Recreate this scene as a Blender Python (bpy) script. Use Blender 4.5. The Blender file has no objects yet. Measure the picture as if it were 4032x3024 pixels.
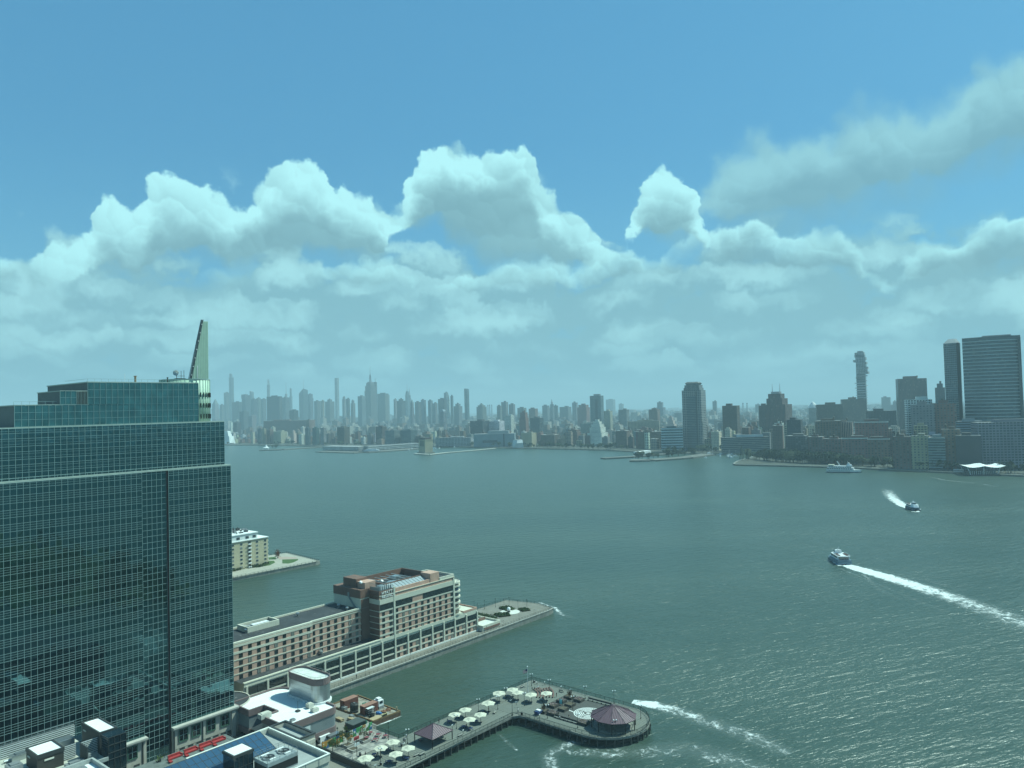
import bpy, bmesh, math, random
from mathutils import Vector, Matrix
random.seed(11)
scene = bpy.context.scene
COL = scene.collection
R_ = math.radians
sin, cos, pi = math.sin, math.cos, math.pi

# ------------------------------------------------------------------ camera
EYE = Vector((0.0, 0.0, 110.0)); FPX = 3020.0
PITCH = R_(1.82); ROLL = R_(1.5)
_r0 = Vector((1, 0, 0)); _u0 = Vector((0, -sin(PITCH), cos(PITCH))); CF = Vector((0, cos(PITCH), sin(PITCH)))
CR = cos(ROLL) * _r0 - sin(ROLL) * _u0
CU = cos(ROLL) * _u0 + sin(ROLL) * _r0
cam_d = bpy.data.cameras.new('camera'); cam = bpy.data.objects.new('camera', cam_d); COL.objects.link(cam)
cam.matrix_world = Matrix(((CR.x, CU.x, -CF.x, EYE.x), (CR.y, CU.y, -CF.y, EYE.y), (CR.z, CU.z, -CF.z, EYE.z), (0, 0, 0, 1)))
cam_d.sensor_width = 36.0; cam_d.lens = 36.0 * FPX / 4032.0
cam_d.clip_start = 1.0; cam_d.clip_end = 90000.0
scene.camera = cam

def ray(x, y):                      # photograph pixel -> direction
    return CF + CR * ((x - 2016) / FPX) + CU * ((1512 - y) / FPX)
def on_z(x, y, z=0.0):              # pixel on a horizontal plane
    d = ray(x, y); return EYE + d * ((z - EYE.z) / d.z)
def at_y(x, y, Y):                  # pixel at a known distance
    d = ray(x, y); return EYE + d * (Y / d.y)

# the waterfront grid of the near shore: local x points right and towards the camera, local y away and right
GA = R_(50.3)
E1 = Vector((cos(GA), sin(GA), 0)); E2 = Vector((sin(GA), -cos(GA), 0))
GROT = GA - pi / 2
def site(v): return Vector((v.dot(E2), v.dot(E1), v.z))
def world(x, y, z=0.0): return E2 * x + E1 * y + Vector((0, 0, z))
def S(px, py, z=0.0): return site(on_z(px, py, z))
def on_sx(px, py, c):               # pixel on a facade plane local x = c
    d = ray(px, py); t = c / d.dot(E2); return site(EYE + d * t)
def on_sy(px, py, c):
    d = ray(px, py); t = c / d.dot(E1); return site(EYE + d * t)

# ------------------------------------------------------------------ light
SUN_AZ = R_(64.0)      # to the right of the view direction (+Y)
SUN_EL = R_(53.0)
SUN_DIR = Vector((sin(SUN_AZ) * cos(SUN_EL), cos(SUN_AZ) * cos(SUN_EL), sin(SUN_EL)))
TINT = (0.62, 1.0, 0.93)   # daylight as it comes through the greenish window glass
sun_d = bpy.data.lights.new('sun', 'SUN'); sun = bpy.data.objects.new('sun', sun_d); COL.objects.link(sun)
sun_d.energy = 4.6; sun_d.angle = R_(0.55); sun_d.color = (0.78, 1.0, 0.88)
sun.rotation_euler = (-SUN_DIR).to_track_quat('-Z', 'Y').to_euler()
sun.location = (300, 100, 400)

vs = scene.view_settings
vs.view_transform = 'Standard'; vs.look = 'None'; vs.exposure = 0.4; vs.gamma = 1.0; vs.use_curve_mapping = False
scene.cycles.max_bounces = 4; scene.cycles.diffuse_bounces = 1; scene.cycles.glossy_bounces = 2
scene.cycles.transmission_bounces = 3; scene.cycles.volume_bounces = 0; scene.cycles.transparent_max_bounces = 8
scene.cycles.caustics_reflective = False; scene.cycles.caustics_refractive = False
scene.cycles.use_adaptive_sampling = True; scene.cycles.adaptive_threshold = 0.015
scene.cycles.use_denoising = True

# ------------------------------------------------------------------ node helper
class NT:
    def __init__(s, tree): s.t = tree; s.l = tree.links
    def node(s, typ, ins=None, **att):
        n = s.t.nodes.new(typ)
        for k, v in att.items(): setattr(n, k, v)
        for k, v in (ins or {}).items(): s.put(n.inputs[k], v)
        return n
    def put(s, sock, v):
        if isinstance(v, bpy.types.NodeSocket): s.l.new(v, sock)
        else:
            try: sock.default_value = v
            except Exception: sock.default_value = (v[0], v[1], v[2], 1.0)
    def m(s, op, a, b=None, c=None, clamp=False):
        n = s.t.nodes.new('ShaderNodeMath'); n.operation = op; n.use_clamp = clamp
        for i, v in enumerate((a, b, c)):
            if v is not None: s.put(n.inputs[i], v)
        return n.outputs[0]
    def v(s, op, a, b=None, scale=None):
        n = s.t.nodes.new('ShaderNodeVectorMath'); n.operation = op
        s.put(n.inputs[0], a)
        if b is not None: s.put(n.inputs[1], b)
        if scale is not None: s.put(n.inputs['Scale'], scale)
        return n.outputs['Value'] if op in ('LENGTH', 'DOT_PRODUCT', 'DISTANCE') else n.outputs[0]
    def xyz(s, x=0.0, y=0.0, z=0.0):
        return s.node('ShaderNodeCombineXYZ', {0: x, 1: y, 2: z}).outputs[0]
    def sep(s, v):
        return s.node('ShaderNodeSeparateXYZ', {0: v}).outputs
    def noise(s, vec, scale, detail=3.0, rough=0.55, dist=0.0, out='Fac', dim='3D'):
        n = s.node('ShaderNodeTexNoise', noise_dimensions=dim)
        if vec is not None: s.put(n.inputs['Vector'], vec)
        s.put(n.inputs['Scale'], scale); s.put(n.inputs['Detail'], detail); s.put(n.inputs['Roughness'], rough); s.put(n.inputs['Distortion'], dist)
        return n.outputs[out]
    def ss(s, x, a, b):     # smoothstep
        n = s.t.nodes.new('ShaderNodeMapRange'); n.interpolation_type = 'SMOOTHSTEP'
        s.put(n.inputs[0], x); s.put(n.inputs[1], a); s.put(n.inputs[2], b); n.inputs[3].default_value = 0; n.inputs[4].default_value = 1
        return n.outputs[0]
    def rng(s, x, a, b, c=0.0, d=1.0):
        n = s.t.nodes.new('ShaderNodeMapRange'); n.clamp = True
        s.put(n.inputs[0], x); s.put(n.inputs[1], a); s.put(n.inputs[2], b); s.put(n.inputs[3], c); s.put(n.inputs[4], d)
        return n.outputs[0]
    def mix(s, f, a, b, mode='MIX'):
        n = s.t.nodes.new('ShaderNodeMix'); n.data_type = 'RGBA'; n.blend_type = mode
        s.put(n.inputs[0], f); s.put(n.inputs[6], a); s.put(n.inputs[7], b)
        return n.outputs[2]

# ------------------------------------------------------------------ world: sky and clouds
wd = bpy.data.worlds.new('World'); scene.world = wd; wd.use_nodes = True
def build_world():
    t = wd.node_tree; t.nodes.clear(); q = NT(t)
    d = q.node('ShaderNodeTexCoord').outputs['Generated']
    dx, dy, dz = q.sep(d)
    dzc = q.m('MAXIMUM', dz, 0.004)
    sky = q.node('ShaderNodeTexSky', sky_type='NISHITA', sun_disc=False, sun_elevation=SUN_EL, sun_rotation=SUN_AZ,
                 altitude=100.0, air_density=1.0, dust_density=1.2, ozone_density=2.0)
    q.put(sky.inputs[0], q.xyz(dx, dy, dzc))
    az = q.m('ARCTAN2', dx, dy); el = q.m('ARCSINE', dzc)
    azf = q.m('SUBTRACT', q.m('PINGPONG', q.m('ADD', az, 0.64), 1.28), 0.64)
    p0 = q.xyz(azf, el, 0.0)
    half = (0.5, 0.5, 0.5)
    wl = q.v('SCALE', q.v('SUBTRACT', q.noise(p0, 7.5, 2.0, 0.5, out='Color', dim='2D'), half), scale=0.042)
    ws = q.v('SCALE', q.v('SUBTRACT', q.noise(p0, 34.0, 3.0, 0.6, out='Color', dim='2D'), half), scale=0.024)
    p = q.v('ADD', p0, q.v('ADD', wl, ws))
    azw, elw, _z = q.sep(p)
    # cumulus: top and bottom outlines of three cloud banks as functions of azimuth (points picked in photograph pixels)
    T1 = [(150, 1100), (300, 1000), (370, 890), (440, 825), (520, 850), (600, 770), (660, 740), (760, 765), (880, 805), (950, 790), (1030, 715), (1150, 690), (1270, 695),
          (1320, 750), (1420, 760), (1500, 810), (1545, 850), (1600, 770), (1640, 670), (1700, 590), (1780, 540), (1850, 565), (2000, 590), (2090, 650), (2120, 750), (2200, 790),
          (2280, 850), (2350, 950), (2410, 1040), (2480, 900), (2510, 770), (2560, 710), (2640, 685), (2700, 710), (2740, 800), (2790, 930), (2880, 1100), (4032, 1250)]
    B1 = [(150, 1000), (330, 1075), (700, 1080), (1100, 1070), (1500, 1030), (1545, 900), (1700, 930), (1800, 1020), (2000, 1070), (2350, 1050), (2410, 980), (2480, 940), (2640, 970), (2790, 950), (2880, 900), (4032, 900)]
    T2 = [(0, 1250), (2600, 1000), (2760, 800), (2900, 640), (3000, 570), (3100, 550), (3200, 515), (3300, 495), (3400, 460), (3480, 485), (3560, 465), (3700, 435), (3780, 400), (3850, 300), (4032, 280)]
    B2 = [(0, 900), (2600, 760), (2760, 830), (2950, 930), (3200, 920), (3400, 850), (3700, 710), (4032, 640)]
    T3 = [(0, 1010), (150, 1030), (250, 1090), (300, 1060), (400, 1050), (500, 1110), (900, 1060), (1200, 1040), (1450, 1050), (1700, 1110), (1950, 1060), (2340, 1030), (2420, 1000), (2600, 1020),
          (2680, 960), (2760, 920), (2900, 890), (2980, 870), (3050, 930), (3150, 955), (3220, 925), (3300, 930), (3380, 1000), (3440, 1070), (3510, 1090), (3560, 1000), (3650, 930), (3800, 890), (3950, 865), (4032, 880)]
    B3 = [(0, 1180), (900, 1170), (2000, 1160), (3000, 1160), (4032, 1150)]
    tt = q.m('MULTIPLY_ADD', q.sep(q.v('ADD', p0, ws))[0], 1 / 1.30, 0.5)
    def outline(pts):
        n = t.nodes.new('ShaderNodeFloatCurve'); cv = n.mapping.curves[0]
        pp = []
        for (bx, by) in pts:
            c = ray(bx, by).normalized(); pp.append((math.atan2(c.x, c.y) / 1.30 + 0.5, math.asin(c.z) / 0.5))
        pp.sort(); pp[0] = (min(0.0, pp[0][0]), pp[0][1])
        cv.points[0].location = pp[0]; cv.points[1].location = pp[-1]
        for k in pp[1:-1]: cv.points.new(*k)
        n.mapping.update(); q.put(n.inputs['Value'], tt)
        return q.m('MULTIPLY', n.outputs[0], 0.5)
    def bank(T, B, st, sb, off=0.040):
        top, bot = outline(T), outline(B)
        def f(e): return q.m('SMOOTH_MIN', q.m('MULTIPLY', q.m('SUBTRACT', top, e), 1 / st), q.m('MULTIPLY', q.m('SUBTRACT', e, bot), 1 / sb), 0.5)
        return f(elw), f(q.m('ADD', elw, off))
    def voro(pv, sc):      # rounded puffs: height and sun-facing slope of each
        n = q.node('ShaderNodeTexVoronoi', {'Vector': pv, 'Scale': sc, 'Detail': 0.0, 'Smoothness': 0.30}, voronoi_dimensions='2D', feature='SMOOTH_F1')
        off = q.v('SCALE', q.v('SUBTRACT', pv, n.outputs['Position']), scale=sc)
        return q.m('SUBTRACT', 0.42, n.outputs['Distance']), q.v('DOT_PRODUCT', off, (0.75, 1.35, 0))
    h1, s1 = voro(p, 12.5); h2, s2 = voro(p, 40.0)
    f0 = q.m('MULTIPLY_ADD', h1, 1.0, q.m('MULTIPLY', h2, 0.45))
    small = q.m('MULTIPLY_ADD', s1, 0.55, q.m('MULTIPLY', s2, 0.32))
    u1, v1 = bank(T1, B1, 0.042, 0.045); u2, v2 = bank(T2, B2, 0.040, 0.050); u3, v3 = bank(T3, B3, 0.030, 0.055, 0.020)
    def cloud(b, bup, sharp=0.20, lift=0.20):
        dd = q.m('MULTIPLY_ADD', f0, 0.85, q.m('ADD', b, lift))
        under = q.ss(q.m('SUBTRACT', bup, b), -0.25, 0.45)
        msk = q.ss(dd, -0.04, q.m('MULTIPLY_ADD', under, 1.0, sharp))
        big = q.ss(q.m('ADD', bup, q.m('MULTIPLY', f0, 0.35)), 0.60, -0.70)
        big = q.m('MULTIPLY', big, q.m('SUBTRACT', 1.0, q.m('MULTIPLY', under, 0.92)))
        lt = q.m('ADD', q.m('MULTIPLY_ADD', big, 0.85, 0.06), q.m('MULTIPLY', small, q.m('MULTIPLY_ADD', big, 0.34, 0.16)), clamp=True)
        return msk, lt
    m1, l1 = cloud(u1, v1); m2, l2 = cloud(u2, v2, 0.95, 0.62); m3, l3 = cloud(u3, v3, 0.34, 0.06)
    l2 = q.m('MULTIPLY', l2, 0.45); m2 = q.m('MULTIPLY', m2, 0.85)
    # lower deck: rows of broken cloud towards the horizon
    rowc = q.xyz(q.m('MULTIPLY', azf, 1.0), q.m('MULTIPLY', q.m('POWER', el, 0.62), 1.25), 0.0)
    rw = q.v('ADD', rowc, q.v('ADD', q.v('SCALE', wl, scale=1.6), q.v('SCALE', ws, scale=2.2)))
    h3, s3 = voro(q.v('MULTIPLY', rw, (0.8, 1.5, 1)), 11.0)
    nA = q.m('ADD', q.noise(rw, 8.0, 3.0, 0.55, dim='2D'), q.m('MULTIPLY', h3, 0.42))
    cov = q.rng(el, 0.140, 0.235, 0.36, -0.32)
    mdeck = q.m('MULTIPLY', q.ss(q.m('ADD', nA, cov), 0.42, 0.66), q.rng(el, 0.24, 0.30, 1.0, 0.0))
    lum = q.ss(q.m('ADD', q.m('MULTIPLY', s3, 0.30), q.m('MULTIPLY', q.m('SUBTRACT', nA, 0.55), 2.6)), -0.45, 0.70)
    # colours (through the window glass)
    skyc = q.mix(1.0, sky.outputs[0], (0.36, 0.90, 0.98), 'MULTIPLY')
    skyc = q.v('SCALE', skyc, scale=0.115)
    skyc = q.mix(0.68, skyc, (0.072, 0.250, 0.430))
    hz = q.rng(el, 0.0, 0.34, 1.0, 0.0)
    skyc = q.mix(q.m('MULTIPLY', q.m('POWER', hz, 1.6), 0.85), skyc, (0.150, 0.420, 0.560))
    cw, cg = (0.385, 0.755, 0.785), (0.150, 0.318, 0.370)
    deckc = q.mix(lum, (0.172, 0.370, 0.428), (0.330, 0.630, 0.665))
    skyd = q.mix(q.m('MULTIPLY', mdeck, 0.94), skyc, deckc)
    out = q.mix(m2, skyd, q.mix(l2, cg, cw))
    out = q.mix(m1, out, q.mix(l1, cg, cw))
    brk = q.ss(q.noise(q.v('ADD', p0, (2, 5, 0)), 6.5, 2.0, dim='2D'), 0.36, 0.56)
    out = q.mix(q.m('MULTIPLY', m3, q.m('MULTIPLY_ADD', brk, 0.75, 0.15)), out, q.mix(l3, cg, cw))
    low = q.m('POWER', q.rng(el, 0.0, 0.095, 1.0, 0.0), 1.2)
    out = q.mix(q.m('MULTIPLY', low, 0.95), out, (0.122, 0.318, 0.412))
    bg = q.node('ShaderNodeBackground', {'Color': out, 'Strength': 1.0})
    o = q.node('ShaderNodeOutputWorld'); t.links.new(bg.outputs[0], o.inputs[0])
build_world()
# ------------------------------------------------------------------ materials
MATS = {}
def new_mat(name):
    m = bpy.data.materials.new(name); m.use_nodes = True; m.node_tree.nodes.clear()
    q = NT(m.node_tree); o = q.node('ShaderNodeOutputMaterial'); MATS[name] = m
    return m, q, o
def mat(name, col, rough=0.75, metal=0.0, var=0.12, vscale=0.6, bump=0.0, bscale=3.0, spec=0.3, streak=0.0, wear=None):
    """plain surface with weathering: value noise, optional streaks of dirt that run down, optional second colour in patches"""
    if name in MATS: return MATS[name]
    m, q, o = new_mat(name)
    co = q.node('ShaderNodeTexCoord').outputs['Object']
    n = q.noise(co, vscale, 4.0, 0.6)
    f = q.rng(n, 0.3, 0.7, 1 - var, 1 + var * 0.6)
    n2 = q.noise(co, vscale * 9, 2.0)
    f = q.m('MULTIPLY', f, q.rng(n2, 0.3, 0.7, 1 - var * 0.45, 1 + var * 0.4))
    if streak:
        x, y, z = q.sep(co)
        st = q.noise(q.xyz(q.m('MULTIPLY', x, 2.2), q.m('MULTIPLY', y, 2.2), q.m('MULTIPLY', z, 0.12)), 1.0, 3.0)
        f = q.m('MULTIPLY', f, q.rng(st, 0.45, 0.75, 1.0, 1 - streak))
    c = q.mix(1.0, (*col, 1), q.xyz(f, f, f), 'MULTIPLY')
    if wear:
        w = q.ss(q.noise(q.v('ADD', co, (5, 3, 9)), wear[1], 5.0, 0.6), wear[2], wear[2] + 0.1)
        c = q.mix(w, c, (*wear[0], 1))
    b = q.node('ShaderNodeBsdfPrincipled', {'Base Color': c, 'Roughness': rough, 'Metallic': metal, 'Specular IOR Level': spec})
    if bump:
        bn = q.node('ShaderNodeBump', {'Strength': bump, 'Distance': 0.05, 'Height': q.noise(co, bscale, 3.0)})
        q.l.new(bn.outputs[0], b.inputs['Normal'])
    q.l.new(b.outputs[0], o.inputs[0]); return m

def glass_mat(name, col, rough=0.04, spec=0.9, var=0.25, wob=0.0, wscale=0.15, blind=0.0):
    """tinted, mostly reflecting window glass: each pane differs a little (object random + noise)"""
    if name in MATS: return MATS[name]
    m, q, o = new_mat(name)
    co = q.node('ShaderNodeTexCoord').outputs['Object']
    rnd = q.node('ShaderNodeObjectInfo').outputs['Random']
    n = q.noise(co, 0.35, 2.0)
    f = q.m('ADD', q.rng(n, 0.3, 0.7, 1 - var, 1 + var), q.m('MULTIPLY', q.m('SUBTRACT', rnd, 0.5), var))
    c = q.mix(1.0, (*col, 1), q.xyz(f, f, f), 'MULTIPLY')
    if blind:
        c = q.mix(q.m('MULTIPLY', q.m('GREATER_THAN', rnd, 1 - blind), 0.7), c, (0.30, 0.30, 0.26, 1))
    b = q.node('ShaderNodeBsdfPrincipled', {'Base Color': c, 'Roughness': rough, 'Specular IOR Level': spec, 'IOR': 1.52})
    if wob:
        bn = q.node('ShaderNodeBump', {'Strength': wob, 'Distance': 0.2, 'Height': q.noise(co, wscale, 2.0)})
        q.l.new(bn.outputs[0], b.inputs['Normal'])
    q.l.new(b.outputs[0], o.inputs[0]); return m

# ------------------------------------------------------------------ mesh builder
class MB:
    def __init__(s): s.v = []; s.f = []; s.mi = []; s.sm = []; s.k = 0; s.smooth = False
    def face(s, ids): s.f.append(ids); s.mi.append(s.k); s.sm.append(s.smooth)
    def pts(s, ps):
        b = len(s.v); s.v.extend([tuple(p) for p in ps]); return b
    def poly(s, ps):
        b = s.pts(ps); s.face(list(range(b, b + len(ps)))); return s
    def box(s, x0, x1, y0, y1, z0, z1, bottom=True):
        if x0 > x1: x0, x1 = x1, x0
        if y0 > y1: y0, y1 = y1, y0
        if z0 > z1: z0, z1 = z1, z0
        b = s.pts([(x0, y0, z0), (x1, y0, z0), (x1, y1, z0), (x0, y1, z0), (x0, y0, z1), (x1, y0, z1), (x1, y1, z1), (x0, y1, z1)])
        for f in ((4, 5, 6, 7), (0, 1, 5, 4), (1, 2, 6, 5), (2, 3, 7, 6), (3, 0, 4, 7)): s.face([b + i for i in f])
        if bottom: s.face([b + 3, b + 2, b + 1, b + 0])
        return s
    def prism(s, poly, z0, z1, cap=True, bottom=True, top=None):
        n = len(poly); A = sum(poly[i][0] * poly[(i + 1) % n][1] - poly[(i + 1) % n][0] * poly[i][1] for i in range(n))
        if A < 0: poly = poly[::-1]
        tp = poly if top is None else (top[::-1] if A < 0 else top)
        b = s.pts([(p[0], p[1], z0) for p in poly] + [(p[0], p[1], z1) for p in tp])
        for i in range(n):
            j = (i + 1) % n; s.face([b + i, b + j, b + n + j, b + n + i])
        if cap: s.face([b + n + i for i in range(n)])
        if bottom: s.face([b + i for i in range(n)][::-1])
        return s
    def ring(s, poly, w, z0, z1):          # a parapet along a closed polygon, thickness w inwards
        n = len(poly); A = sum(poly[i][0] * poly[(i + 1) % n][1] - poly[(i + 1) % n][0] * poly[i][1] for i in range(n))
        if A < 0: poly = poly[::-1]
        inn = offset(poly, w)
        b = s.pts([(p[0], p[1], z0) for p in poly] + [(p[0], p[1], z1) for p in poly] + [(p[0], p[1], z1) for p in inn] + [(p[0], p[1], z0) for p in inn])
        for i in range(n):
            j = (i + 1) % n
            for a in range(4):
                c = (a + 1) % 4
                s.face([b + a * n + i, b + a * n + j, b + c * n + j, b + c * n + i])
        return s
    def tube(s, p0, p1, r0, r1=None, n=6, caps=True):
        p0 = Vector(p0); p1 = Vector(p1); r1 = r0 if r1 is None else r1
        d = (p1 - p0).normalized(); a = d.orthogonal().normalized(); c = d.cross(a)
        b = s.pts([p0 + (a * cos(2 * pi * i / n) + c * sin(2 * pi * i / n)) * r0 for i in range(n)] + [p1 + (a * cos(2 * pi * i / n) + c * sin(2 * pi * i / n)) * r1 for i in range(n)])
        for i in range(n):
            j = (i + 1) % n; s.face([b + i, b + j, b + n + j, b + n + i])
        if caps: s.face([b + n + i for i in range(n)]); s.face([b + i for i in range(n)][::-1])
        return s
    def bar(s, p0, p1, w, h):              # rectangular bar between two points, w across, h up
        p0 = Vector(p0); p1 = Vector(p1); d = p1 - p0; a = Vector((-d.y, d.x, 0))
        if a.length < 1e-6: a = Vector((1, 0, 0))
        a.normalize(); u = d.cross(a); u.normalize()
        if u.z < 0: u = -u
        o = [a * (-w / 2) - u * (h / 2), a * (w / 2) - u * (h / 2), a * (w / 2) + u * (h / 2), a * (-w / 2) + u * (h / 2)]
        b = s.pts([p0 + k for k in o] + [p1 + k for k in o])
        for i in range(4):
            j = (i + 1) % 4; s.face([b + i, b + j, b + 4 + j, b + 4 + i])
        s.face([b + 3, b + 2, b + 1, b]); s.face([b + 4, b + 5, b + 6, b + 7]); return s
    def lathe(s, prof, n=12, c=(0, 0), a0=0.0):
        rings = []
        for (r, z) in prof:
            rings.append(s.pts([(c[0] + r * cos(a0 + 2 * pi * i / n), c[1] + r * sin(a0 + 2 * pi * i / n), z) for i in range(n)]))
        for a, b in zip(rings, rings[1:]):
            for i in range(n):
                j = (i + 1) % n; s.face([a + i, a + j, b + j, b + i])
        s.face([rings[-1] + i for i in range(n)]); s.face([rings[0] + i for i in range(n)][::-1])
        return s
    def blob(s, c, r, n=8, m=5, jit=0.2, rnd=random):
        r = r if isinstance(r, (tuple, list)) else (r, r, r)
        rows = []
        for k in range(m + 1):
            th = pi * k / m; row = []
            for i in range(n):
                ph = 2 * pi * i / n; j = 1 + rnd.uniform(-jit, jit)
                row.append((c[0] + r[0] * sin(th) * cos(ph) * j, c[1] + r[1] * sin(th) * sin(ph) * j, c[2] + r[2] * cos(th) * j))
            rows.append(s.pts(row))
        for a, b in zip(rows, rows[1:]):
            for i in range(n):
                j = (i + 1) % n; s.face([a + i, b + i, b + j, a + j])
        return s
    def mesh(s, name, mats):
        me = bpy.data.meshes.new(name); me.from_pydata(s.v, [], s.f)
        for m in (mats if isinstance(mats, (list, tuple)) else [mats]): me.materials.append(m)
        me.polygons.foreach_set('material_index', s.mi)
        if any(s.sm): me.polygons.foreach_set('use_smooth', s.sm)
        me.update(); return me

def offset(poly, w):                        # inward offset of a CCW polygon
    n = len(poly); out = []
    for i in range(n):
        p, c, nx = Vector(poly[i - 1][:2]), Vector(poly[i][:2]), Vector(poly[(i + 1) % n][:2])
        a = (c - p); b = (nx - c)
        if a.length < 1e-6 or b.length < 1e-6: out.append((c.x, c.y)); continue
        a.normalize(); b.normalize()
        na = Vector((-a.y, a.x)); nb = Vector((-b.y, b.x)); k = na + nb
        if k.length < 1e-4: out.append((c.x + na.x * w, c.y + na.y * w)); continue
        k.normalize(); t = w / max(0.3, k.dot(na)); out.append((c.x + k.x * t, c.y + k.y * t))
    return out

# ------------------------------------------------------------------ objects
ORG = {}
def tagit(o, label=None, cat=None, group=None, kind=None):
    if label: o['label'] = label
    if cat: o['category'] = cat
    if group: o['group'] = group
    if kind: o['kind'] = kind
    return o
def thing(name, label, cat, loc, rot=GROT, group=None, org=None):
    """an Empty at the thing's base; loc in world space. Parts built with site coordinates subtract org."""
    o = bpy.data.objects.new(name, None); COL.objects.link(o)
    o.location = loc; o.rotation_euler = (0, 0, rot); o.empty_display_size = 1.0
    tagit(o, label, cat, group); ORG[o.name] = Vector(org) if org is not None else Vector((0, 0, 0)); return o
def sthing(name, label, cat, sx, sy, z=0.0, group=None):     # thing on the waterfront grid, site coordinates
    return thing(name, label, cat, world(sx, sy, z), GROT, group, (sx, sy, z))
def obj(name, me, parent=None, loc=(0, 0, 0), rot=0.0, scale=None):
    o = bpy.data.objects.new(name, me); COL.objects.link(o)
    o.location = loc; o.rotation_euler = (0, 0, rot)
    if scale: o.scale = scale
    if parent is not None: o.parent = parent
    return o
def part(name, mb, mats, parent, kind=None, label=None):
    """mesh part whose vertices are given in the frame of the thing's org"""
    me = mb.mesh(name, mats); root = parent
    while root.parent is not None: root = root.parent
    og = ORG.get(root.name, Vector((0, 0, 0)))
    if og.length > 0: me.transform(Matrix.Translation(-og))
    o = obj(name, me, parent)
    if kind: o['kind'] = kind
    if label: o['label'] = label
    return o
def lpart(name, me, parent, p, rot=0.0, scale=None):          # shared mesh placed at p (org frame)
    root = parent
    while root.parent is not None: root = root.parent
    return obj(name, me, parent, Vector(p) - ORG.get(root.name, Vector((0, 0, 0))), rot, scale)
def solo(name, mb, mats, label, cat, sx=0.0, sy=0.0, z=0.0, group=None, kind=None, rot=GROT):
    """single-mesh thing on the waterfront grid; vertices in site coordinates"""
    me = mb.mesh(name, mats); me.transform(Matrix.Translation((-sx, -sy, -z)))
    o = obj(name, me, None, world(sx, sy, z), rot); return tagit(o, label, cat, group, kind)
def copy_tree(o, parent=None):
    c = o.copy(); COL.objects.link(c); c.parent = parent
    if parent is None: ORG[c.name] = ORG.get(o.name, Vector((0, 0, 0)))
    for ch in list(o.children): copy_tree(ch, c)
    return c
_cp = {}
def place(proto, loc, rot=0.0, label=None, group=None, scale=None):
    """first use moves the prototype itself, then copies"""
    if proto.name in _cp: o = copy_tree(proto)
    else: o = proto; _cp[proto.name] = 1
    o.location = loc; o.rotation_euler = (0, 0, rot)
    if scale: o.scale = (scale,) * 3 if not isinstance(scale, tuple) else scale
    if label: o['label'] = label
    if group: o['group'] = group
    return o
# ------------------------------------------------------------------ river, land, haze
def build_water():
    m, q, o = new_mat('river_water')
    co = q.node('ShaderNodeNewGeometry').outputs['Position']
    x, y, z = q.sep(co)
    # waves run roughly along the view from the right; stretch them across it
    ca, sa = cos(R_(22)), sin(R_(22))
    u = q.m('ADD', q.m('MULTIPLY', x, ca), q.m('MULTIPLY', y, sa)); v = q.m('SUBTRACT', q.m('MULTIPLY', y, ca), q.m('MULTIPLY', x, sa))
    w1 = q.noise(q.xyz(q.m('MULTIPLY', u, 0.055), q.m('MULTIPLY', v, 0.19), 0), 1.0, 3.0, 0.6)
    w2 = q.noise(q.xyz(q.m('MULTIPLY', u, 0.20), q.m('MULTIPLY', v, 0.55), 2), 1.0, 4.0, 0.62)
    big = q.noise(q.xyz(q.m('MULTIPLY', x, 0.004), q.m('MULTIPLY', y, 0.010), 4), 1.0, 4.0, 0.6)
    h = q.m('ADD', q.m('MULTIPLY', w1, 1.5), q.m('MULTIPLY', w2, 0.75))
    calm = q.rng(big, 0.35, 0.65, 0.72, 1.0)
    bn = q.node('ShaderNodeBump', {'Strength': calm, 'Distance': 1.0, 'Height': h})
    c = q.mix(q.rng(big, 0.35, 0.68), (0.034, 0.063, 0.048, 1), (0.052, 0.084, 0.065, 1))
    b = q.node('ShaderNodeBsdfPrincipled', {'Base Color': c, 'Roughness': 0.28, 'IOR': 1.33, 'Specular IOR Level': 0.5})
    q.l.new(bn.outputs[0], b.inputs['Normal']); q.l.new(b.outputs[0], o.inputs[0])
    n = 40; mb = MB(); X0, X1, Y0, Y1 = -6000, 9000, -6000, 9000
    mb.poly([(X0, Y0, 0), (X1, Y0, 0), (X1, Y1, 0), (X0, Y1, 0)])
    w = obj('river', mb.mesh('river', m)); tagit(w, 'wide grey green river with low wind waves', 'river', kind='structure')
build_water()

def haze():
    m, q, o = new_mat('haze_air')
    pv = q.node('ShaderNodeVolumePrincipled', {'Color': (0.68, 0.91, 1.0, 1), 'Density': 1.3e-4, 'Anisotropy': 0.0})
    q.l.new(pv.outputs[0], o.inputs['Volume'])
    mb = MB(); mb.box(-21000, 21000, -7000, 27500, -3.0, 530.0)
    hz = obj('haze', mb.mesh('haze', m)); tagit(hz, 'pale summer haze over river and city', 'haze', kind='stuff')
haze()
# ------------------------------------------------------------------ glass office tower on the near shore
def unit_box(name, m):
    mb = MB(); mb.box(-.5, .5, -.5, .5, -.5, .5); return mb.mesh(name, m)
M_MUL = mat('mullion_metal', (0.29, 0.41, 0.40), 0.5, 0.0, 0.10)
M_TWALL = mat('tower_core', (0.020, 0.040, 0.042), 0.6)
M_LIME = mat('limestone', (0.50, 0.47, 0.40), 0.85, var=0.14, streak=0.15)
M_PALE = mat('pale_green_panel', (0.40, 0.55, 0.43), 0.55, var=0.06)
M_DARKM = mat('dark_metal', (0.05, 0.055, 0.055), 0.5)
M_STEEL = mat('galvanised_steel', (0.30, 0.32, 0.32), 0.45, 0.4)
M_WHITE = mat('white_roof_coating', (0.80, 0.81, 0.79), 0.7, var=0.07, vscale=0.25, wear=((0.52, 0.52, 0.50), 0.5, 0.66))
M_GREYROOF = mat('grey_roof_membrane', (0.33, 0.35, 0.34), 0.85, var=0.16, vscale=0.25)
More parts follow.
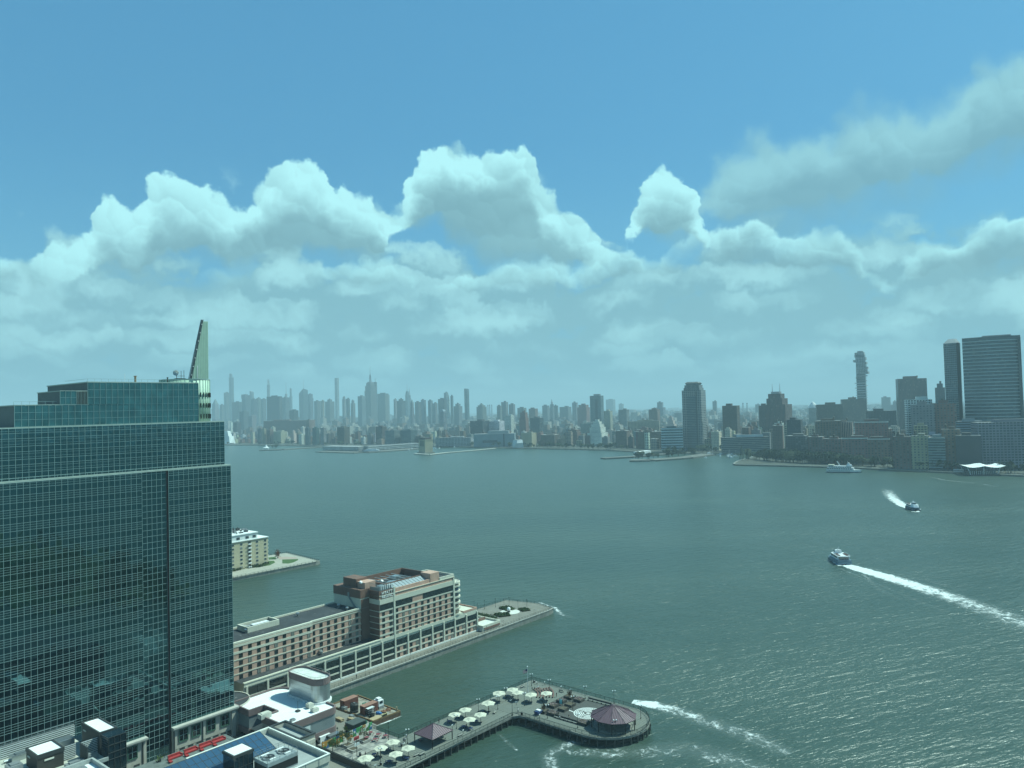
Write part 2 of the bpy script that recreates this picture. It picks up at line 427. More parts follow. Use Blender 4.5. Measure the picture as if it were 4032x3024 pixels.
M_BLKROOF = mat('black_roof_membrane', (0.050, 0.054, 0.058), 0.8, var=0.3, vscale=0.2, wear=((0.14, 0.15, 0.15), 0.35, 0.62))
def tower_glass(name, col, ior):
    m, q, o = new_mat(name)
    gi = q.node('ShaderNodeObjectInfo').outputs['Random']
    pos = q.node('ShaderNodeNewGeometry').outputs['Position']
    n = q.noise(q.v('MULTIPLY', pos, (0.30, 0.30, 0.26)), 1.0, 2.0)
    f = q.m('ADD', q.rng(n, 0.3, 0.7, 0.55, 1.5), q.m('MULTIPLY', gi, 0.4))
    c = q.mix(1.0, (*col, 1), q.xyz(f, f, f), 'MULTIPLY')
    bn = q.node('ShaderNodeBump', {'Strength': 0.10, 'Distance': 0.12, 'Height': q.noise(pos, 0.55, 2.0)})
    b = q.node('ShaderNodeBsdfPrincipled', {'Base Color': c, 'Roughness': 0.03, 'IOR': ior, 'Specular Tint': (0.45, 0.95, 1.0, 1), 'Normal': bn.outputs[0]})
    q.l.new(b.outputs[0], o.inputs[0]); return m
M_TG = tower_glass('tower_glass', (0.0004, 0.008, 0.012), 2.15)
M_TG2 = tower_glass('tower_glass_upper', (0.022, 0.070, 0.076), 1.8)

def curtain(t, c, y0, y1, zs, colw, gm, budget, mulw=0.075, near_first=True):
    """one curtain wall in the plane sx = c: panes, mullions and transoms. zs = levels of the transoms"""
    n = max(1, round((y1 - y0) / colw)); w = (y1 - y0) / n
    cells = [(i, k) for i in range(n) for k in range(len(zs) - 1)]
    cells.sort(key=lambda ik: (-(zs[ik[1] + 1] - zs[ik[1]]) > -1.2, ik[0]))
    own = 0; rest = MB(); rest.k = 0
    for (i, k) in cells:
        ya, yb = y0 + i * w, y0 + (i + 1) * w; za, zb = zs[k], zs[k + 1]
        t1, t2 = random.gauss(0, .0035), random.gauss(0, .0045)
        visible = ya > 70.5 and own < budget and (zb - za) > 1.2
        if visible:
            o = lpart('glass_pane', PANE, t, (c, (ya + yb) / 2, (za + zb) / 2), 0.0, (1, yb - ya, zb - za))
            o.rotation_euler = (0, t2, t1); own += 1
            if gm is not M_TG:
                o.material_slots[0].link = 'OBJECT'; o.material_slots[0].material = gm
        else:
            a, b = t1 * w / 2, t2 * (zb - za) / 2
            rest.poly([(c - a - b, ya, za), (c + a - b, yb, za), (c + a + b, yb, zb), (c - a + b, ya, zb)])
    if rest.f: part('glazing', rest, gm, t, kind='stuff')
    for i in range(n + 1):
        lpart('mullion', MBOX, t, (c + .03, y0 + i * w, (zs[0] + zs[-1]) / 2), 0.0, (.12, mulw, zs[-1] - zs[0]))
    for k, z in enumerate(zs):
        lpart('transom', MBOX, t, (c + .02, (y0 + y1) / 2, z), 0.0, (.10, y1 - y0 - .02, mulw if k == len(zs) - 1 or zs[k + 1] - zs[k] > 1.2 or zs[k] - zs[max(k - 1, 0)] > 1.2 else mulw * .5))
    return own

def build_tower():
    global PANE, MBOX
    t = sthing('glass_office_tower', 'dark teal glass office tower with stepped top, corner drum and tall pale fin', 'office tower', -241, 120, 3)
    pm = MB(); pm.poly([(0, -.5, -.5), (0, .5, -.5), (0, .5, .5), (0, -.5, .5)]); PANE = pm.mesh('glass_pane', M_TG)
    MBOX = unit_box('mullion', M_MUL)
    # solid cores behind the glass
    b = MB(); b.box(-285, -241.75, 50, 139.3, 3, 93.1); b.box(-241.75, -241.25, 50, 109.6, 3, 93.1); b.box(-241.75, -241.25, 118.0, 139.3, 3, 93.1)
    part('tower_body', b, M_TWALL, t)
    b = MB(); b.box(-283, -242.75, 50, 138.0, 93.1, 108.0); part('upper_body', b, M_TWALL, t)
    b = MB(); b.box(-276, -244.25, 76.2, 130, 108.0, 114.3); b.box(-276, -244.25, 95.5, 130, 114.3, 121.0); b.box(-262, -244.25, 87.9, 95.5, 114.3, 118.4)
    part('penthouse_body', b, mat('penthouse_side', (0.10, 0.12, 0.12), 0.6), t)
    b = MB()
    b.box(-285, -241.0, 50, 139.5, 93.1, 93.55); b.box(-283, -242.5, 50, 138.2, 108.0, 108.32)
    b.box(-276.2, -244.0, 76, 95.5, 114.3, 114.62); b.box(-276.2, -244.0, 95.3, 130, 121.0, 121.35); b.box(-262.2, -244.0, 87.7, 95.3, 118.4, 118.65)
    part('roof_ledge', b, mat('ledge_metal', (0.36, 0.42, 0.38), 0.6), t)
    # curtain walls
    zs = []
    z = 12.2
    while z < 92.6:
        for d in (0, 1.85, 2.55, 3.20): zs.append(z + d)
        z += 3.87
    zs = [v for v in zs if v < 92.9] + [93.1]
    own = curtain(t, -241.0, 56.0, 109.6, zs, 1.60, M_TG, 190)
    own += curtain(t, -241.0, 118.0, 139.5, zs, 1.66, M_TG, 45)
    zb = [3.4 + i * 1.935 for i in range(0, 47)]; zb = [v for v in zb if v < 92.8] + [93.1]
    own += curtain(t, -241.35, 109.7, 117.4, zb, 1.60, M_TG, 15)
    z3 = [93.6 + 3.65 * i + d for i in range(4) for d in (0, .62, 2.1, 2.72)] + [108.0]
    own += curtain(t, -242.5, 56.0, 138.2, z3, 1.66, M_TG, 30)
    own += curtain(t, -244.0, 76.0, 130.0, [108.4, 110.4, 112.4, 114.45], 1.74, M_TG2, 12)
    own += curtain(t, -244.0, 95.3, 130.0, [114.45, 116.6, 118.9, 121.1], 1.74, M_TG2, 8)
    own += curtain(t, -244.0, 87.7, 92.1, [114.6, 116.6, 118.5], 1.74, M_TG2, 0)
    b = MB(); b.box(-244.2, -243.95, 92.1, 95.3, 114.6, 118.4); part('louvre_bay', b, M_DARKM, t)
    for i in range(8): lpart('louvre_blade', MBOX, t, (-243.9, 92.3 + i * .4, 116.5), 0, (.1, .06, 3.7))
    # black strip: the shade on the right section's return wall, painted in
    b = MB(); b.box(-241.6, -241.05, 117.42, 117.95, 3.4, 93.0); part('return_shade', b, mat('slot_shade', (.012, .005, .006), .4), t)
    # drum
    dr = MB(); dr.smooth = True; dr.lathe([(8.0, 108.3), (8.0, 122.6)], 40, (-255, 131)); dr.smooth = False
    drum = part('corner_drum', dr, M_PALE, t)
    for zz in (109.3, 113.0, 116.6):
        for k in range(20):
            a = -2.0 + k * .155
            m = MB(); x, y = -255 + 8.03 * cos(a), 131 + 8.03 * sin(a)
            m.bar((x, y, zz), (x, y, zz + 1.55), 0.95, 0.12)
            part('drum_window', m, M_DARKM, drum)
    rm = MB()
    for k in range(40):
        a = 2 * pi * k / 40; rm.bar((-255 + 8.05 * cos(a), 131 + 8.05 * sin(a), 108.4), (-255 + 8.05 * cos(a), 131 + 8.05 * sin(a), 122.7), .10, .10)
    rm.lathe([(8.12, 122.55), (8.12, 122.8), (7.8, 122.8), (7.8, 122.6)], 40, (-255, 131))
    part('drum_ribs', rm, M_MUL, drum)
    # fin: a tall tapering blade above the drum
    f = MB()
    A = [(-252.3, 131.9), (-252.3, 138.0)]; f.pts([])
    lo, tip0, tip1 = 131.9, 136.3, 138.1
    v = [(-252.6, lo, 122.6), (-252.6, 138.0, 122.6), (-252.6, tip1, 143.1), (-252.6, tip0, 143.1)]
    w = [(-252.0, y, z) for (_, y, z) in v]
    bI = f.pts(v + w)
    for fc in ((3, 2, 1, 0), (4, 5, 6, 7), (0, 1, 5, 4), (1, 2, 6, 5), (2, 3, 7, 6), (3, 0, 4, 7)): f.face([bI + i for i in fc])
    f.box(-252.7, -251.9, 137.6, 138.4, 108.3, 122.6)
    fin = part('fin', f, M_PALE, t)
    for i in range(9):
        y = 132.6 + i * .62; tz = 143.0 if y > tip0 else 122.7 + (y - lo) / (tip0 - lo) * 20.4
        sm = MB(); sm.box(-252.03, -251.96, y, y + .05, 122.7, tz - .3); part('fin_seam', sm, M_MUL, fin)
    tr = MB()
    p0, p1 = Vector((-252.3, lo - .5, 122.6)), Vector((-252.3, tip0 - .2, 143.6))
    for dx in (-.45, .45):
        for dy in (-.35, .35): tr.tube(p0 + Vector((dx, dy, 0)), p1 + Vector((dx * .7, dy * .7, 0)), .09, n=5)
    for i in range(26):
        a = p0.lerp(p1, i / 26); c = p0.lerp(p1, (i + 1) / 26); s_ = 1 if i % 2 else -1
        tr.bar(a + Vector((.42, -.32 * s_, 0)), c + Vector((.42, .32 * s_, 0)), .1, .1); tr.bar(a + Vector((-.42, .3, 0)), a + Vector((.42, -.3, 0)), .1, .1)
    tr.bar(p0, p1, .55, .45)
    tro = part('fin_truss', tr, mat('truss_grey', (.13, .16, .17), .5), t)
    for i in range(7):
        l = MB(); c = p0.lerp(p1, .08 + i * .14) + Vector((.5, 0, 0)); l.blob(c, .18, 6, 4, 0); part('beacon_light', l, M_WHITE, tro)
    # roof plant and aerials
    b = MB()
    for (y, h) in ((129.2, 3.2), (130.2, 3.4), (127.6, 2.0)): b.tube((-254, y, 122.6), (-254, y, 122.6 + h), .08)
    b.bar((-254, 127.4, 124.0), (-254, 130.4, 124.0), .12, .12); b.bar((-254, 127.4, 123.2), (-254, 130.4, 123.2), .12, .12); b.box(-256, -253, 127.6, 130.3, 122.7, 123.2)
    fr = part('aerial_frame', b, M_DARKM, t)
    d = MB(); d.smooth = True
    dd = [Vector((0, 0, 0))]; c = Vector((-253.3, 127.0, 125.0)); n_ = Vector((.7, -.6, .1)).normalized(); a = n_.orthogonal().normalized(); e = n_.cross(a)
    rr = [c - n_ * .35] ; ci = d.pts([c - n_ * .4]); ri = d.pts([c + (a * cos(2 * pi * i / 14) + e * sin(2 * pi * i / 14)) * .95 for i in range(14)])
    for i in range(14): d.face([ci, ri + i, ri + (i + 1) % 14]); d.face([ci, ri + (i + 1) % 14, ri + i])
    part('dish_aerial', d, M_WHITE, fr)
    for (y, h, r, m) in ((112.0, 2.2, .35, mat('rust_pipe', (.30, .20, .12), .7)), (122.5, 1.9, .2, M_DARKM)):
        p = MB(); p.tube((-250, y, 121.2), (-250, y, 121.2 + h), r, n=8); p.tube((-250, y, 121.2 + h), (-250, y, 121.4 + h), r * 1.5, n=8); part('vent_pipe', p, m, t)
    p = MB(); p.tube((-246, 107, 121.3), (-246, 107, 124), .05); p.tube((-252, 134, 122.6), (-252, 134, 127.5), .14, n=6); part('whip_aerial', p, M_WHITE, t)
    rl = MB()
    def rail(y0, y1, x, z):
        for k in range(int((y1 - y0) / 2) + 1): rl.tube((x, y0 + k * 2, z), (x, y0 + k * 2, z + .9), .04, n=4)
        rl.bar((x, y0, z + .9), (x, y1, z + .9), .07, .07)
    rail(95.5, 129, -244.6, 121.3); rail(76, 87, -244.6, 114.6); rail(56, 138, -241.5, 93.5)
    rl.bar((-244.6, 95.6, 122.2), (-262, 95.6, 122.2), .07, .07)
    part('roof_rail', rl, M_MUL, t)
    # limestone base
    b = MB()
    b.box(-246, -240.2, 50, 109.8, 3, 11.7); b.box(-246, -240.2, 118.1, 139.2, 3, 11.7)
    part('stone_base', b, M_LIME, t)
    b = MB()
    for (a, c) in ((50, 110.0), (117.9, 140.4)):
        b.box(-246, -239.2, a, c, 11.95, 12.5); b.box(-246, -239.7, a, c - .2, 11.45, 11.95)
    part('cornice', b, mat('cornice_stone', (.46, .45, .40), .8), t)
    b = MB(); b.box(-240.2, -239.6, 137.9, 139.3, 3, 11.4); part('corner_pilaster', b, M_LIME, t)
    for y in (118.6, 128.0, 108.8):
        b = MB(); b.box(-240.19, -239.95, y, y + .7, 3, 11.4); part('pilaster', b, M_LIME, t)
        b = MB(); b.box(-240.19, -240.05, y - .35, y - .1, 3, 11.4); part('downpipe', b, M_DARKM, t)
    M_GF = mat('green_frame', (.06, .14, .10), .5)
    wy = [104.0, 119.9, 124.1, 129.2, 134.1]
    for i, y in enumerate(wy):
        g = MB(); g.box(-240.3, -240.12, y + .15, y + 2.95, 7.4, 11.0); 
        f = MB(); f.box(-240.25, -239.98, y, y + 3.1, 7.2, 7.5); f.box(-240.25, -239.98, y, y + 3.1, 10.9, 11.2); f.box(-240.25, -239.98, y, y + .28, 7.5, 10.9); f.box(-240.25, -239.98, y + 2.82, y + 3.1, 7.5, 10.9)
        w = part('window', f, M_GF, t)
        part('pane', g, glass_mat('dark_window', (.010, .016, .018)), w)
        mm = MB(); mm.box(-240.15, -240.05, y + 1.5, y + 1.6, 7.5, 10.9); mm.box(-240.15, -240.05, y + .28, y + 2.82, 9.2, 9.3); part('glazing_bar', mm, M_MUL, w)
    for y in (106, 120.2, 123.0, 125.8, 128.9, 131.5, 134.2, 137.0 - .6):
        g = MB(); g.box(-240.19, -240.1, y, y + 1.7, 3.6, 5.3); part('vent_opening', g, M_DARKM, t)
    # rounded corner pavilion beside the base
    b = MB(); b.smooth = True; b.lathe([(9.0, 3), (9.0, 11.2)], 32, (-249.2, 139.6)); part('rounded_corner', b, M_LIME, t)
    b = MB(); b.lathe([(9.4, 11.2), (9.4, 12.2), (9.0, 12.2), (9.0, 11.9)], 32, (-249.2, 139.6)); part('rounded_cornice', b, M_LIME, t)
    b = MB(); b.lathe([(8.9, 11.6), (8.9, 11.95)], 32, (-249.2, 139.6)); part('rounded_roof', b, M_BLKROOF, t)
build_tower()
# ------------------------------------------------------------------ near shore: land, low buildings
M_DECKC = mat('quay_concrete', (0.20, 0.19, 0.16), 0.9, var=0.18, vscale=0.3, streak=0.1)
M_SEAWALL = mat('seawall_concrete', (0.26, 0.26, 0.23), 0.9, var=0.3, vscale=0.5, streak=0.4)
M_DARKG = glass_mat('dark_window', (.010, .016, .018))
M_BROWN = mat('brown_metal_band', (0.20, 0.145, 0.140), 0.55, var=0.08)
M_CORR = mat('grey_metal_cladding', (0.26, 0.30, 0.31), 0.38, 0.35, var=0.08, vscale=0.3)
M_ALU = mat('brushed_aluminium', (0.42, 0.46, 0.47), 0.30, 0.8, var=0.06)
M_CREAMW = mat('cream_render', (0.56, 0.55, 0.47), 0.8, var=0.08, streak=0.12)
M_BLACK = mat('black_paint', (0.020, 0.022, 0.022), 0.5)
M_WOOD = mat('weathered_timber', (0.27, 0.27, 0.24), 0.9, var=0.25, vscale=1.5)

def land(name, poly, z0, z1, m, label):
    mb = MB(); mb.prism(poly, z0, z1); me = mb.mesh(name, [m, M_SEAWALL])
    for p in me.polygons:
        if abs(p.normal.z) < .5: p.material_index = 1
    o = obj(name, me, None, (0, 0, 0), GROT); tagit(o, label, 'ground', kind='structure'); return o
land('waterfront_ground', [(-292, -400), (60, -400), (60, 40), (-120, 60), (-177.0, 120), (-177.0, 149.5), (-193.8, 149.5), (-193.8, 170.3), (-207, 170.3), (-209, 174), (-238, 174), (-249.3, 180), (-249.3, 186), (-283.6, 186), (-283.6, 150), (-292, 150)], -2, 2.6, M_DECKC, 'concrete waterfront ground')

# ---- white-roofed waterfront pavilion with the oval drum
def stadium(cx, cy, L, r, n=12):
    pts = []
    for i in range(n + 1):
        a = -pi / 2 + pi * i / n; pts.append((cx + L / 2 - r + r * cos(a), cy + r * sin(a)))
    for i in range(n + 1):
        a = pi / 2 + pi * i / n; pts.append((cx - L / 2 + r + r * cos(a), cy + r * sin(a)))
    return pts
def build_pavilion():
    t = sthing('transit_pavilion', 'low grey metal building with bright white roof, brown bands and oval drum', 'building', -228, 150, 2.6)
    arc = [(-214.8 + 2.6 * cos(a), 158.2 + 2.6 * sin(a)) for a in (0, .3, .6, .95, 1.25, pi / 2)]
    arc2 = [(-240 + 5.2 * cos(a), 156 + 5.2 * sin(a)) for a in (pi / 2, 1.9, 2.2, 2.5, 2.8, pi)]
    out = [(-245.2, 140.6), (-233.6, 140.4), (-233.5, 146), (-226, 146), (-226.2, 140.4), (-212.3, 140.4)] + arc + arc2
    def ins(w): return offset(out, w)
    w = MB(); w.prism(ins(.25), 6.2, 10.2, cap=False, bottom=False); wo = part('metal_wall', w, M_CORR, t)
    b = MB(); b.ring(out, .5, 10.2, 12.35); part('parapet_band', b, M_BROWN, t)
    b = MB(); b.prism(out, 4.2, 6.2); part('lower_band', b, M_BROWN, t)
    b = MB(); b.prism(ins(.5), 11.2, 11.75, bottom=False); part('roof', b, M_WHITE, t)
    b = MB(); b.prism(ins(1.4), 2.6, 4.2, bottom=False); part('glazed_ground_floor', b, M_DARKG, t)
    for i in range(9):
        b = MB(); y = 142 + i * 2; b.box(-213.6, -213.4, y, y + .2, 2.6, 4.2); part('window_post', b, M_STEEL, t)
    for i in range(14):
        y = 141.5 + i * 1.25; b = MB(); b.box(-212.56, -212.5, y, y + .03, 6.3, 10.1); part('cladding_joint', b, M_DARKM, t)
    b = MB(); b.box(-212.56, -212.45, 146.2, 149.6, 6.9, 9.6); part('blank_sign_panel', b, mat('pale_panel', (.62, .66, .64), .5), t)
    d = MB(); d.smooth = True; s_ = stadium(-228.4, 160.7, 18.6, 3.6); d.prism(s_, 11.8, 18.1, cap=False, bottom=False); dr = part('oval_drum', d, M_ALU, t)
    d = MB(); d.prism(stadium(-228.4, 160.7, 18.9, 3.75), 17.9, 20.1, cap=False, bottom=True); d.prism(stadium(-228.4, 160.7, 18.3, 3.45), 19.3, 20.1, cap=False, bottom=False); d.ring(stadium(-228.4, 160.7, 18.9, 3.75), .3, 20.0, 20.12)
    part('drum_band', d, M_BROWN, dr)
    d = MB(); d.prism(stadium(-228.4, 160.7, 18.2, 3.4), 19.2, 19.5, bottom=False); part('drum_roof', d, mat('dirty_white_roof', (.62, .63, .58), .8, var=.25, vscale=.4), dr)
    d = MB(); d.prism(stadium(-228.4, 160.7, 19.6, 4.05), 11.7, 12.4); part('drum_kerb', d, M_WHITE, dr)
    for k, zz in enumerate((13.4, 15.0, 16.6)):
        d = MB(); d.ring(stadium(-228.4, 160.7, 18.64, 3.62), .05, zz, zz + .05); part('drum_seam', d, M_CORR, dr)
    r = MB(); pts = stadium(-228.4, 160.7, 18.7, 3.6)
    for i, p in enumerate(pts):
        q_ = pts[(i + 1) % len(pts)]; r.bar((p[0], p[1], 20.8), (q_[0], q_[1], 20.8), .06, .06)
        if i % 2 == 0: r.tube((p[0], p[1], 20.1), (p[0], p[1], 20.8), .03, n=4)
    part('drum_rail', r, M_STEEL, dr)
    for (px, py, a, bb, h, m) in ((1042, 2826, 1.1, 1.9, 1.5, M_CREAMW), (1220, 2786, .9, 1.0, 1.3, M_CREAMW), (1239, 2801, .9, 1.1, 1.1, M_CREAMW), (1152, 2838, .6, .8, .5, M_STEEL)):
        p = S(px, py, 11.8); b = MB(); b.box(p.x - a, p.x + a, p.y - bb, p.y + bb, 11.85, 11.85 + h); b.box(p.x - a * .7, p.x + a * .7, p.y - bb * .7, p.y + bb * .7, 11.85 + h, 12.05 + h)
        part('rooftop_unit', b, m, t)
    p = S(1173, 2801, 11.8); b = MB(); b.tube((p.x, p.y, 11.8), (p.x, p.y, 15.2), .06); b.box(p.x - .7, p.x + .7, p.y - .6, p.y + .6, 11.8, 12.2); part('roof_mast', b, M_DARKM, t)
    # sloping dark roof in the notch
    b = MB(); b.poly([(-233.4, 140.8, 6.3), (-226.3, 140.8, 6.3), (-226.3, 145.9, 10.3), (-233.4, 145.9, 6.4)]); part('notch_roof', b, mat('slate_metal', (.10, .11, .11), .5), t)
    for a, c in ((-233.5, -226.1),):
        b = MB(); b.box(a, c, 145.9, 146.2, 6.2, 10.2); part('notch_wall', b, M_CORR, t)
build_pavilion()

# ---- grey flat-roofed block in front of it
def build_block():
    t = sthing('flat_roof_block', 'pale block with grey sunken flat roofs behind white copings, beside the blue skylight', 'building', -197, 128, 2.6)
    b = MB(); b.box(-212.3, -182.0, 108, 134.2, 2.6, 12.2); part('cream_wall', b, M_CREAMW, t)
    b = MB(); b.box(-211.8, -197.2, 134.6, 139.9, 2.6, 12.6); part('rear_wall', b, M_LIME, t)
    b = MB(); b.ring([(-212.3, 108), (-181.7, 108), (-181.7, 134.3), (-212.3, 134.3)], .7, 12.0, 14.0); part('parapet', b, M_CREAMW, t)
    b = MB(); b.box(-211.6, -182.4, 108.7, 133.6, 12.2, 12.5); part('roof', b, M_GREYROOF, t)
    b = MB(); b.ring([(-212.0, 134.5), (-196.9, 134.5), (-196.9, 140.1), (-212.0, 140.1)], .5, 12.4, 13.9); part('rear_parapet', b, M_LIME, t)
    b = MB(); b.box(-211.5, -197.4, 135.1, 139.6, 12.5, 12.8); part('rear_roof', b, M_GREYROOF, t)
    b = MB(); b.ring([(-212.2, 134.4), (-196.6, 134.4), (-196.6, 140.3), (-212.2, 140.3)], .7, 13.9, 14.35); part('coping', b, M_DARKM, t)
    b = MB(); b.ring([(-212.4, 107.9), (-181.6, 107.9), (-181.6, 134.4), (-212.4, 134.4)], .6, 14.0, 14.2); part('front_coping', b, mat('white_coping', (.70, .72, .66), .7), t)
    for i in range(7):      # stone corner piers
        y = 137.2; b = MB(); b.box(-196.9, -196.55, y, y + 2.9, 4 + i * 1.25, 5.15 + i * 1.25); part('stone_block', b, M_LIME, t)
    for i in range(6):
        b = MB(); b.box(-181.69, -181.62, 109 + i * 4.3, 109.05 + i * 4.3, 3, 13.8); part('panel_joint', b, M_STEEL, t)
    b = MB(); b.box(-181.69, -181.62, 108, 134.2, 9.0, 9.06); part('panel_joint', b, M_STEEL, t)
    # cooling tower
    c = sthing('cooling_unit', 'grey rooftop cooling unit with two round fans inside a guard rail', 'cooling unit', -189, 124, 12.5)
    a_, e_ = S(1092, 2976, 16.0), S(1236, 2963, 16.0); g_ = S(1153, 3003, 16)
    x0, x1, y0, y1 = -193.0, -186.5, 117.5, 127.0
    b = MB(); b.box(x0, x1, y0, y1, 12.5, 16.0); part('casing', b, mat('unit_grey', (.30, .34, .34), .5), c)
    b = MB(); b.box(x0, x1 + .05, y0 - .05, y1, 13.0, 15.0); part('intake_grille', b, M_BLACK, c)
    for yy in (119.9, 124.6):
        f = MB(); f.lathe([(1.75, 16.0), (1.75, 16.35), (1.55, 16.35), (1.55, 16.05)], 20, (-189.7, yy)); fo = part('fan_ring', f, M_STEEL, c)
        f = MB()
        for k in range(5):
            an = k * 2 * pi / 5; f.bar((-189.7, yy, 16.2), (-189.7 + 1.45 * cos(an), yy + 1.45 * sin(an), 16.2), .35, .06)
        part('fan_blade', f, M_DARKM, fo)
        f = MB(); f.box(-191.8, -191.2, yy - 1.2, yy + 1.2, 16.02, 16.5); f.box(-188.0, -187.5, yy - .9, yy + .9, 16.02, 16.4); part('duct_cover', f, mat('white_paint', (.78, .8, .78), .5), c)
    r = MB()
    for (px, py) in [(x0, y0 + i * 1.9) for i in range(6)] + [(x1, y0 + i * 1.9) for i in range(6)] + [(x0 + 2.1 * i, y0) for i in (1, 2)] + [(x0 + 2.1 * i, y1) for i in (1, 2)]: r.tube((px, py, 16), (px, py, 17.3), .05, n=4)
    for zz in (16.7, 17.3):
        for (p, q_) in (((x0, y0), (x1, y0)), ((x1, y0), (x1, y1)), ((x1, y1), (x0, y1)), ((x0, y1), (x0, y0))): r.bar((*p, zz), (*q_, zz), .06, .06)
    part('guard_rail', r, M_STEEL, c)
build_block()

# ---- atrium with the blue skylight, terrace with red sofas
def build_atrium():
    t = sthing('atrium_building', 'dark framed atrium with long sloping blue glass skylight below the glass tower', 'building', -208, 110, 2.6)
    b = MB(); b.box(-229, -199.2, 70, 129.4, 2.6, 9.5); part('podium', b, mat('dark_podium', (.10, .11, .11), .6), t)
    b = MB(); b.box(-228.8, -207.4, 70, 129.2, 9.5, 9.62); part('terrace_floor', b, mat('terrace_paving', (.15, .17, .16), .85, var=.25), t)
    b = MB(); b.box(-207.2, -199.3, 70, 128.0, 9.5, 13.2); part('front_wall', b, M_DARKM, t)
    b = MB()
    b.poly([(-207.4, 70, 9.6), (-207.4, 128.2, 9.6), (-207.4, 128.2, 16.0), (-207.4, 70, 16.0)]); b.poly([(-207.4, 128.2, 13.2), (-199.0, 128.2, 13.2), (-207.4, 128.2, 16.0)]); part('gable', b, M_DARKM, t)
    n = 27; w = (128.2 - 76) / n
    gp = MB(); L = math.hypot(8.4, 2.8); gp.box(-.5, .5, -.5, .5, -.5, .5); gme = gp.mesh('skylight_pane', mat('skylight_glass', (.035, .085, .15), .10, 0.0, .12, .5, spec=.9))
    ang = math.atan2(2.8, 8.4)
    for i in range(n):
        for k in range(3):
            f0, f1 = k / 3 + .012, (k + 1) / 3 - .012; fm = (f0 + f1) / 2
            o = lpart('skylight_pane', gme, t, (-207.4 + 8.4 * fm, 76 + (i + .5) * w, 16.0 - 2.8 * fm), 0, (L / 3 - .1, w - .14, .08)); o.rotation_euler = (0, ang + random.gauss(0, .004), 0)
    bar = unit_box('skylight_bar', M_DARKM)
    for i in range(n + 1):
        o = lpart('skylight_bar', bar, t, (-203.2, 76 + i * w, 14.6), 0, (L, .12, .16)); o.rotation_euler = (0, ang, 0)
    for k in range(4):
        lpart('skylight_bar', bar, t, (-207.4 + 8.4 * k / 3, 102.1, 16.0 - 2.8 * k / 3), 0, (.14, 52.2, .16))
    b = MB(); b.box(-199.3, -198.7, 70, 128.4, 12.6, 13.3); part('gutter', b, M_DARKM, t)
    for i in range(14):
        g = MB(); y = 118.6 + i * .70; g.box(-199.25, -199.12, y + .05, y + .62, 9.8, 12.4); part('window', g, M_DARKG, t)
    for i in range(7):
        g = MB(); y = 118.4 + i * 1.4; g.box(-199.25, -198.9, y, y + .1, 2.6, 12.6); part('facade_rib', g, M_DARKM, t)
    # glass lift box
    x = sthing('glass_lift_box', 'square dark glass lift tower with flat white top beside the blue skylight', 'lift tower', -197.3, 115.2, 2.6)
    b = MB(); b.box(-200.0, -194.5, 112.3, 118.1, 2.6, 17.2); part('glass_body', b, glass_mat('blue_dark_glass', (.012, .030, .042), .05, 1.0), x)
    b = MB(); b.box(-200.2, -194.3, 112.1, 118.3, 17.2, 17.9); part('roof_edge', b, M_DARKM, x)
    b = MB(); b.box(-199.8, -194.7, 112.5, 117.9, 17.9, 17.98); part('white_roof', b, M_WHITE, x)
    for i in range(5):
        b = MB(); y = 112.3 + i * 1.42; b.box(-194.56, -194.4, y, y + .1, 3, 17.2); part('glazing_bar', b, M_DARKM, x)
    for z in (5.5, 8.4, 11.3, 14.2):
        b = MB(); b.box(-194.55, -194.42, 112.4, 118, z, z + .1); part('glazing_bar', b, M_DARKM, x)
    r = MB()
    for i in range(12): r.tube((-227.9, 107.5 + i * 1.9, 9.6), (-227.9, 107.5 + i * 1.9, 10.7), .05, n=4)
    r.bar((-227.9, 107.5, 10.7), (-227.9, 128.6, 10.7), .10, .10); r.bar((-227.9, 128.6, 10.7), (-220, 128.6, 10.7), .1, .1)
    r.bar((-227.9, 107.5, 10.1), (-227.9, 128.6, 10.1), .06, .06)
    part('terrace_rail', r, M_DARKM, t)
    red = mat('red_cushion', (.36, .04, .04), .75, var=.12, vscale=2)
    def sofa(y, label, label2):
        s = sthing('sofa', label, 'sofa', -224.8, y, 9.62, 'red sofas on the roof terrace')
        b = MB(); b.box(-225.6, -224.6, y - 1.9, y + 1.9, 9.75, 10.15); part('seat', b, red, s)
        for k in range(3):
            b = MB(); b.box(-225.95, -225.6, y - 1.85 + k * 1.25, y - .68 + k * 1.25, 9.9, 10.75); part('back_cushion', b, red, s)
        b = MB(); b.box(-225.9, -224.6, y + 1.9, y + 2.15, 9.7, 10.45); part('arm', b, red, s)
        b = MB(); b.box(-225.5, -224.7, y - 1.8, y + 1.8, 9.62, 9.75); part('plinth', b, M_DARKM, s)
        c = sthing('lounge_chaise', label2, 'chaise', -223.3, y - 2.2, 9.62, 'red chaises on the roof terrace')
        b = MB(); b.box(-223.9, -222.7, y - 2.7, y - 1.8, 9.75, 10.1); b.box(-224.0, -223.7, y - 2.7, y - 1.8, 10.1, 10.5); part('cushion', b, red, c)
        b = MB(); b.box(-223.8, -222.8, y - 2.6, y - 1.9, 9.62, 9.75); part('plinth', b, M_DARKM, c)
    for y, w in ((111.2, 'closest to the potted shrub'), (116.1, 'second from the potted shrub'), (120.8, 'third from the potted shrub'), (125.0, 'farthest from the potted shrub')): sofa(y, 'red sofa on the roof terrace, ' + w, 'red chaise before the terrace sofas, ' + w)
    pl = sthing('potted_shrub', 'yellow green potted shrub at the corner of the terrace rail', 'plant', -226.5, 107.3, 9.62)
    b = MB(); b.lathe([(.4, 9.62), (.5, 10.2)], 10, (-226.5, 107.3)); part('pot', b, M_DARKM, pl)
    b = MB(); rr = random.Random(3)
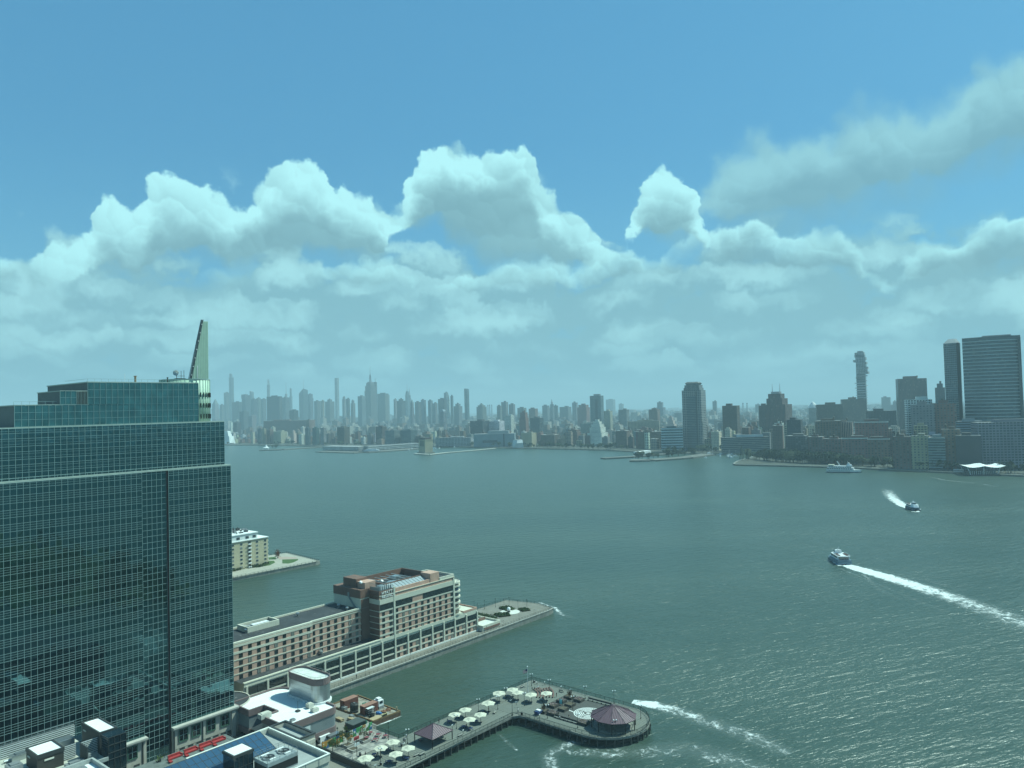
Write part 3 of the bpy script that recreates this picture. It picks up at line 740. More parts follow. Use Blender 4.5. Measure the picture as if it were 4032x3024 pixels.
    for k in range(60):
        c = Vector((-226.5 + rr.gauss(0, .5), 107.3 + rr.gauss(0, .6), 10.6 + rr.gauss(0, .3))); d = Vector((rr.uniform(-1, 1), rr.uniform(-1, 1), rr.uniform(-.3, 1))).normalized() * .3; e = d.orthogonal().normalized() * .12
        b.poly([c - d, c + e, c + d, c - e])
    part('foliage', b, mat('shrub_leaf', (.20, .26, .07), .7), pl)
build_atrium()

# ---- rooftop of the dark block at the lower left edge
def build_leftblock():
    t = sthing('rooftop_plant_block', 'dark glass block with white topped plant rooms and louvred screens on its roof', 'building', -212, 70, 2.6)
    gl = glass_mat('navy_facade_glass', (.010, .022, .030), .06, .9)
    b = MB(); b.box(-224.5, -202.2, 40, 83.0, 2.6, 25.5); b.box(-206, -202.2, 83, 87.4, 2.6, 30.9); b.box(-224.5, -206, 83, 87.4, 2.6, 25.5); part('glass_walls', b, gl, t)
    b = MB(); b.box(-224.3, -202.6, 40.2, 82.9, 25.5, 25.62); part('roof', b, mat('pale_roof', (.50, .50, .43), .85, var=.2, vscale=.5), t)
    bar = unit_box('facade_bar', M_DARKM)
    for i in range(27): lpart('facade_bar', bar, t, (-202.15, 47 + i * 1.5, 14), 0, (.12, .09, 23))
    for z in (8, 11.6, 15.2, 18.8, 22.4, 25.4): lpart('facade_bar', bar, t, (-202.15, 65, z), 0, (.14, 44.6, .14))
    for z in (27.0, 28.9, 30.8): lpart('facade_bar', bar, t, (-202.15, 85.2, z), 0, (.14, 4.4, .14))
    for i in range(4): lpart('facade_bar', bar, t, (-202.15, 83.1 + i * 1.42, 28), 0, (.12, .09, 5.6))
    b = MB(); b.box(-202.4, -202.0, 40, 83, 25.4, 26.3); part('parapet', b, mat('parapet_grey', (.34, .36, .34), .7), t)
    def plant(x0, x1, y0, y1, z0, z1, dark):
        b = MB(); b.box(x0, x1, y0, y1, z0, z1 - .5); r = part('plant_room', b, dark, t)
        b = MB(); b.ring([(x0 - .15, y0 - .15), (x1 + .15, y0 - .15), (x1 + .15, y1 + .15), (x0 - .15, y1 + .15)], .35, z1 - .9, z1); part('parapet', b, M_DARKM, r)
        b = MB(); b.box(x0 + .15, x1 - .15, y0 + .15, y1 - .15, z1 - .5, z1 - .25); part('white_roof', b, M_WHITE, r)
        b = MB(); b.box(x1, x1 + .15, y0 + 1.5, y0 + 3.6, z1 - 1.9, z1 - 1.55); b.box(x0 + 1.2, x0 + 2.6, y0 - .15, y0, z1 - 1.9, z1 - 1.6); part('light_fitting', b, mat('lamp_box', (.7, .68, .58), .5), r)
    M_UMB = mat('dark_brown_cladding', (.055, .052, .046), .6)
    plant(-218.0, -207.2, 83.0, 87.2, 25.5, 31.0, M_DARKM)
    plant(-215.3, -208.0, 69.2, 75.0, 25.6, 30.0, M_UMB)
    # louvred screens
    lv = unit_box('louvre', mat('louvre_pale', (.62, .66, .64), .5))
    def louvres(p, q_, z0, z1, n, name='louvre_screen'):
        m = MB(); m.bar((p[0], p[1], (z0 + z1) / 2), (q_[0], q_[1], (z0 + z1) / 2), .08, z1 - z0); s = part(name, m, M_BLACK, t)
        for i in range(n):
            z = z0 + (i + .5) * (z1 - z0) / n; k = MB(); d = Vector((q_[1] - p[1], p[0] - q_[0], 0)).normalized() * .12
            k.bar((p[0] + d.x, p[1] + d.y, z), (q_[0] + d.x, q_[1] + d.y, z), .10, (z1 - z0) / n * .5); part('louvre', k, MATS['louvre_pale'], s)
    louvres((-224.2, 56), (-224.2, 83.5), 25.7, 28.6, 6)
    louvres((-208.6, 79.2), (-208.6, 83.0), 25.8, 29.6, 9)
    louvres((-210.4, 75.4), (-210.4, 78.6), 25.8, 29.2, 8)
    b = MB(); b.box(-208.6, -204.4, 78.9, 79.2, 25.6, 29.4); part('screen_wall', b, M_DARKM, t)
    r = MB()
    for i in range(20): r.tube((-224.6, 56 + i * 1.45, 28.6), (-224.6, 56 + i * 1.45, 29.5), .05, n=4)
    r.bar((-224.6, 56, 29.5), (-224.6, 83.6, 29.5), .12, .12); r.box(-225.2, -224.2, 56, 83.6, 28.4, 28.6)
    part('roof_rail', r, M_STEEL, t)
    for (x, y, a, c, h, m) in ((-219.5, 78, 1.6, 3.2, 2.0, M_ALU), (-212, 65.5, 1.5, 1.5, 2.6, M_STEEL), (-206, 80.5, .8, 1.4, 1.2, M_STEEL), (-221, 70, 1.2, 2.5, 1.4, M_ALU), (-206.5, 66, 2.2, 3.0, .8, M_WHITE), (-205, 76.3, 1.0, 2.0, 1.0, M_STEEL)):
        b = MB(); b.box(x - a, x + a, y - c, y + c, 25.65, 25.65 + h); b.tube((x, y - c, 26.1), (x, y - c - 1.4, 26.1), .3, n=7); b.box(x - a * .6, x + a * .6, y - c * .6, y + c * .6, 25.65 + h, 25.9 + h); part('rooftop_unit', b, m, t)
    for k in range(5):
        b = MB(); b.tube((-214 + k * .5, 67 - k * .4, 25.7), (-206, 68.2 - k * .7, 26.1 + .1 * k), .10, n=5); part('pipe', b, M_ALU, t)
    u = sthing('white_stair_block', 'small block with white flat roof and dark coping standing before the plant rooms', 'building', -191, 70, 2.6)
    b = MB(); b.box(-196, -186, 60, 76.8, 2.6, 28.6); part('walls', b, mat('pale_wall', (.52, .55, .54), .7, streak=.2), u)
    b = MB(); b.ring([(-196.3, 59.7), (-185.7, 59.7), (-185.7, 77.1), (-196.3, 77.1)], .5, 28.4, 29.9); part('coping', b, mat('parapet_grey', (.34, .36, .34), .7), u)
    b = MB(); b.box(-195.8, -186.2, 60.2, 76.6, 28.6, 28.9); part('roof', b, M_WHITE, u)
    b = MB(); b.box(-193.4, -191.4, 72, 74, 28.9, 30.0); b.tube((-189, 73.6, 29), (-189, 68, 29), .2, n=6); part('roof_hatch', b, M_STEEL, u)
build_leftblock()
# low building that the tower's glass mirrors, just below the frame
b = MB(); b.box(-141, -100, 30, 139, 2.6, 15.5); b.box(-139, -102, 40, 130, 15.5, 17.0)
solo('quayside_building', b, M_DARKM, 'low dark quayside building mirrored in the lower panes of the glass tower', 'building', -120, 90, 2.6)
# ------------------------------------------------------------------ hotel on the long pier
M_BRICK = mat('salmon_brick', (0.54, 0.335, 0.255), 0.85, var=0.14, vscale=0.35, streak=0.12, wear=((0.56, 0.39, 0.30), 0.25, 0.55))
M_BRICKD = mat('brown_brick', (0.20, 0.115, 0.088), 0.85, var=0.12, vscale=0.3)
M_CREAM = mat('cream_band', (0.62, 0.60, 0.49), 0.8, var=0.07, streak=0.10)
def pier_ground():
    poly = [(-249.3, 184), (-249.0, 326), (-250.2, 331), (-262.5, 334.5), (-282.8, 330.2), (-283.6, 184)]
    land('hotel_pier', poly, -2, 2.5, M_DECKC, 'long concrete pier under the hotel')
    land('hotel_pier_edge', [(-249.0, 184.5), (-248.9, 326), (-250.0, 331.4), (-250.4, 331.2), (-249.4, 326), (-249.5, 184.5)], 2.2, 2.75, mat('granite_kerb', (.42, .42, .38), .85, var=.2), 'pale kerb along pier edge')
pier_ground()

def build_hotel():
    t = sthing('hotel', 'long salmon brick hotel with cream bands on a pier, taller block at its river end', 'hotel', -257, 215, 2.5)
    C0 = -256.0
    # masses
    b = MB(); b.box(-282, C0 + .0, 152, 277, 2.5, 12.7); part('plinth', b, M_CREAM, t)
    b = MB(); b.box(-280.7, -262.9, 140, 211.5, 12.7, 26.0); b.box(-263.2, -262.0, 140, 186.3, 12.7, 26.0); part('wing_wall', b, M_BRICK, t)
    b = MB(); b.box(-281, C0, 216, 261.8, 12.7, 29.9); b.box(-281, -262.5, 211.5, 216, 12.7, 29.9); part('tower_wall', b, M_BRICK, t)
    b = MB(); b.box(-281, C0 + .02, 216, 261.8, 29.9, 31.4); part('tower_parapet', b, M_BRICK, t)
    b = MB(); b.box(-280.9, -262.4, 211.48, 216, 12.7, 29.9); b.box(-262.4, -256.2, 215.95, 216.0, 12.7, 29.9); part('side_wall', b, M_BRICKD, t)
    # roofs
    b = MB(); b.box(-280.2, -263.4, 140, 211.2, 26.0, 26.1); b.box(-262.4, -256.6, 152, 215.8, 12.72, 12.8); part('black_roof', b, M_BLKROOF, t)
    b = MB()
    b.box(-262.95, -261.95, 140, 186.3, 25.9, 26.6); b.box(-263.5, -262.7, 186.3, 211.4, 25.9, 26.6); b.box(-281, -280.4, 140, 211.4, 26.0, 26.7)
    part('wing_coping', b, M_CREAM, t)
    b = MB(); b.box(C0 - .5, C0 + .22, 152, 216, 11.6, 13.3); b.box(C0 - .3, C0 + .4, 152, 216, 12.9, 13.15); part('plinth_coping', b, M_CREAM, t)
    # horizontal cream bands: wing
    band = unit_box('band', M_CREAM)
    for z in (25.25, 22.75, 20.15, 17.55, 14.95):
        h = .85 if z > 22 else .36
        lpart('band', band, t, (-261.95, 163, z), 0, (.16, 46.4, h)); lpart('band', band, t, (-262.86, 198.9, z), 0, (.14, 25.0, .34))
    # tower bands
    for z in (24.75, 22.25, 19.75, 17.2, 14.6):
        lpart('band', band, t, (C0 + .06, 220.3, z), 0, (.16, 8.6, .75 if z < 24 else .6)); lpart('band', band, t, (C0 + .06, 243.2, z), 0, (.16, 36.8, .32 if z < 22 else .62))
        lpart('band', band, t, (-259.2, 215.93, z), 0, (6.4, .1, .3)); lpart('band', band, t, (-271, 211.4, z), 0, (16.9, .1, .3))
    lpart('band', band, t, (C0 + .12, 238.9, 28.75), 0, (.3, 45.8, 2.1))
    lpart('band', band, t, (C0 + .10, 238.9, 31.3), 0, (.3, 45.8, .25))
    lpart('band', band, t, (C0 + .12, 238.9, 12.5), 0, (.3, 45.8, 1.4))
    lpart('band', band, t, (-259.2, 215.9, 28.75), 0, (6.4, .12, 2.1))
    # piers (vertical)
    for y, z1 in ((224.3, 34.0), (261.3, 30.8)): lpart('pier', band, t, (C0 + .16, y, (12 + z1) / 2), 0, (.4, .95, z1 - 12))
    # windows
    WM = MB(); WM.box(-.06, .05, -.75, .75, -.80, .80); WM.k = 1; WM.box(.05, .10, -.68, .10, -.72, .72); WM.box(.05, .10, .22, .68, -.72, .72)
    wme = WM.mesh('window', [mat('bronze_frame', (.07, .075, .07), .5), glass_mat('hotel_window', (.016, .024, .026), .06, .6, .4, blind=.14)])
    n = 0
    for z in (24.0, 21.45, 18.85, 16.25, 13.75):
        y = 151.0
        while y < 186: lpart('window', wme, t, (-261.98, y, z), 0); y += 3.72; n += 1
        y = 187.4
        while y < 210.5: lpart('window', wme, t, (-262.88, y, z), 0); y += 3.66; n += 1
    for z in (23.4, 20.9, 18.4, 15.85, 13.5):
        y = 225.8
        while y < 261: lpart('window', wme, t, (C0 + .02, y, z), 0); y += 3.79; n += 1
        for y in (218.2, 222.2): lpart('window', wme, t, (C0 + .02, y, z), 0); n += 1
    # long glazed strips: top floor, plinth
    G_ = glass_mat('strip_glass', (.014, .022, .024), .05, .8, .3)
    SG = MB(); SG.box(-.05, .04, -.5, .5, -.5, .5); sg = SG.mesh('strip_pane', G_)
    fr = unit_box('window_frame', mat('bronze_frame', (.07, .075, .07), .5))
    def strip(y0, y1, z0, z1, n, x=C0):
        f = lpart('window_frame', fr, t, (x + .04, (y0 + y1) / 2, (z0 + z1) / 2), 0, (.12, y1 - y0, z1 - z0)); w = (y1 - y0) / n
        for k in range(n): lpart('strip_pane', sg, t, (x + .14, y0 + (k + .5) * w, (z0 + z1) / 2), 0, (1, w - .16, z1 - z0 - .2))
    strip(216.3, 223.7, 25.1, 27.5, 2); strip(225, 235, 25.1, 27.5, 3); strip(241.5, 260.8, 25.1, 27.5, 5)
    cols = [152.5 + i * 8.6 for i in range(4)]
    # plinth: bays between pale columns
    ys = [153.2, 161.8, 170.4, 179.0, 187.4, 195.0, 202.6, 210.2, 217.0, 224.3, 231.7, 239.2, 246.7, 254.1, 261.4, 269.3, 277.0]
    for i, y in enumerate(ys): lpart('column', band, t, (C0 + .22, y, 7.2), 0, (.55, .75, 9.4))
    for z in (8.0, 5.35): lpart('band', band, t, (C0 + .10, 215, z), 0, (.3, 124, .55))
    for i in range(len(ys) - 1):
        a, c = ys[i] + .5, ys[i + 1] - .5
        if i < 4: strip(a, c, 8.4, 11.2, 2); strip(a, c, 5.7, 7.7, 3); strip(a, c, 2.9, 5.0, 2)
        else:
            strip(a, c, 8.35, 10.9, 2)
            if i < 9: strip(a, c, 5.75, 7.6, 3); strip(a, c, 3.0, 5.0, 2)
            else:
                w = MB(); w.box(C0 + .01, C0 + .07, a, c, 5.65, 7.7); w.box(C0 + .01, C0 + .07, a, c, 2.6, 5.05); part('brick_infill', w, M_BRICK, t)
                for yy in ((a + c) / 2 - 1.75, (a + c) / 2 + 1.75):
                    for z in (6.65, 4.15): lpart('window', wme, t, (C0 + .08, yy, z), 0); n += 1
    b = MB(); b.box(C0 + .3, C0 + .7, 186, 277, 2.5, 3.1); part('base_kerb', b, mat('white_kerb', (.66, .67, .62), .8), t)
    # rounded balcony end
    bay = MB(); bay.smooth = True
    pts = [(-266, 261.8), (C0 - .2, 261.8)] + [(-260.4 + 4.3 * cos(a), 263.2 + 4.3 * sin(a)) for a in (-.25, .1, .45, .8, 1.15, 1.5)] + [(-266, 267.5)]
    bay.prism(pts, 12.7, 27.4); part('rounded_bay', bay, glass_mat('bay_glass', (.05, .06, .06), .08, .6), t)
    for z in (12.9, 15.7, 18.3, 20.9, 23.5, 26.1, 27.6):
        m = MB(); m.prism([(x + (.5 if x > -265 else 0), y + .45) if y > 262.5 else (x + .35, y) for (x, y) in pts], z, z + .75); part('balcony_slab', m, M_CREAM, t)
    m = MB()
    for i, p in enumerate(pts[1:]):
        m.tube((p[0], p[1], 28.3), (p[0], p[1], 29.3), .05, n=4)
        if i: m.bar((pts[i][0], pts[i][1], 29.3), (p[0], p[1], 29.3), .06, .06); m.bar((pts[i][0], pts[i][1], 28.8), (p[0], p[1], 28.8), .05, .05)
    part('terrace_rail', m, M_STEEL, t)
    # low terrace block and its walls
    b = MB(); b.box(-276, C0 - .1, 261.8, 277.0, 12.7, 13.2); part('terrace_roof', b, M_CREAM, t)
    b = MB(); b.ring([(-276, 267.6), (C0, 267.6), (C0, 277.2), (-276, 277.2)], .4, 12.8, 13.8); part('terrace_parapet', b, M_BRICK, t)
    b = MB(); b.box(-281, -252.5, 277, 290, 2.5, 4.2); part('lower_terrace', b, mat('pale_paving', (.60, .60, .53), .85), t)
    b = MB(); b.ring([(-281, 277.1), (-252.3, 277.1), (-252.3, 290.2), (-281, 290.2)], .5, 4.0, 5.2); part('terrace_wall', b, M_CREAM, t)
    b = MB(); b.box(-262, -261.5, 278, 289, 4.2, 5.6); b.box(-270, -269.5, 278, 289, 4.2, 5.6); b.box(-252.25, -252.1, 278, 289.5, 3.0, 4.0); part('planter_wall', b, M_BRICKD, t)
    # stair and lift block at the junction
    b = MB(); b.box(-281, -262.6, 211.3, 216.4, 26.1, 30.4); part('cream_block', b, M_CREAM, t)
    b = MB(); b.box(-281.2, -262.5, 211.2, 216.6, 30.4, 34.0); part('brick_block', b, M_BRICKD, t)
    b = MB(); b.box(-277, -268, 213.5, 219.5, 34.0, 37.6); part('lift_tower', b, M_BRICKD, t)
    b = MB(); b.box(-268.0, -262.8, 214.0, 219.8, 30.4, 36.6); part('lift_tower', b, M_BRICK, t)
    m = MB()
    for k in range(8): m.bar((-262.3, 211.0 - k * .55 + 4.2, 26.2 + (7 - k) * .0 + k * .0), (-262.3, 211.2 - k * .55 + 4.2, 26.2), .1, .1)
    m.bar((-270, 211.1, 30.2), (-265.5, 210.9, 26.2), .9, .25); m.bar((-270, 210.7, 31.2), (-265.5, 210.5, 27.2), .06, .06)
    m.box(-270.9, -269.9, 210.9, 211.3, 30.3, 32.2)
    part('outside_stair', m, M_STEEL, t)
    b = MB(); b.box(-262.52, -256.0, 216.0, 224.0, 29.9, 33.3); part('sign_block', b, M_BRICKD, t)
    # mechanical deck: screens, louvres, ducts
    b = MB(); b.box(-280, -257, 217, 251, 31.4, 31.5); part('plant_deck', b, M_BLKROOF, t)
    b = MB(); b.box(-257.0, -256.4, 224.8, 246.5, 31.4, 33.0); part('plant_screen', b, M_BRICK, t)
    b = MB(); b.ring([(-281.4, 224.0), (-262, 224.0), (-262, 252.0), (-281.4, 252.0)], .45, 31.4, 34.4); part('plant_parapet', b, M_BRICKD, t)
    b = MB(); b.box(-262.5, -256.2, 246.5, 252.2, 31.4, 35.4); part('brick_plant_room', b, M_BRICK, t)
    for k in range(6):
        m = MB(); m.bar((-262, 226 + k * 3.4, 33.4), (-279, 226 + k * 3.4, 33.4), .5, .3); part('roof_beam', m, M_STEEL, t)
    for k in range(10):
        m = MB(); m.poly([(-261.8, 225.5 + k * 2.05, 34.0), (-261.8, 227.3 + k * 2.05, 34.0), (-257.6, 227.3 + k * 2.05, 32.4), (-257.6, 225.5 + k * 2.05, 32.4)]); part('sloping_panel', m, mat('panel_grey', (.30, .34, .35), .5), t)
    m = MB()
    for i in range(9):
        m.tube((-262.2 + i * .72, 216.3, 33.3), (-262.2 + i * .72, 216.3, 36.2), .06, n=4)
    for i in range(11): m.tube((-256.3, 216.3 + i * .72, 33.3), (-256.3, 216.3 + i * .72, 36.2), .06, n=4)
    m.box(-262.3, -256.2, 216.2, 216.35, 33.4, 34.8); m.box(-256.35, -256.2, 216.2, 223.6, 33.4, 35.0)
    m.bar((-262.3, 216.3, 36.2), (-256.3, 216.3, 36.2), .1, .1); m.bar((-256.3, 216.3, 36.2), (-256.3, 223.6, 36.2), .1, .1)
    part('aerial_screen', m, M_STEEL, t)
    for i in range(6):
        m = MB(); y = 217 + i * 1.15; m.box(-256.15, -255.95, y, y + .35, 33.9, 35.7); part('panel_aerial', m, M_WHITE, t)
    for (x, y, a, c, h) in ((-259.5, 219.8, 1.6, 2.4, 2.8), (-266, 232, 2.0, 3.0, 1.6), (-273, 240, 2.2, 2.2, 1.8), (-270, 222, 1.5, 1.5, 1.6)):
        m = MB(); m.box(x - a, x + a, y - c, y + c, 31.6, 31.6 + h); m.box(x - a * .7, x + a * .7, y - c * .7, y + c * .7, 31.6 + h, 32 + h); part('rooftop_unit', m, M_ALU, t)
    for (x, y) in ((-264.5, 213, ), (-271, 221), (-266, 226)):
        m = MB(); m.smooth = True; m.lathe([(.05, 0), (.5, .12), (.75, .4)], 12); me = m.mesh('dish_aerial', M_WHITE); o = lpart('dish_aerial', me, t, (x, y, 36.7 if y < 220 else 34.6), 0); o.rotation_euler = (R_(60), 0, R_(70))
    m = MB()
    for k in range(14): m.tube((-277 + k * .7, 213.4, 37.6), (-277 + k * .7, 213.4, 38.8), .04, n=4); 
    m.bar((-277, 213.4, 38.8), (-268, 213.4, 38.8), .06, .06); m.bar((-268, 213.4, 38.8), (-268, 219.5, 38.8), .06, .06); m.bar((-277, 219.5, 38.8), (-268, 219.5, 38.8), .06, .06); m.bar((-277, 213.4, 38.8), (-277, 219.5, 38.8), .06, .06)
    part('roof_cage', m, M_STEEL, t)
    # right hand roof: sunken black roof inside a white rim
    b = MB(); b.box(-274, -256.6, 252.3, 261.2, 31.4, 31.5); part('black_roof', b, M_BLKROOF, t)
    b = MB(); b.ring([(-274.6, 252.2), (-256.0, 252.2), (-256.0, 261.8), (-274.6, 261.8)], .5, 31.4, 32.6); part('roof_rim', b, M_CREAM, t)
    # wing roof items
    sk = MB(); sk.ring([(-278.5, 163), (-271.0, 163), (-271.0, 177), (-278.5, 177)], .5, 26.1, 28.2); cu = part('roof_curb', sk, M_CREAM, t)
    sk = MB(); sk.box(-278, -271.5, 163.5, 176.5, 26.3, 27.2); part('curb_skylight', sk, M_ALU, cu)
    sk = MB(); sk.bar((-278, 163.6, 28), (-275, 166.4, 27.3), .3, .2); sk.bar((-271.5, 176.4, 28), (-274, 173.5, 27.3), .3, .2); sk.box(-275.5, -273.5, 167, 174, 27.2, 27.9); part('curb_brace', sk, mat('white_paint', (.78, .8, .78), .5), cu)
    for (px, py) in ((969, 2490), (1172, 2425), (1334, 2390), (1367, 2402)):
        p = S(px, py, 26.3); m = MB(); m.lathe([(.35, 26.1), (.35, 26.9), (.75, 27.0), (.75, 27.5), (.3, 27.7)], 10, (p.x, p.y)); part('roof_vent', m, M_ALU, t)
    for (px, py) in ((1265, 2576), (1262, 2572)):
        p = S(px, py, 13.0); m = MB(); m.lathe([(.35, 12.8), (.35, 13.6), (.75, 13.7), (.75, 14.2), (.3, 14.4)], 10, (p.x, p.y)); part('roof_vent', m, M_ALU, t)
    # lettering on the brick panel
    def text(s, y0, z0, size):
        cu_ = bpy.data.curves.new('lettering', 'FONT'); cu_.body = s; cu_.size = size; cu_.extrude = .12; cu_.space_character = 1.05
        o = bpy.data.objects.new('lettering', cu_); COL.objects.link(o)
        dg = bpy.context.evaluated_depsgraph_get(); me = bpy.data.meshes.new_from_object(o.evaluated_get(dg)); bpy.data.objects.remove(o)
        me.name = 'lettering'; me.materials.clear(); me.materials.append(mat('sign_letters', (.86, .88, .84), .4, var=.02))
        me.transform(Matrix(((0, 0, 1, -255.75), (1, 0, 0, y0), (0, 1, 0, z0), (0, 0, 0, 1))) )
        og = ORG[t.name]; me.transform(Matrix.Translation(-og)); obj('lettering', me, t)
    text('HYATT', 217.2, 31.75, 1.85); text('REGENCY', 217.2, 30.25, 1.55)
    return n
build_hotel()
# ------------------------------------------------------------------ L-shaped timber pier with plaza
PZ = 3.0
LM = [('the flagpole', -184, 226.3), ('the square purple canopy', -182.9, 175.8), ('the bandstand', -142.2, 219.8), ('the painted maze', -155, 223.6), ('the curved benches', -178.5, 230.5), ('the rusty leaved planter', -168.3, 231.2), ('the blue cart', -168.7, 213), ('the turquoise board', -167.2, 224.2), ('the inner bend of the rail', -175, 206.5), ('the red sign', -194.7, 154), ('the ramp balustrade', -188, 149.2), ('the lone middle umbrella', -184.3, 204.3), ('the far pier corner', -191, 238), ('the river side long bench', -157, 233.6), ('the inner long bench', -157.7, 213.9), ('the picnic tables of the plaza', -200, 166), ('the plaza rail corner', -193.6, 170.3), ('the outer pier rail', -175.8, 180), ('the inner pier rail', -192.6, 190), ('the rounded pier end', -133, 223)]
_nl = set()
def near(base, x, y):
    """label that says between which two landmarks of the pier a thing stands"""
    L = sorted(LM, key=lambda l: (l[1] - x) ** 2 + (l[2] - y) ** 2)
    for a, b in ((0, 1), (0, 2), (1, 2), (0, 3), (1, 3), (2, 3), (0, 4), (1, 4)):
        s = '%s between %s and %s' % (base, L[a][0], L[b][0])
        if s not in _nl and len(s.split()) < 17: _nl.add(s); return s
    return '%s near %s' % (base, L[0][0])
M_PLANK = mat('deck_plank', (0.175, 0.185, 0.16), 0.9, var=0.22, vscale=1.2)
M_PURPLE = mat('purple_metal_roof', (0.155, 0.092, 0.112), 0.55, 0.0, 0.08)
M_CANVAS = mat('cream_canvas', (0.55, 0.53, 0.42), 0.85, var=0.05)
M_RAIL = mat('dark_green_rail', (0.030, 0.045, 0.040), 0.5)
def arc(cx, cy, r, a0, a1, n): return [(cx + r * cos(R_(a0 + (a1 - a0) * i / n)), cy + r * sin(R_(a0 + (a1 - a0) * i / n))) for i in range(n + 1)]
# outline of the pier in site coordinates (anticlockwise)
PIER = [(-193.6, 149.5), (-176.6, 149.5), (-175.0, 206.2), (-173.6, 208.0), (-171.0, 208.6)] + [(-152.0, 208.3)] + arc(-147.2, 223.0, 14.7, -90, 62, 14) + [(-143.0, 237.2), (-191.6, 238.4)]
def build_pier():
    mb = MB(); mb.prism(PIER, 2.2, 2.9); me = mb.mesh('timber_pier', M_SEAWALL)
    o = obj('timber_pier', me, None, (0, 0, 0), GROT); tagit(o, 'weathered L shaped timber pier', 'pier', kind='structure')
    o['label'] = 'weathered timber pier deck'
    # planks: laid across the first arm, and across the second
    pm = MB(); pm.box(-.5, .5, -.5, .5, 0, 1); plank = pm.mesh('deck_plank', M_PLANK)
    def pl(x0, x1, y0, y1): lpl = obj('deck_plank', plank, o, ((x0 + x1) / 2, (y0 + y1) / 2, 2.9), 0, (x1 - x0, y1 - y0, .1 + random.uniform(0, .015)))
    y = 149.6
    while y < 207.4: pl(-193.3, -175.6 + (149.6 - y) * -.003, y, y + .92); y += .98
    x = -191.2
    def span(xm):
        if xm < -175.2: return 207.5, 238.0
        if xm < -171: return 208.9, 237.8
        lo = 208.7; hi = 237.2
        if xm > -152 :
            d = xm + 147.2
            if abs(d) < 14.4: r = math.sqrt(14.4 ** 2 - d * d); lo = max(208.6, 223.0 - r); hi = min(237.2, 223.0 + r) if xm > -143 else 237.0
        return lo, hi
    while x < -133.2:
        lo, hi = span(x + .45); pl(x, x + .9, lo, hi); x += .98
    # piles and fascia under the deck
    fb = MB()
    n = len(PIER)
    for i in range(1, n):
        a, b_ = Vector((*PIER[i], 0)), Vector((*PIER[(i + 1) % n], 0)); L = (b_ - a).length; k = 0.0
        while k < L:
            p = a.lerp(b_, k / L); fb.tube((p.x, p.y, -1), (p.x, p.y, 2.3), .28, n=6); k += 3.0
    obj('pile_row', fb.mesh('pile_row', mat('dark_pile', (.07, .075, .065), .9)), o)
    # rail
    rp = MB(); rp.tube((0, 0, 0), (0, 0, 1.25), .05, n=5); rpost = rp.mesh('rail_post', M_RAIL)
    t = sthing('pier_rail', 'dark metal railing that follows the edge of the timber pier', 'railing', -175, 190, PZ)
    def rail(pts, z=PZ, step=2.0):
        for a, b_ in zip(pts, pts[1:]):
            a, b_ = Vector((*a, z)), Vector((*b_, z)); L = (b_ - a).length
            m = MB()
            for h, w in ((1.25, .10), (.15, .05)): m.bar(a + Vector((0, 0, h)), b_ + Vector((0, 0, h)), w, w)
            k = .13
            while k < L: p = a.lerp(b_, k / L); m.bar(p + Vector((0, 0, .15)), p + Vector((0, 0, 1.22)), .035, .035); k += .30
            part('rail_run', m, M_RAIL, t)
            nn = max(1, int(L / step))
            for j in range(nn): p = a.lerp(b_, j / nn); lpart('rail_post', rpost, t, p)
    rail([(-176.6, 149.5), (-175.1, 206.0), (-173.7, 207.8), (-171.0, 208.4)] + [(-152.0, 208.1)] + arc(-147.2, 223.0, 14.6, -90, 62, 14) + [(-143.0, 237.1), (-191.5, 238.3), (-193.5, 170.3), (-206.8, 170.3)])
    # canopies -------------------------------------------------------------
    def canopy(name, label, cx, cy, nx, ny, ez, az_, poly=None):
        s = sthing(name, label, 'pavilion', cx, cy, PZ)
        if poly is None:
            E_ = [(cx - nx, cy - ny), (cx + nx, cy - ny), (cx + nx, cy + ny), (cx - nx, cy + ny)]
        else: E_ = poly
        n = len(E_); rf = MB()
        for i in range(n):
            a, b_ = E_[i], E_[(i + 1) % n]
            rf.poly([(*a, ez), (*b_, ez), (cx, cy, az_)]); rf.poly([(*b_, ez - .12), (*a, ez - .12), (cx, cy, az_ - .15)]); rf.poly([(*a, ez - .12), (*b_, ez - .12), (*b_, ez), (*a, ez)])
        ro = part('roof', rf, M_PURPLE, s)
        for i in range(n):
            a, b_ = Vector((*E_[i], ez)), Vector((*E_[(i + 1) % n], ez)); ap = Vector((cx, cy, az_)); L = (b_ - a).length; m = max(2, int(L / .75)); sm = MB()
            sm.bar(a + Vector((0, 0, .06)), ap + Vector((0, 0, .06)), .16, .12)
            for k in range(1, m):
                p = a.lerp(b_, k / m); f = 1 - abs(2 * k / m - 1); q_ = p.lerp((a + b_) / 2 * .0 + ap, min(.97, f) if False else .97)
                # standing seams run straight up the slope until they meet a hip
                mid = (a + b_) / 2; up = (ap - mid); q_ = p + up * (1 - abs(2 * k / m - 1)); sm.bar(p + Vector((0, 0, .04)), q_ + Vector((0, 0, .04)), .06, .08)
            part('roof_seam', sm, mat('purple_seam', (.12, .08, .095), .5), ro)
            pm_ = MB(); c = Vector((cx, cy, ez)); pp = a.lerp(c, .05); pm_.tube((pp.x, pp.y, PZ), (pp.x, pp.y, ez - .1), .16, n=6); part('post', pm_, M_BLACK, s)
            bm_ = MB(); q2 = b_.lerp(c, .05); bm_.bar((pp.x, pp.y, ez - .25), (q2.x, q2.y, ez - .25), .2, .25); part('eave_beam', bm_, M_BLACK, s)
        return s, E_
    canopy('square_canopy', 'square canopy with purple metal hip roof on dark posts at the start of the pier', -182.9, 175.8, 4.3, 4.7, 6.0, 8.6)
    oct_ = [(-142.2 + 7.9 * cos(R_(a)), 219.8 + 7.6 * sin(R_(a))) for a in range(-100, 260, 36)]
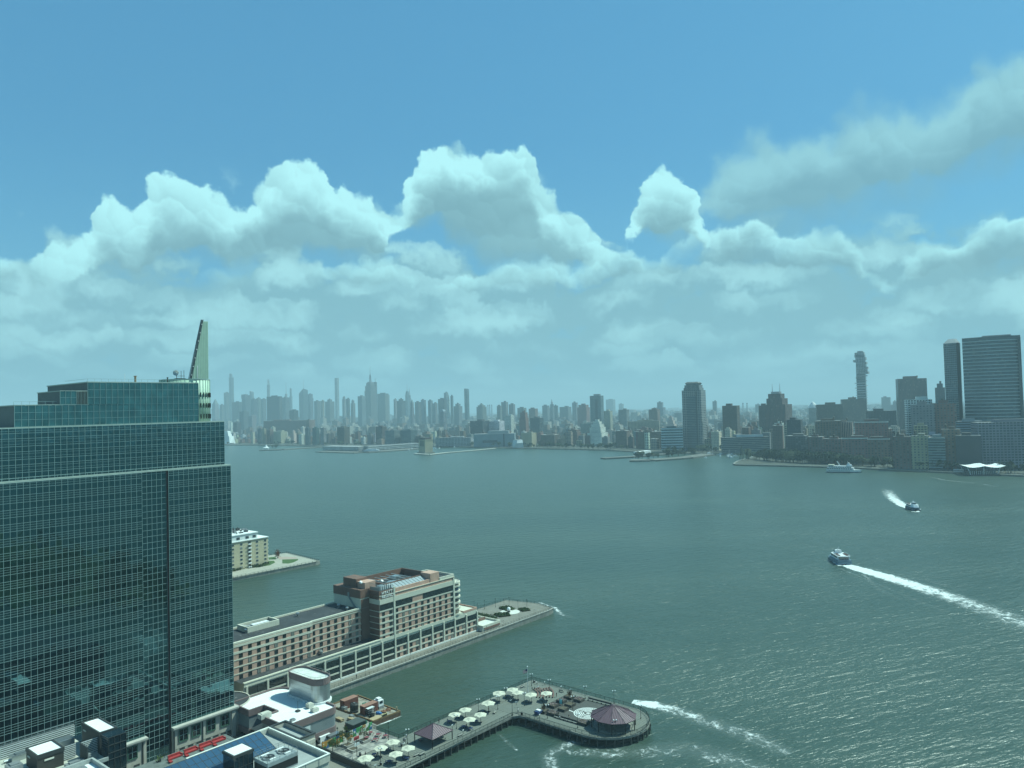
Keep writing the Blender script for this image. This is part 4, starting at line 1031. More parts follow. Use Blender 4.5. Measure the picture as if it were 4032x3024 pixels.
    s, E_ = canopy('round_bandstand', 'many sided bandstand with purple metal roof at the rounded end of the pier', -142.2, 219.8, 0, 0, 6.6, 10.2, oct_)
    m = MB(); m.prism([(-142.2 + 7.0 * cos(R_(a)), 219.8 + 6.7 * sin(R_(a))) for a in range(-100, 260, 36)], PZ, PZ + .35); part('stage_floor', m, M_WOOD, s)
    m = MB()
    for a in range(-100, 160, 36):
        p, q_ = [(-142.2 + 7.0 * cos(R_(k)), 219.8 + 6.7 * sin(R_(k))) for k in (a, a + 36)]
        for z in (3.9, 4.3): m.bar((*p, z), (*q_, z), .06, .08)
    part('stage_rail', m, M_BLACK, s)
    # labyrinth of white paint on a dark floor ---------------------------------
    fl = MB(); fl.box(-171.5, -150.2, 213.6, 233.0, PZ + .015, PZ + .06); solo('dark_floor', fl, mat('dark_timber_floor', (.085, .085, .078), .9, var=.25, vscale=1.5), 'dark timber floor laid round the painted maze', 'floor', -160, 223, PZ, kind='structure')
    lb = MB(); cx, cy = -155.0, 223.6; z = PZ + .075
    def ringseg(r, a0, a1, w=.155):
        n = max(2, int(abs(a1 - a0) / 7)); 
        for i in range(n):
            a, b_ = R_(a0 + (a1 - a0) * i / n), R_(a0 + (a1 - a0) * (i + 1) / n)
            lb.poly([(cx + (r - w) * cos(a), cy + (r - w) * sin(a), z), (cx + (r + w) * cos(a), cy + (r + w) * sin(a), z), (cx + (r + w) * cos(b_), cy + (r + w) * sin(b_), z), (cx + (r - w) * cos(b_), cy + (r - w) * sin(b_), z)])
    radii = [4.9, 4.25, 3.6, 2.95, 2.3, 1.65]
    gaps = [[(0, 356)], [(8, 84), (100, 262), (276, 352)], [(15, 170), (188, 262), (278, 345)], [(8, 80), (100, 172), (190, 350)], [(12, 165), (196, 258), (282, 348)], [(10, 168), (190, 350)]]
    for r, gs in zip(radii, gaps):
        for a0, a1 in gs: ringseg(r, a0, a1)
    def rad(a, r0, r1):
        a = R_(a); d = Vector((cos(a), sin(a))); nrm = Vector((-d.y, d.x)) * .15
        lb.poly([(cx + d.x * r0 + nrm.x, cy + d.y * r0 + nrm.y, z), (cx + d.x * r0 - nrm.x, cy + d.y * r0 - nrm.y, z), (cx + d.x * r1 - nrm.x, cy + d.y * r1 - nrm.y, z), (cx + d.x * r1 + nrm.x, cy + d.y * r1 + nrm.y, z)])
    for a, r0, r1 in ((92, 3.6, 4.25), (269, 3.6, 4.9), (180, 2.3, 3.6), (86, 2.3, 2.95), (272, 1.65, 2.3), (4, 2.95, 4.25), (356, 1.65, 2.3)): rad(a, r0, r1)
    for k in range(6): rad(k * 60 + 10, .12, .85)
    lb.poly([(cx - 4.6, cy - 2.4, z), (cx - 4.3, cy - 2.1, z), (cx - 8.6, cy - 1.0, z), (cx - 8.7, cy - 1.4, z)])
    solo('painted_maze', lb, mat('white_floor_paint', (.76, .78, .74), .8, var=.10, vscale=1), 'round white maze painted on the dark floor beside the bandstand', 'floor marking', cx, cy, PZ)
    # planters -------------------------------------------------------------
    rr = random.Random(5)
    def planter(x, y, a, c, kind, label):
        s = sthing('planter', label, 'planter', x, y, PZ, 'planters around the maze floor')
        b = MB(); b.ring([(x - a, y - c), (x + a, y - c), (x + a, y + c), (x - a, y + c)], .18, PZ, PZ + .95); part('box', b, mat('planter_timber', (.075, .070, .062), .9, var=.2), s)
        b = MB(); b.box(x - a + .18, x + a - .18, y - c + .18, y + c - .18, PZ + .1, PZ + .85); part('soil', b, mat('planter_soil', (.10, .085, .06), .95), s)
        if kind == 'empty': return
        b = MB()
        cnt = 130 if kind == 'flower' else 40
        for k in range(cnt):
            if kind == 'flower':
                p = Vector((x + rr.uniform(-a, a) * .85, y + rr.uniform(-c, c) * .85, PZ + .85 + rr.uniform(0, .4))); d = Vector((rr.uniform(-1, 1), rr.uniform(-1, 1), rr.uniform(-.2, .6))).normalized() * .17; e = d.orthogonal().normalized() * .13
            else:
                p = Vector((x + rr.gauss(0, .25), y + rr.gauss(0, .25), PZ + .9)); d = Vector((rr.gauss(0, .45), rr.gauss(0, .45), 1.6)) * rr.uniform(.5, .8); p = p + d; e = d.orthogonal().normalized() * .07
            b.poly([p - d, p + e, p + d, p - e])
        part('flowers' if kind == 'flower' else 'spiky_leaves', b, mat('pale_pink_petal', (.46, .33, .30), .8, var=.35, vscale=3) if kind == 'flower' else mat('rust_leaf', (.13, .085, .05), .8), s)
    for (x, y, a, c, k, lab) in ((-168.3, 231.2, 1.7, 1.5, 'spiky', 'low timber planter with upright rusty leaves by the pier rail'), (-164.0, 231.0, 1.6, 1.4, 'flower', 'flower planter between the rusty leaved planter and the long bench'), (-168.5, 221.2, 1.6, 1.5, 'flower', 'flower planter beside the dark armature on the landward side of the maze'),
                                 (-168.5, 226.4, 1.5, 1.3, 'flower', 'flower planter behind the turquoise board'), (-164.4, 215.6, 1.7, 1.4, 'flower', 'flower planter where the long front bench begins'), (-164.0, 225.4, 1.5, 1.5, 'empty', 'empty square timber planter, the one closer to the river'), (-163.6, 220.8, 1.5, 1.5, 'empty', 'empty square timber planter, the one closer to the shore'),
                                 (-151.2, 215.2, 1.7, 1.4, 'flower', 'flower planter next to the bandstand'), (-168.2, 215.4, 1.4, 1.4, 'spiky', 'small timber planter of dark upright stems by the parked blue cart')): planter(x, y, a, c, k, lab)
    for (x0, x1, y, lab) in ((-162.0, -152.0, 233.6, 'long dark bench along the river side of the maze floor'), (-162.4, -153.0, 213.9, 'long dark bench along the inner side of the maze floor')):
        s = sthing('long_bench', lab, 'bench', (x0 + x1) / 2, y, PZ)
        b = MB(); b.box(x0, x1, y - .3, y + .3, PZ + .42, PZ + .52); part('seat', b, M_WOOD, s)
        b = MB(); b.box(x0, x1, y + .32, y + .42, PZ + .5, PZ + 1.0); part('backrest', b, M_BLACK, s)
        for k in range(6): b = MB(); xx = x0 + .3 + k * (x1 - x0 - .6) / 5; b.box(xx - .08, xx + .08, y - .28, y + .28, PZ, PZ + .42); part('leg', b, M_BLACK, s)
    b = MB(); s = sthing('notice_board', 'small turquoise board on two posts beside the flower planters', 'sign', -167.2, 224.2, PZ)
    b.box(-167.9, -166.5, 224.15, 224.25, PZ + .4, PZ + 2.0); part('panel', b, mat('turquoise_panel', (.25, .62, .62), .5), s)
    for x in (-167.9, -166.5): b = MB(); b.box(x - .05, x + .05, 224.1, 224.3, PZ, PZ + 2.05); part('post', b, M_BLACK, s)
    # curved amphitheatre benches
    c0 = Vector((-186.5, 222.0))
    for k in range(6):
        r = 8.4 + k * 1.15; s = sthing('curved_bench', 'brown curved bench in the stepped seating rows round the flagpole', 'bench', c0.x + r * .7, c0.y + r * .7, PZ, 'curved bench rows')
        a0, a1 = (18, 74) if k < 3 else (24, 66)
        pts = arc(c0.x, c0.y, r, a0, a1, 12)
        for (z, w, h, nm) in ((PZ + .45, .45, .08, 'seat'),):
            b = MB()
            for p, q_ in zip(pts, pts[1:]): b.bar((*p, z), (*q_, z), w, h)
            part(nm, b, mat('brown_bench_slat', (.17, .085, .07), .8), s)
        for p in pts[::3]: b = MB(); b.box(p[0] - .12, p[0] + .12, p[1] - .12, p[1] + .12, PZ, PZ + .42); part('leg', b, M_BLACK, s)
    # umbrellas -------------------------------------------------------------
    def umbrella(x, y, lab, sc=1.0, extra=True):
        u = UMB_PROTO
        return place(u, world(x, y, PZ), GROT + rr.uniform(-.3, .3), lab, 'cream umbrellas on the pier', sc)
    up = thing('table_umbrella', 'cream umbrella', 'umbrella', (0, 0, 0), 0)
    b = MB(); b.tube((0, 0, 0), (0, 0, 3.3), .07, n=6); part('pole', b, M_BLACK, up)
    b = MB(); n = 6; R0 = 2.35
    top = b.pts([(0, 0, 3.35)]); 
    rim = []
    for i in range(n * 2):
        a = pi * i / n; r, z = (R0, 2.55) if i % 2 == 0 else (R0 * .84, 2.72); rim.append(b.pts([(r * cos(a), r * sin(a), z)]))
    mid = []
    for i in range(n * 2):
        a = pi * i / n; r, z = (R0 * .5, 2.80) if i % 2 == 0 else (R0 * .44, 2.83); mid.append(b.pts([(r * cos(a), r * sin(a), z)]))
    for i in range(n * 2):
        j = (i + 1) % (n * 2); b.face([top, mid[i], mid[j]]); b.face([mid[i], rim[i], rim[j], mid[j]])
    part('canopy', b, M_CANVAS, up)
    for i in range(n):
        a = 2 * pi * i / n; b = MB(); b.bar((0, 0, 3.1), (R0 * .96 * cos(a), R0 * .96 * sin(a), 2.50), .05, .05); part('rib', b, M_BLACK, up)
    b = MB(); b.lathe([(.45, 0), (.45, .12), (.1, .16)], 10); part('base', b, M_BLACK, up)
    global UMB_PROTO; UMB_PROTO = up
    ump = [(-185.7, 150.2, 'cream umbrella on the plaza corner closest to the pale block'), (-188, 158, 'cream umbrella at the landward end of the rail side plaza row'), (-188.2, 163.2, 'cream umbrella between the lone plaza lamp and the inner rail'), (-181, 158, 'cream umbrella over blue chairs near the outer pier rail'), (-181, 163.1, 'cream umbrella just before the square purple canopy, outer side'),
           (-187.5, 190.5, 'cream umbrella just beyond the square purple canopy, inner side'), (-187.4, 195.7, 'second cream umbrella beyond the square canopy, inner side'), (-180.5, 190.5, 'cream umbrella just beyond the square purple canopy, outer side'), (-180.3, 195.7, 'second cream umbrella beyond the square canopy, outer side'), (-184.3, 204.3, 'single cream umbrella in the middle of the pier before its bend'),
           (-187.4, 213.7, 'cream umbrella at the inner rail after the bend'), (-186.3, 220.1, 'cream umbrella next to the inner rail before the flagpole'), (-182.8, 218.9, 'cream umbrella in the middle of the cluster at the bend'), (-177.5, 220.1, 'cream umbrella in front of the curved benches'), (-173.8, 224.5, 'cream umbrella closest to the flower planters and the maze')]
    for (x, y, lab) in ump: umbrella(x, y, lab, 1.12 if y < 151 or 203 < y < 215 else 1.0)
    # picnic tables with seats ------------------------------------------------
    def table_proto(col, nm):
        t_ = thing('picnic_table', 'x', 'table', (0, 0, 0), 0)
        b = MB(); b.lathe([(.75, .70), (.75, .76)], 12); part('table_top', b, col, t_)
        b = MB(); b.tube((0, 0, 0), (0, 0, .7), .08, n=6); part('pedestal', b, M_BLACK, t_)
        for k in range(4):
            a = k * pi / 2 + .4; b = MB(); b.lathe([(.26, .42), (.26, .48)], 8, (1.15 * cos(a), 1.15 * sin(a))); b.tube((1.15 * cos(a), 1.15 * sin(a), 0), (1.15 * cos(a), 1.15 * sin(a), .42), .05, n=5); part('seat', b, col, t_)
        return t_
    red = table_proto(mat('dark_red_table', (.20, .06, .065), .6), 'r'); blue = table_proto(mat('blue_table', (.035, .06, .14), .6), 'b'); gry = table_proto(mat('grey_table', (.14, .15, .15), .6), 'g')
    for i, (x, y) in enumerate(((-203.6, 166.9), (-200.4, 167.4), (-201.6, 163.6), (-198.3, 164.4), (-197.6, 168.2))):
        place(red, world(x, y, PZ), rr.uniform(0, 1), near('dark red picnic table', x, y), 'red plaza tables')
    for i, (x, y) in enumerate(((-190.0, 157.0), (-189.8, 162.2), (-182.5, 156.6), (-180.0, 161.3), (-188.6, 189.0), (-188.8, 194.2), (-181.8, 188.8), (-181.6, 194.6), (-179.0, 189.0))):
        place(blue, world(x, y, PZ), rr.uniform(0, 1), near('dark blue picnic table', x, y), 'blue pier tables')
    for i, (x, y) in enumerate(((-185.6, 202.6), (-188.8, 212.2), (-187.4, 218.5), (-184.0, 217.0), (-178.6, 218.6), (-175.0, 222.9), (-186.8, 151.6), (-186.0, 173.5), (-181.5, 178.2))):
        place(gry, world(x, y, PZ), rr.uniform(0, 1), near('grey picnic table', x, y), 'grey pier tables')
    # park benches
    bp = thing('park_bench', 'x', 'bench', (0, 0, 0), 0)
    b = MB(); b.box(-.25, .25, -.95, .95, .42, .48); part('seat', b, M_WOOD, bp)
    b = MB(); b.box(-.30, -.24, -.95, .95, .52, .9); part('backrest', b, M_WOOD, bp)
    for y in (-.8, .8): b = MB(); b.box(-.22, .22, y - .05, y + .05, 0, .42); part('leg', b, M_BLACK, bp)
    for (x, y, r) in ((-178.6, 166.6, 0), (-178.4, 183.5, 0), (-189.5, 226.0, 0), (-189.3, 229.5, 0), (-174.5, 234.5, pi / 2), (-181.6, 204.6, .4), (-179.4, 165, 0)):
        place(bp, world(x, y, PZ), GROT + r, near('slatted bench', x, y), 'park benches on the pier')
    # lamps: twin globe posts -------------------------------------------------
    M_GLOBE = mat('white_globe', (.80, .82, .80), .3, var=.02)
    lp = thing('lamp_post', 'x', 'lamp', (0, 0, 0), 0)
    b = MB(); b.lathe([(.16, 0), (.12, .5), (.07, .7), (.055, 4.3), (.04, 4.4)], 8); part('post', b, M_RAIL, lp)
    b = MB(); b.bar((-.45, 0, 4.15), (.45, 0, 4.15), .07, .07); b.bar((-.45, 0, 4.15), (-.45, 0, 4.35), .06, .06); b.bar((.45, 0, 4.15), (.45, 0, 4.35), .06, .06); part('crossarm', b, M_RAIL, lp)
    for x in (-.45, .45): b = MB(); b.smooth = True; b.blob((x, 0, 4.58), .24, 10, 6, 0); part('globe', b, M_GLOBE, lp)
    lamps = [(-187.4, 232.7), (-178.0, 231.7), (-163.3, 233.9), (-152.4, 236.3), (-137.9, 230.2), (-185.8, 215.6), (-183.0, 207.8), (-186.8, 201.7), (-177.3, 215.8), (-161.4, 223.4), (-163.9, 211.8), (-151.0, 211.5), (-138.3, 214.6), (-188.1, 169.2), (-183.3, 186.9), (-184.5, 154.9)]
    for (x, y) in lamps: place(lp, world(x, y, PZ), GROT + .8, near('twin globe lamp', x, y), 'twin globe lamps on the pier')
    sp = thing('street_lamp', 'x', 'lamp', (0, 0, 0), 0)
    b = MB(); b.lathe([(.18, 0), (.12, .6), (.08, .9), (.06, 5.6)], 8); part('post', b, M_RAIL, sp)
    b = MB(); b.lathe([(.10, 5.6), (.26, 5.7), (.30, 5.85), (.12, 6.1), (.03, 6.25)], 10); part('lantern', b, M_RAIL, sp)
    for (x, y, lab) in ((-194.7, 167.0, 'tall single lamp post beside the plaza rail and picnic tables'), (-204.4, 167.1, 'tall single lamp post in front of the river end of the mural'), (-204.8, 154.4, 'tall single lamp post at the landward part of the mural'), (-175.3, 206.6, 'tall single lamp post at the inner corner of the pier rail')):
        place(sp, world(x, y, PZ), GROT, lab, 'tall single lamps')
    # flagpole -----------------------------------------------------------------
    f = sthing('flagpole', 'white flagpole with small striped flag by the curved benches', 'flagpole', -184.0, 226.3, PZ)
    b = MB(); b.lathe([(.12, PZ), (.07, PZ + 9.6)], 8, (-184, 226.3)); part('pole', b, mat('pole_white', (.70, .72, .70), .4), f)
    b = MB(); b.smooth = True; b.blob((-184, 226.3, PZ + 9.8), .26, 8, 6, 0); part('finial', b, M_GLOBE, f)
    b = MB()
    def fp(u, v): return (-184.1 - u * 1.0, 226.3 - u * 1.15 + .12 * sin(u * 5), PZ + 7.6 + v * 1.25 - .25 * u + .05 * sin(u * 6))
    for k in range(13):
        b.k = k % 2
        for i in range(8):
            u0, u1 = i / 8, (i + 1) / 8; v0, v1 = k / 13, (k + 1) / 13
            if u0 < .4 and k >= 6: b.k = 2
            else: b.k = k % 2
            b.poly([fp(u0, v0), fp(u1, v0), fp(u1, v1), fp(u0, v1)])
    part('flag', b, [mat('flag_red', (.42, .05, .06), .8), mat('flag_white', (.72, .72, .70), .8), mat('flag_blue', (.03, .04, .12), .8)], f)
    # small pier furniture -------------------------------------------------------
    def vendor(x, y, lab):
        s = sthing('vendor_cart', lab, 'cart', x, y, PZ)
        b = MB(); b.box(x - .9, x + .9, y - 1.3, y + 1.3, PZ + .35, PZ + 1.2); part('body', b, mat('cart_blue', (.03, .06, .16), .5), s)
        b = MB(); b.box(x - .8, x + .8, y - .5, y + .6, PZ + 1.2, PZ + 1.5); part('white_lid', b, M_WHITE, s)
        for yy in (-.8, .8):
            b = MB(); b.tube((x - .95, y + yy, PZ + .3), (x - .8, y + yy, PZ + .3), .3, n=10); part('wheel', b, M_BLACK, s)
            b = MB(); b.tube((x + .8, y + yy, PZ + .3), (x + .95, y + yy, PZ + .3), .3, n=10); part('wheel', b, M_BLACK, s)
    vendor(-168.7, 213.0, 'dark blue low cart with white lid parked by the pier planters')
    bn = thing('litter_bin', 'x', 'bin', (0, 0, 0), 0); b = MB(); b.lathe([(.32, 0), (.38, .9), (.30, 1.0), (.12, 1.1)], 10); part('body', b, M_BLACK, bn); b = MB(); b.lathe([(.34, .82), (.42, .86), (.42, .92), (.34, .96)], 10); part('rim', b, M_STEEL, bn)
    for (x, y) in ((-193.9, 154.6), (-183.6, 154.2), (-188.9, 236.2), (-172.9, 208.9), (-188.3, 166.8)): place(bn, world(x, y, PZ), 0, near('dark litter bin', x, y), 'litter bins on the pier')
    ip = thing('sign_post', 'x', 'sign', (0, 0, 0), 0); b = MB(); b.box(-.05, .05, -.05, .05, 0, 1.1); part('post', b, M_BLACK, ip); b = MB(); b.box(-.06, .06, -.45, .45, 1.05, 1.35); part('panel', b, mat('pale_panel', (.62, .66, .64), .5), ip)
    for (x, y) in ((-183.0, 151.5), (-187.2, 166.9), (-184.6, 186.2), (-178.8, 185.4), (-182.6, 214.6), (-180.0, 214.5), (-184.0, 236.6), (-176.0, 236.4), (-171.4, 235.8), (-166.2, 210.4)): place(ip, world(x, y, PZ), GROT + rr.uniform(-.5, .5), near('small pale sign', x, y), 'small signs on the pier')
build_pier()

# ------------------------------------------------------------------ plaza: paving, mural, trees, container, barge
def build_plaza():
    rr = random.Random(9)
    m = mat('plaza_paving', (.30, .28, .245), .9, var=.12, vscale=.5)
    mb = MB(); mb.box(-211.5, -193.8, 149.6, 170.2, 2.6, 2.92); o = solo('plaza_paving', mb, m, 'pale plaza paving with rows of darker square slabs', 'paving', -202, 160, 2.6, kind='structure')
    sl = MB(); sl.box(-.5, .5, -.5, .5, 0, .035); ms = [sl.mesh('paving_slab', mat('slab_%s' % n, c, .9, var=.1)) for n, c in (('grey', (.20, .195, .18)), ('light', (.34, .32, .28)), ('mid', (.27, .26, .23)))]
    for i in range(11):
        for k in range(9):
            x, y = -211 + k * 1.9 + .9, 150.2 + i * 1.85 + .9
            me = ms[0] if (i % 3 == 1 and k % 3 == 1) else ms[1 if (i + k) % 2 else 2]
            obj('paving_slab', me, o, (x + 202, y - 160, .32), 0, (1.84, 1.79, 1))
    # mural fence: painted panels
    t = sthing('mural_fence', 'timber fence painted with a mural of orange, green, white and blue shapes', 'fence', -206.6, 160, 2.9)
    cols = [(.46, .25, .06), (.05, .24, .08), (.07, .33, .12), (.62, .62, .56), (.05, .13, .26), (.55, .32, .12), (.16, .36, .20), (.66, .60, .40)]
    ms = [mat('mural_paint_%d' % i, c, .7, var=.1) for i, c in enumerate(cols)]
    N = 15; y0, y1 = 149.8, 170.1
    for i in range(N):
        a, c = y0 + (y1 - y0) * i / N, y0 + (y1 - y0) * (i + 1) / N; b = MB(); b.box(-206.75, -206.6, a + .02, c - .02, 2.95, 5.35); b.k = 1
        base = [0, 0, 5, 1, 4, 0, 5, 4, 3, 4, 1, 2, 5, 3, 2][i]; alt = [1, 4, 1, 0, 0, 1, 3, 0, 5, 2, 3, 3, 3, 1, 4][i]
        zz = [rr.uniform(3.3, 4.9) for _ in range(2)]; b.poly([(-206.58, a + .04, 3.0), (-206.58, c - .04, 3.0), (-206.58, c - .04, zz[0]), (-206.58, a + .04, zz[1])]); b.k = 2
        cy_, cz_, r_ = rr.uniform(a + .4, c - .4), rr.uniform(3.8, 4.8), rr.uniform(.25, .5); b.poly([(-206.57, cy_ + r_ * cos(k) * .9, cz_ + r_ * sin(k)) for k in (0, .8, 1.6, 2.4, 3.2, 4, 4.8, 5.6)])
        part('fence_panel', b, [ms[base], ms[alt], ms[rr.randrange(8)]], t)
        b = MB(); b.box(-206.9, -206.76, a - .06, a + .06, 2.9, 5.3); part('post', b, M_WOOD, t)
    # trees on the plaza
    def leafy(name, label, x, y, h, rad_, col, seed, n=900):
        r2 = random.Random(seed); tr = sthing(name, label, 'tree', x, y, 2.9)
        b = MB(); b.tube((x, y, 2.9), (x + .1, y, 2.9 + h * .45), .13, .08, 7)
        for k in range(5): a = k * 1.3; b.tube((x + .1, y, 2.9 + h * .4), (x + cos(a) * rad_ * .6, y + sin(a) * rad_ * .6, 2.9 + h * r2.uniform(.6, .85)), .06, .02, 5)
        part('trunk', b, mat('bark', (.10, .08, .06), .9), tr)
        b = MB(); cl = [(r2.gauss(0, rad_ * .42), r2.gauss(0, rad_ * .42), h * r2.uniform(.45, .92), rad_ * r2.uniform(.25, .45)) for _ in range(11)]
        for k in range(n):
            cx, cy, cz, cr = r2.choice(cl); d = Vector((r2.gauss(0, 1), r2.gauss(0, 1), r2.gauss(0, .8))).normalized() * cr * r2.uniform(.5, 1)
            p = Vector((x + cx, y + cy, 2.9 + cz)) + d; e = Vector((r2.uniform(-1, 1), r2.uniform(-1, 1), r2.uniform(-.5, .5))).normalized() * r2.uniform(.10, .2); f = e.orthogonal().normalized() * .09
            b.poly([p - e, p + f, p + e, p - f])
        part('crown', b, col, tr)
    lf = mat('plaza_leaf', (.085, .12, .035), .75, var=.4, vscale=1.5); lf2 = mat('dry_leaf', (.15, .13, .055), .75, var=.4, vscale=1.5)
    leafy('plaza_tree', 'round green tree in a planter in front of the middle of the mural', -203.0, 157.0, 6.0, 2.6, lf, 1, 1500)
    leafy('plaza_tree', 'sparse small tree with brownish leaves in a planter near the picnic tables', -201.6, 162.4, 4.6, 1.9, lf2, 2, 650)
    leafy('plaza_tree', 'low spreading green tree at the orange end of the mural', -202.8, 150.8, 4.4, 2.5, lf, 3, 1200)
    for i, (x, y, lab) in enumerate(((-202.9, 156.9, 'stepped stone planter under the round green tree'), (-201.4, 162.4, 'stepped stone planter under the sparse brownish tree'), (-198.8, 156.0, 'stepped stone planter without a tree on the plaza'))):
        s = sthing('tree_planter', lab, 'planter', x, y, 2.9, 'tree planters on the plaza')
        b = MB(); b.ring([(x - 1.5, y - 1.5), (x + 1.5, y - 1.5), (x + 1.5, y + 1.5), (x - 1.5, y + 1.5)], .4, 2.9, 3.5); part('rim', b, mat('planter_stone', (.30, .29, .26), .9), s)
        b = MB(); b.box(x - 1.1, x + 1.1, y - 1.1, y + 1.1, 2.95, 3.4); part('soil', b, mat('planter_soil', (.10, .085, .06), .95), s)
        b = MB(); b.ring([(x - 1.9, y - 1.9), (x + 1.9, y - 1.9), (x + 1.9, y + 1.9), (x - 1.9, y + 1.9)], .4, 2.9, 3.15); part('step', b, mat('planter_stone_dark', (.16, .155, .14), .9), s)
    s = sthing('red_sign', 'red rectangular sign on a tall dark post with pale panel below', 'sign', -194.7, 154.0, 2.9)
    b = MB(); b.tube((-194.7, 154, 2.9), (-194.7, 154, 8.2), .08, n=6); part('post', b, M_BLACK, s)
    b = MB(); b.box(-194.8, -194.65, 153.0, 155.0, 7.9, 8.9); part('red_panel', b, mat('sign_red', (.40, .05, .05), .5), s)
    b = MB(); b.box(-194.62, -194.58, 153.25, 154.7, 8.25, 8.5); part('sign_stripe', b, mat('sign_dark', (.16, .02, .02), .5), s)
    b = MB(); b.box(-194.75, -194.65, 153.1, 155.1, 6.0, 6.9); part('pale_panel', b, mat('pale_panel', (.62, .66, .64), .5), s)
    # street-side rail
    s = sthing('ramp_rail', 'dark solid balustrade along the ramp beside the plaza', 'railing', -194, 149.0, 2.6)
    b = MB(); b.box(-212, -177.5, 148.7, 149.2, 2.6, 4.3); part('balustrade', b, mat('balustrade_dark', (.06, .06, .06), .8), s)
    b = MB(); b.box(-212, -177.5, 148.6, 149.3, 4.3, 4.45); part('coping', b, M_BLACK, s)
    # dark container, white van-like stall and clutter behind the mural
    s = sthing('site_container', 'dark green steel site container standing behind the mural', 'container', -210.2, 166.0, 2.6)
    b = MB(); b.box(-212.2, -208.0, 163.2, 168.6, 2.8, 6.0); part('body', b, mat('container_green', (.035, .05, .045), .6, var=.15), s)
    for k in range(14): b = MB(); y = 163.4 + k * .38; b.box(-208.0, -207.92, y, y + .18, 3.0, 5.8); part('corrugation', b, mat('container_green', (.035, .05, .045)), s)
    b = MB(); b.box(-212.3, -207.9, 163.1, 168.7, 6.0, 6.1); part('roof', b, mat('container_roof', (.07, .085, .08), .7), s)
    b = MB(); b.box(-207.91, -207.86, 166.2, 166.9, 4.3, 4.9); part('notice', b, M_WHITE, s)
    def van(x, y, lab, col):
        s = sthing('parked_van', lab, 'van', x, y, 2.6)
        b = MB(); b.prism([(x - 1, y - 2.4), (x + 1, y - 2.4), (x + 1, y + 1.6), (x - 1, y + 1.6)], 3.0, 4.9); b.prism([(x - .95, y + 1.6), (x + .95, y + 1.6), (x + .95, y + 2.7), (x - .95, y + 2.7)], 3.0, 3.9, top=[(x - .85, y + 1.6), (x + .85, y + 1.6), (x + .85, y + 2.3), (x - .85, y + 2.3)]); part('body', b, col, s)
        b = MB(); b.box(x + .99, x + 1.03, y - .2, y + 1.4, 3.95, 4.6); b.box(x - .8, x + .8, y - 2.43, y - 2.39, 3.95, 4.6); part('window', b, M_DARKG, s)
        for (a, c) in ((-1, -1.6), (1, -1.6), (-1, 1.7), (1, 1.7)): b = MB(); b.tube((x + a - .12, y + c, 2.98), (x + a + .12, y + c, 2.98), .36, n=12); part('wheel', b, M_BLACK, s)
    van(-212.4, 160.0 - 5.0, 'white van parked behind the mural near the glazed ground floor', mat('white_paint', (.78, .8, .78), .5))
    van(-210.4, 157.5, 'silver van parked behind the mural next to the white van', M_ALU)
    jk = [mat('tarp_blue', (.05, .16, .36), .7), mat('timber_pale', (.40, .31, .19), .9), mat('rust', (.20, .10, .06), .9), mat('green_bin', (.05, .16, .11), .6), M_STEEL, M_WOOD, M_BLACK]
    J = [('timber_stack', 'stack of sawn timber on the quay behind the container', 1, -218.5, 171.0), ('timber_stack', 'second, shorter stack of sawn timber beside the white roofed building', 1, -222.0, 168.5), ('cable_reel', 'dark cable reel lying by the quay edge', 5, -216.0, 168.8), ('tarp_bundle', 'blue tarpaulin bundle beside the dark green container', 0, -214.6, 172.6), ('crate', 'rust coloured crate of scrap by the quay fence', 2, -215.2, 166.4), ('tool_chest', 'steel tool chest by the timber stacks', 4, -220.2, 172.2), ('wheelie_bin', 'green wheeled bin by the quay edge', 3, -212.6, 171.6)]
    for (nm, lab, mi, x, y) in J:
        b = MB(); h = rr.uniform(.7, 1.3)
        if nm == 'timber_stack':
            s = sthing(nm, lab, 'timber', x, y, 2.6)
            for k in range(4):
                for j in range(3): b = MB(); b.box(x - 1.6 + rr.uniform(-.2, .2), x + 1.6 + rr.uniform(-.2, .2), y - .7 + k * .36, y - .4 + k * .36, 2.6 + j * .3, 2.88 + j * .3); part('beam', b, jk[1], s)
        elif nm == 'cable_reel':
            b.tube((x - .5, y, 3.3), (x + .5, y, 3.3), .35, n=10); b.tube((x - .55, y, 3.3), (x - .45, y, 3.3), .7, n=12); b.tube((x + .45, y, 3.3), (x + .55, y, 3.3), .7, n=12); solo(nm, b, jk[mi], lab, 'reel', x, y, 2.6)
        elif nm == 'tarp_bundle': b.blob((x, y, 3.0), (1.1, .8, .55), 9, 5, .2, rr); solo(nm, b, jk[mi], lab, 'tarpaulin', x, y, 2.6)
        else:
            b.box(x - .8, x + .8, y - .6, y + .6, 2.62, 2.6 + h); b.box(x - .85, x + .85, y - .65, y + .65, 2.6 + h, 2.72 + h); b.box(x - .7, x - .6, y - .62, y + .62, 2.7, 2.5 + h); b.box(x + .6, x + .7, y - .62, y + .62, 2.7, 2.5 + h); solo(nm, b, jk[mi], lab, 'box', x, y, 2.6)
    # ---- work barge
    t = sthing('work_barge', 'rusty flat work barge moored in the inlet, its deck crowded with gear', 'barge', -223, 182, 0)
    poly = [(-238.5, 176.2), (-213.5, 176.2), (-212.6, 188.2), (-238.0, 189.2)]
    b = MB(); b.prism(poly, -.6, 1.5); part('hull', b, mat('rusty_hull', (.15, .09, .06), .9, var=.3, vscale=.4, streak=.4), t)
    b = MB(); b.prism(offset(poly, .3), 1.5, 1.6); part('deck', b, mat('barge_deck', (.30, .28, .23), .95, var=.4, vscale=.5, wear=((.16, .11, .07), .5, .55)), t)
    b = MB(); b.ring(poly, .35, 1.5, 2.0); part('bulwark', b, mat('bulwark_rust', (.22, .14, .07), .9, var=.3), t)
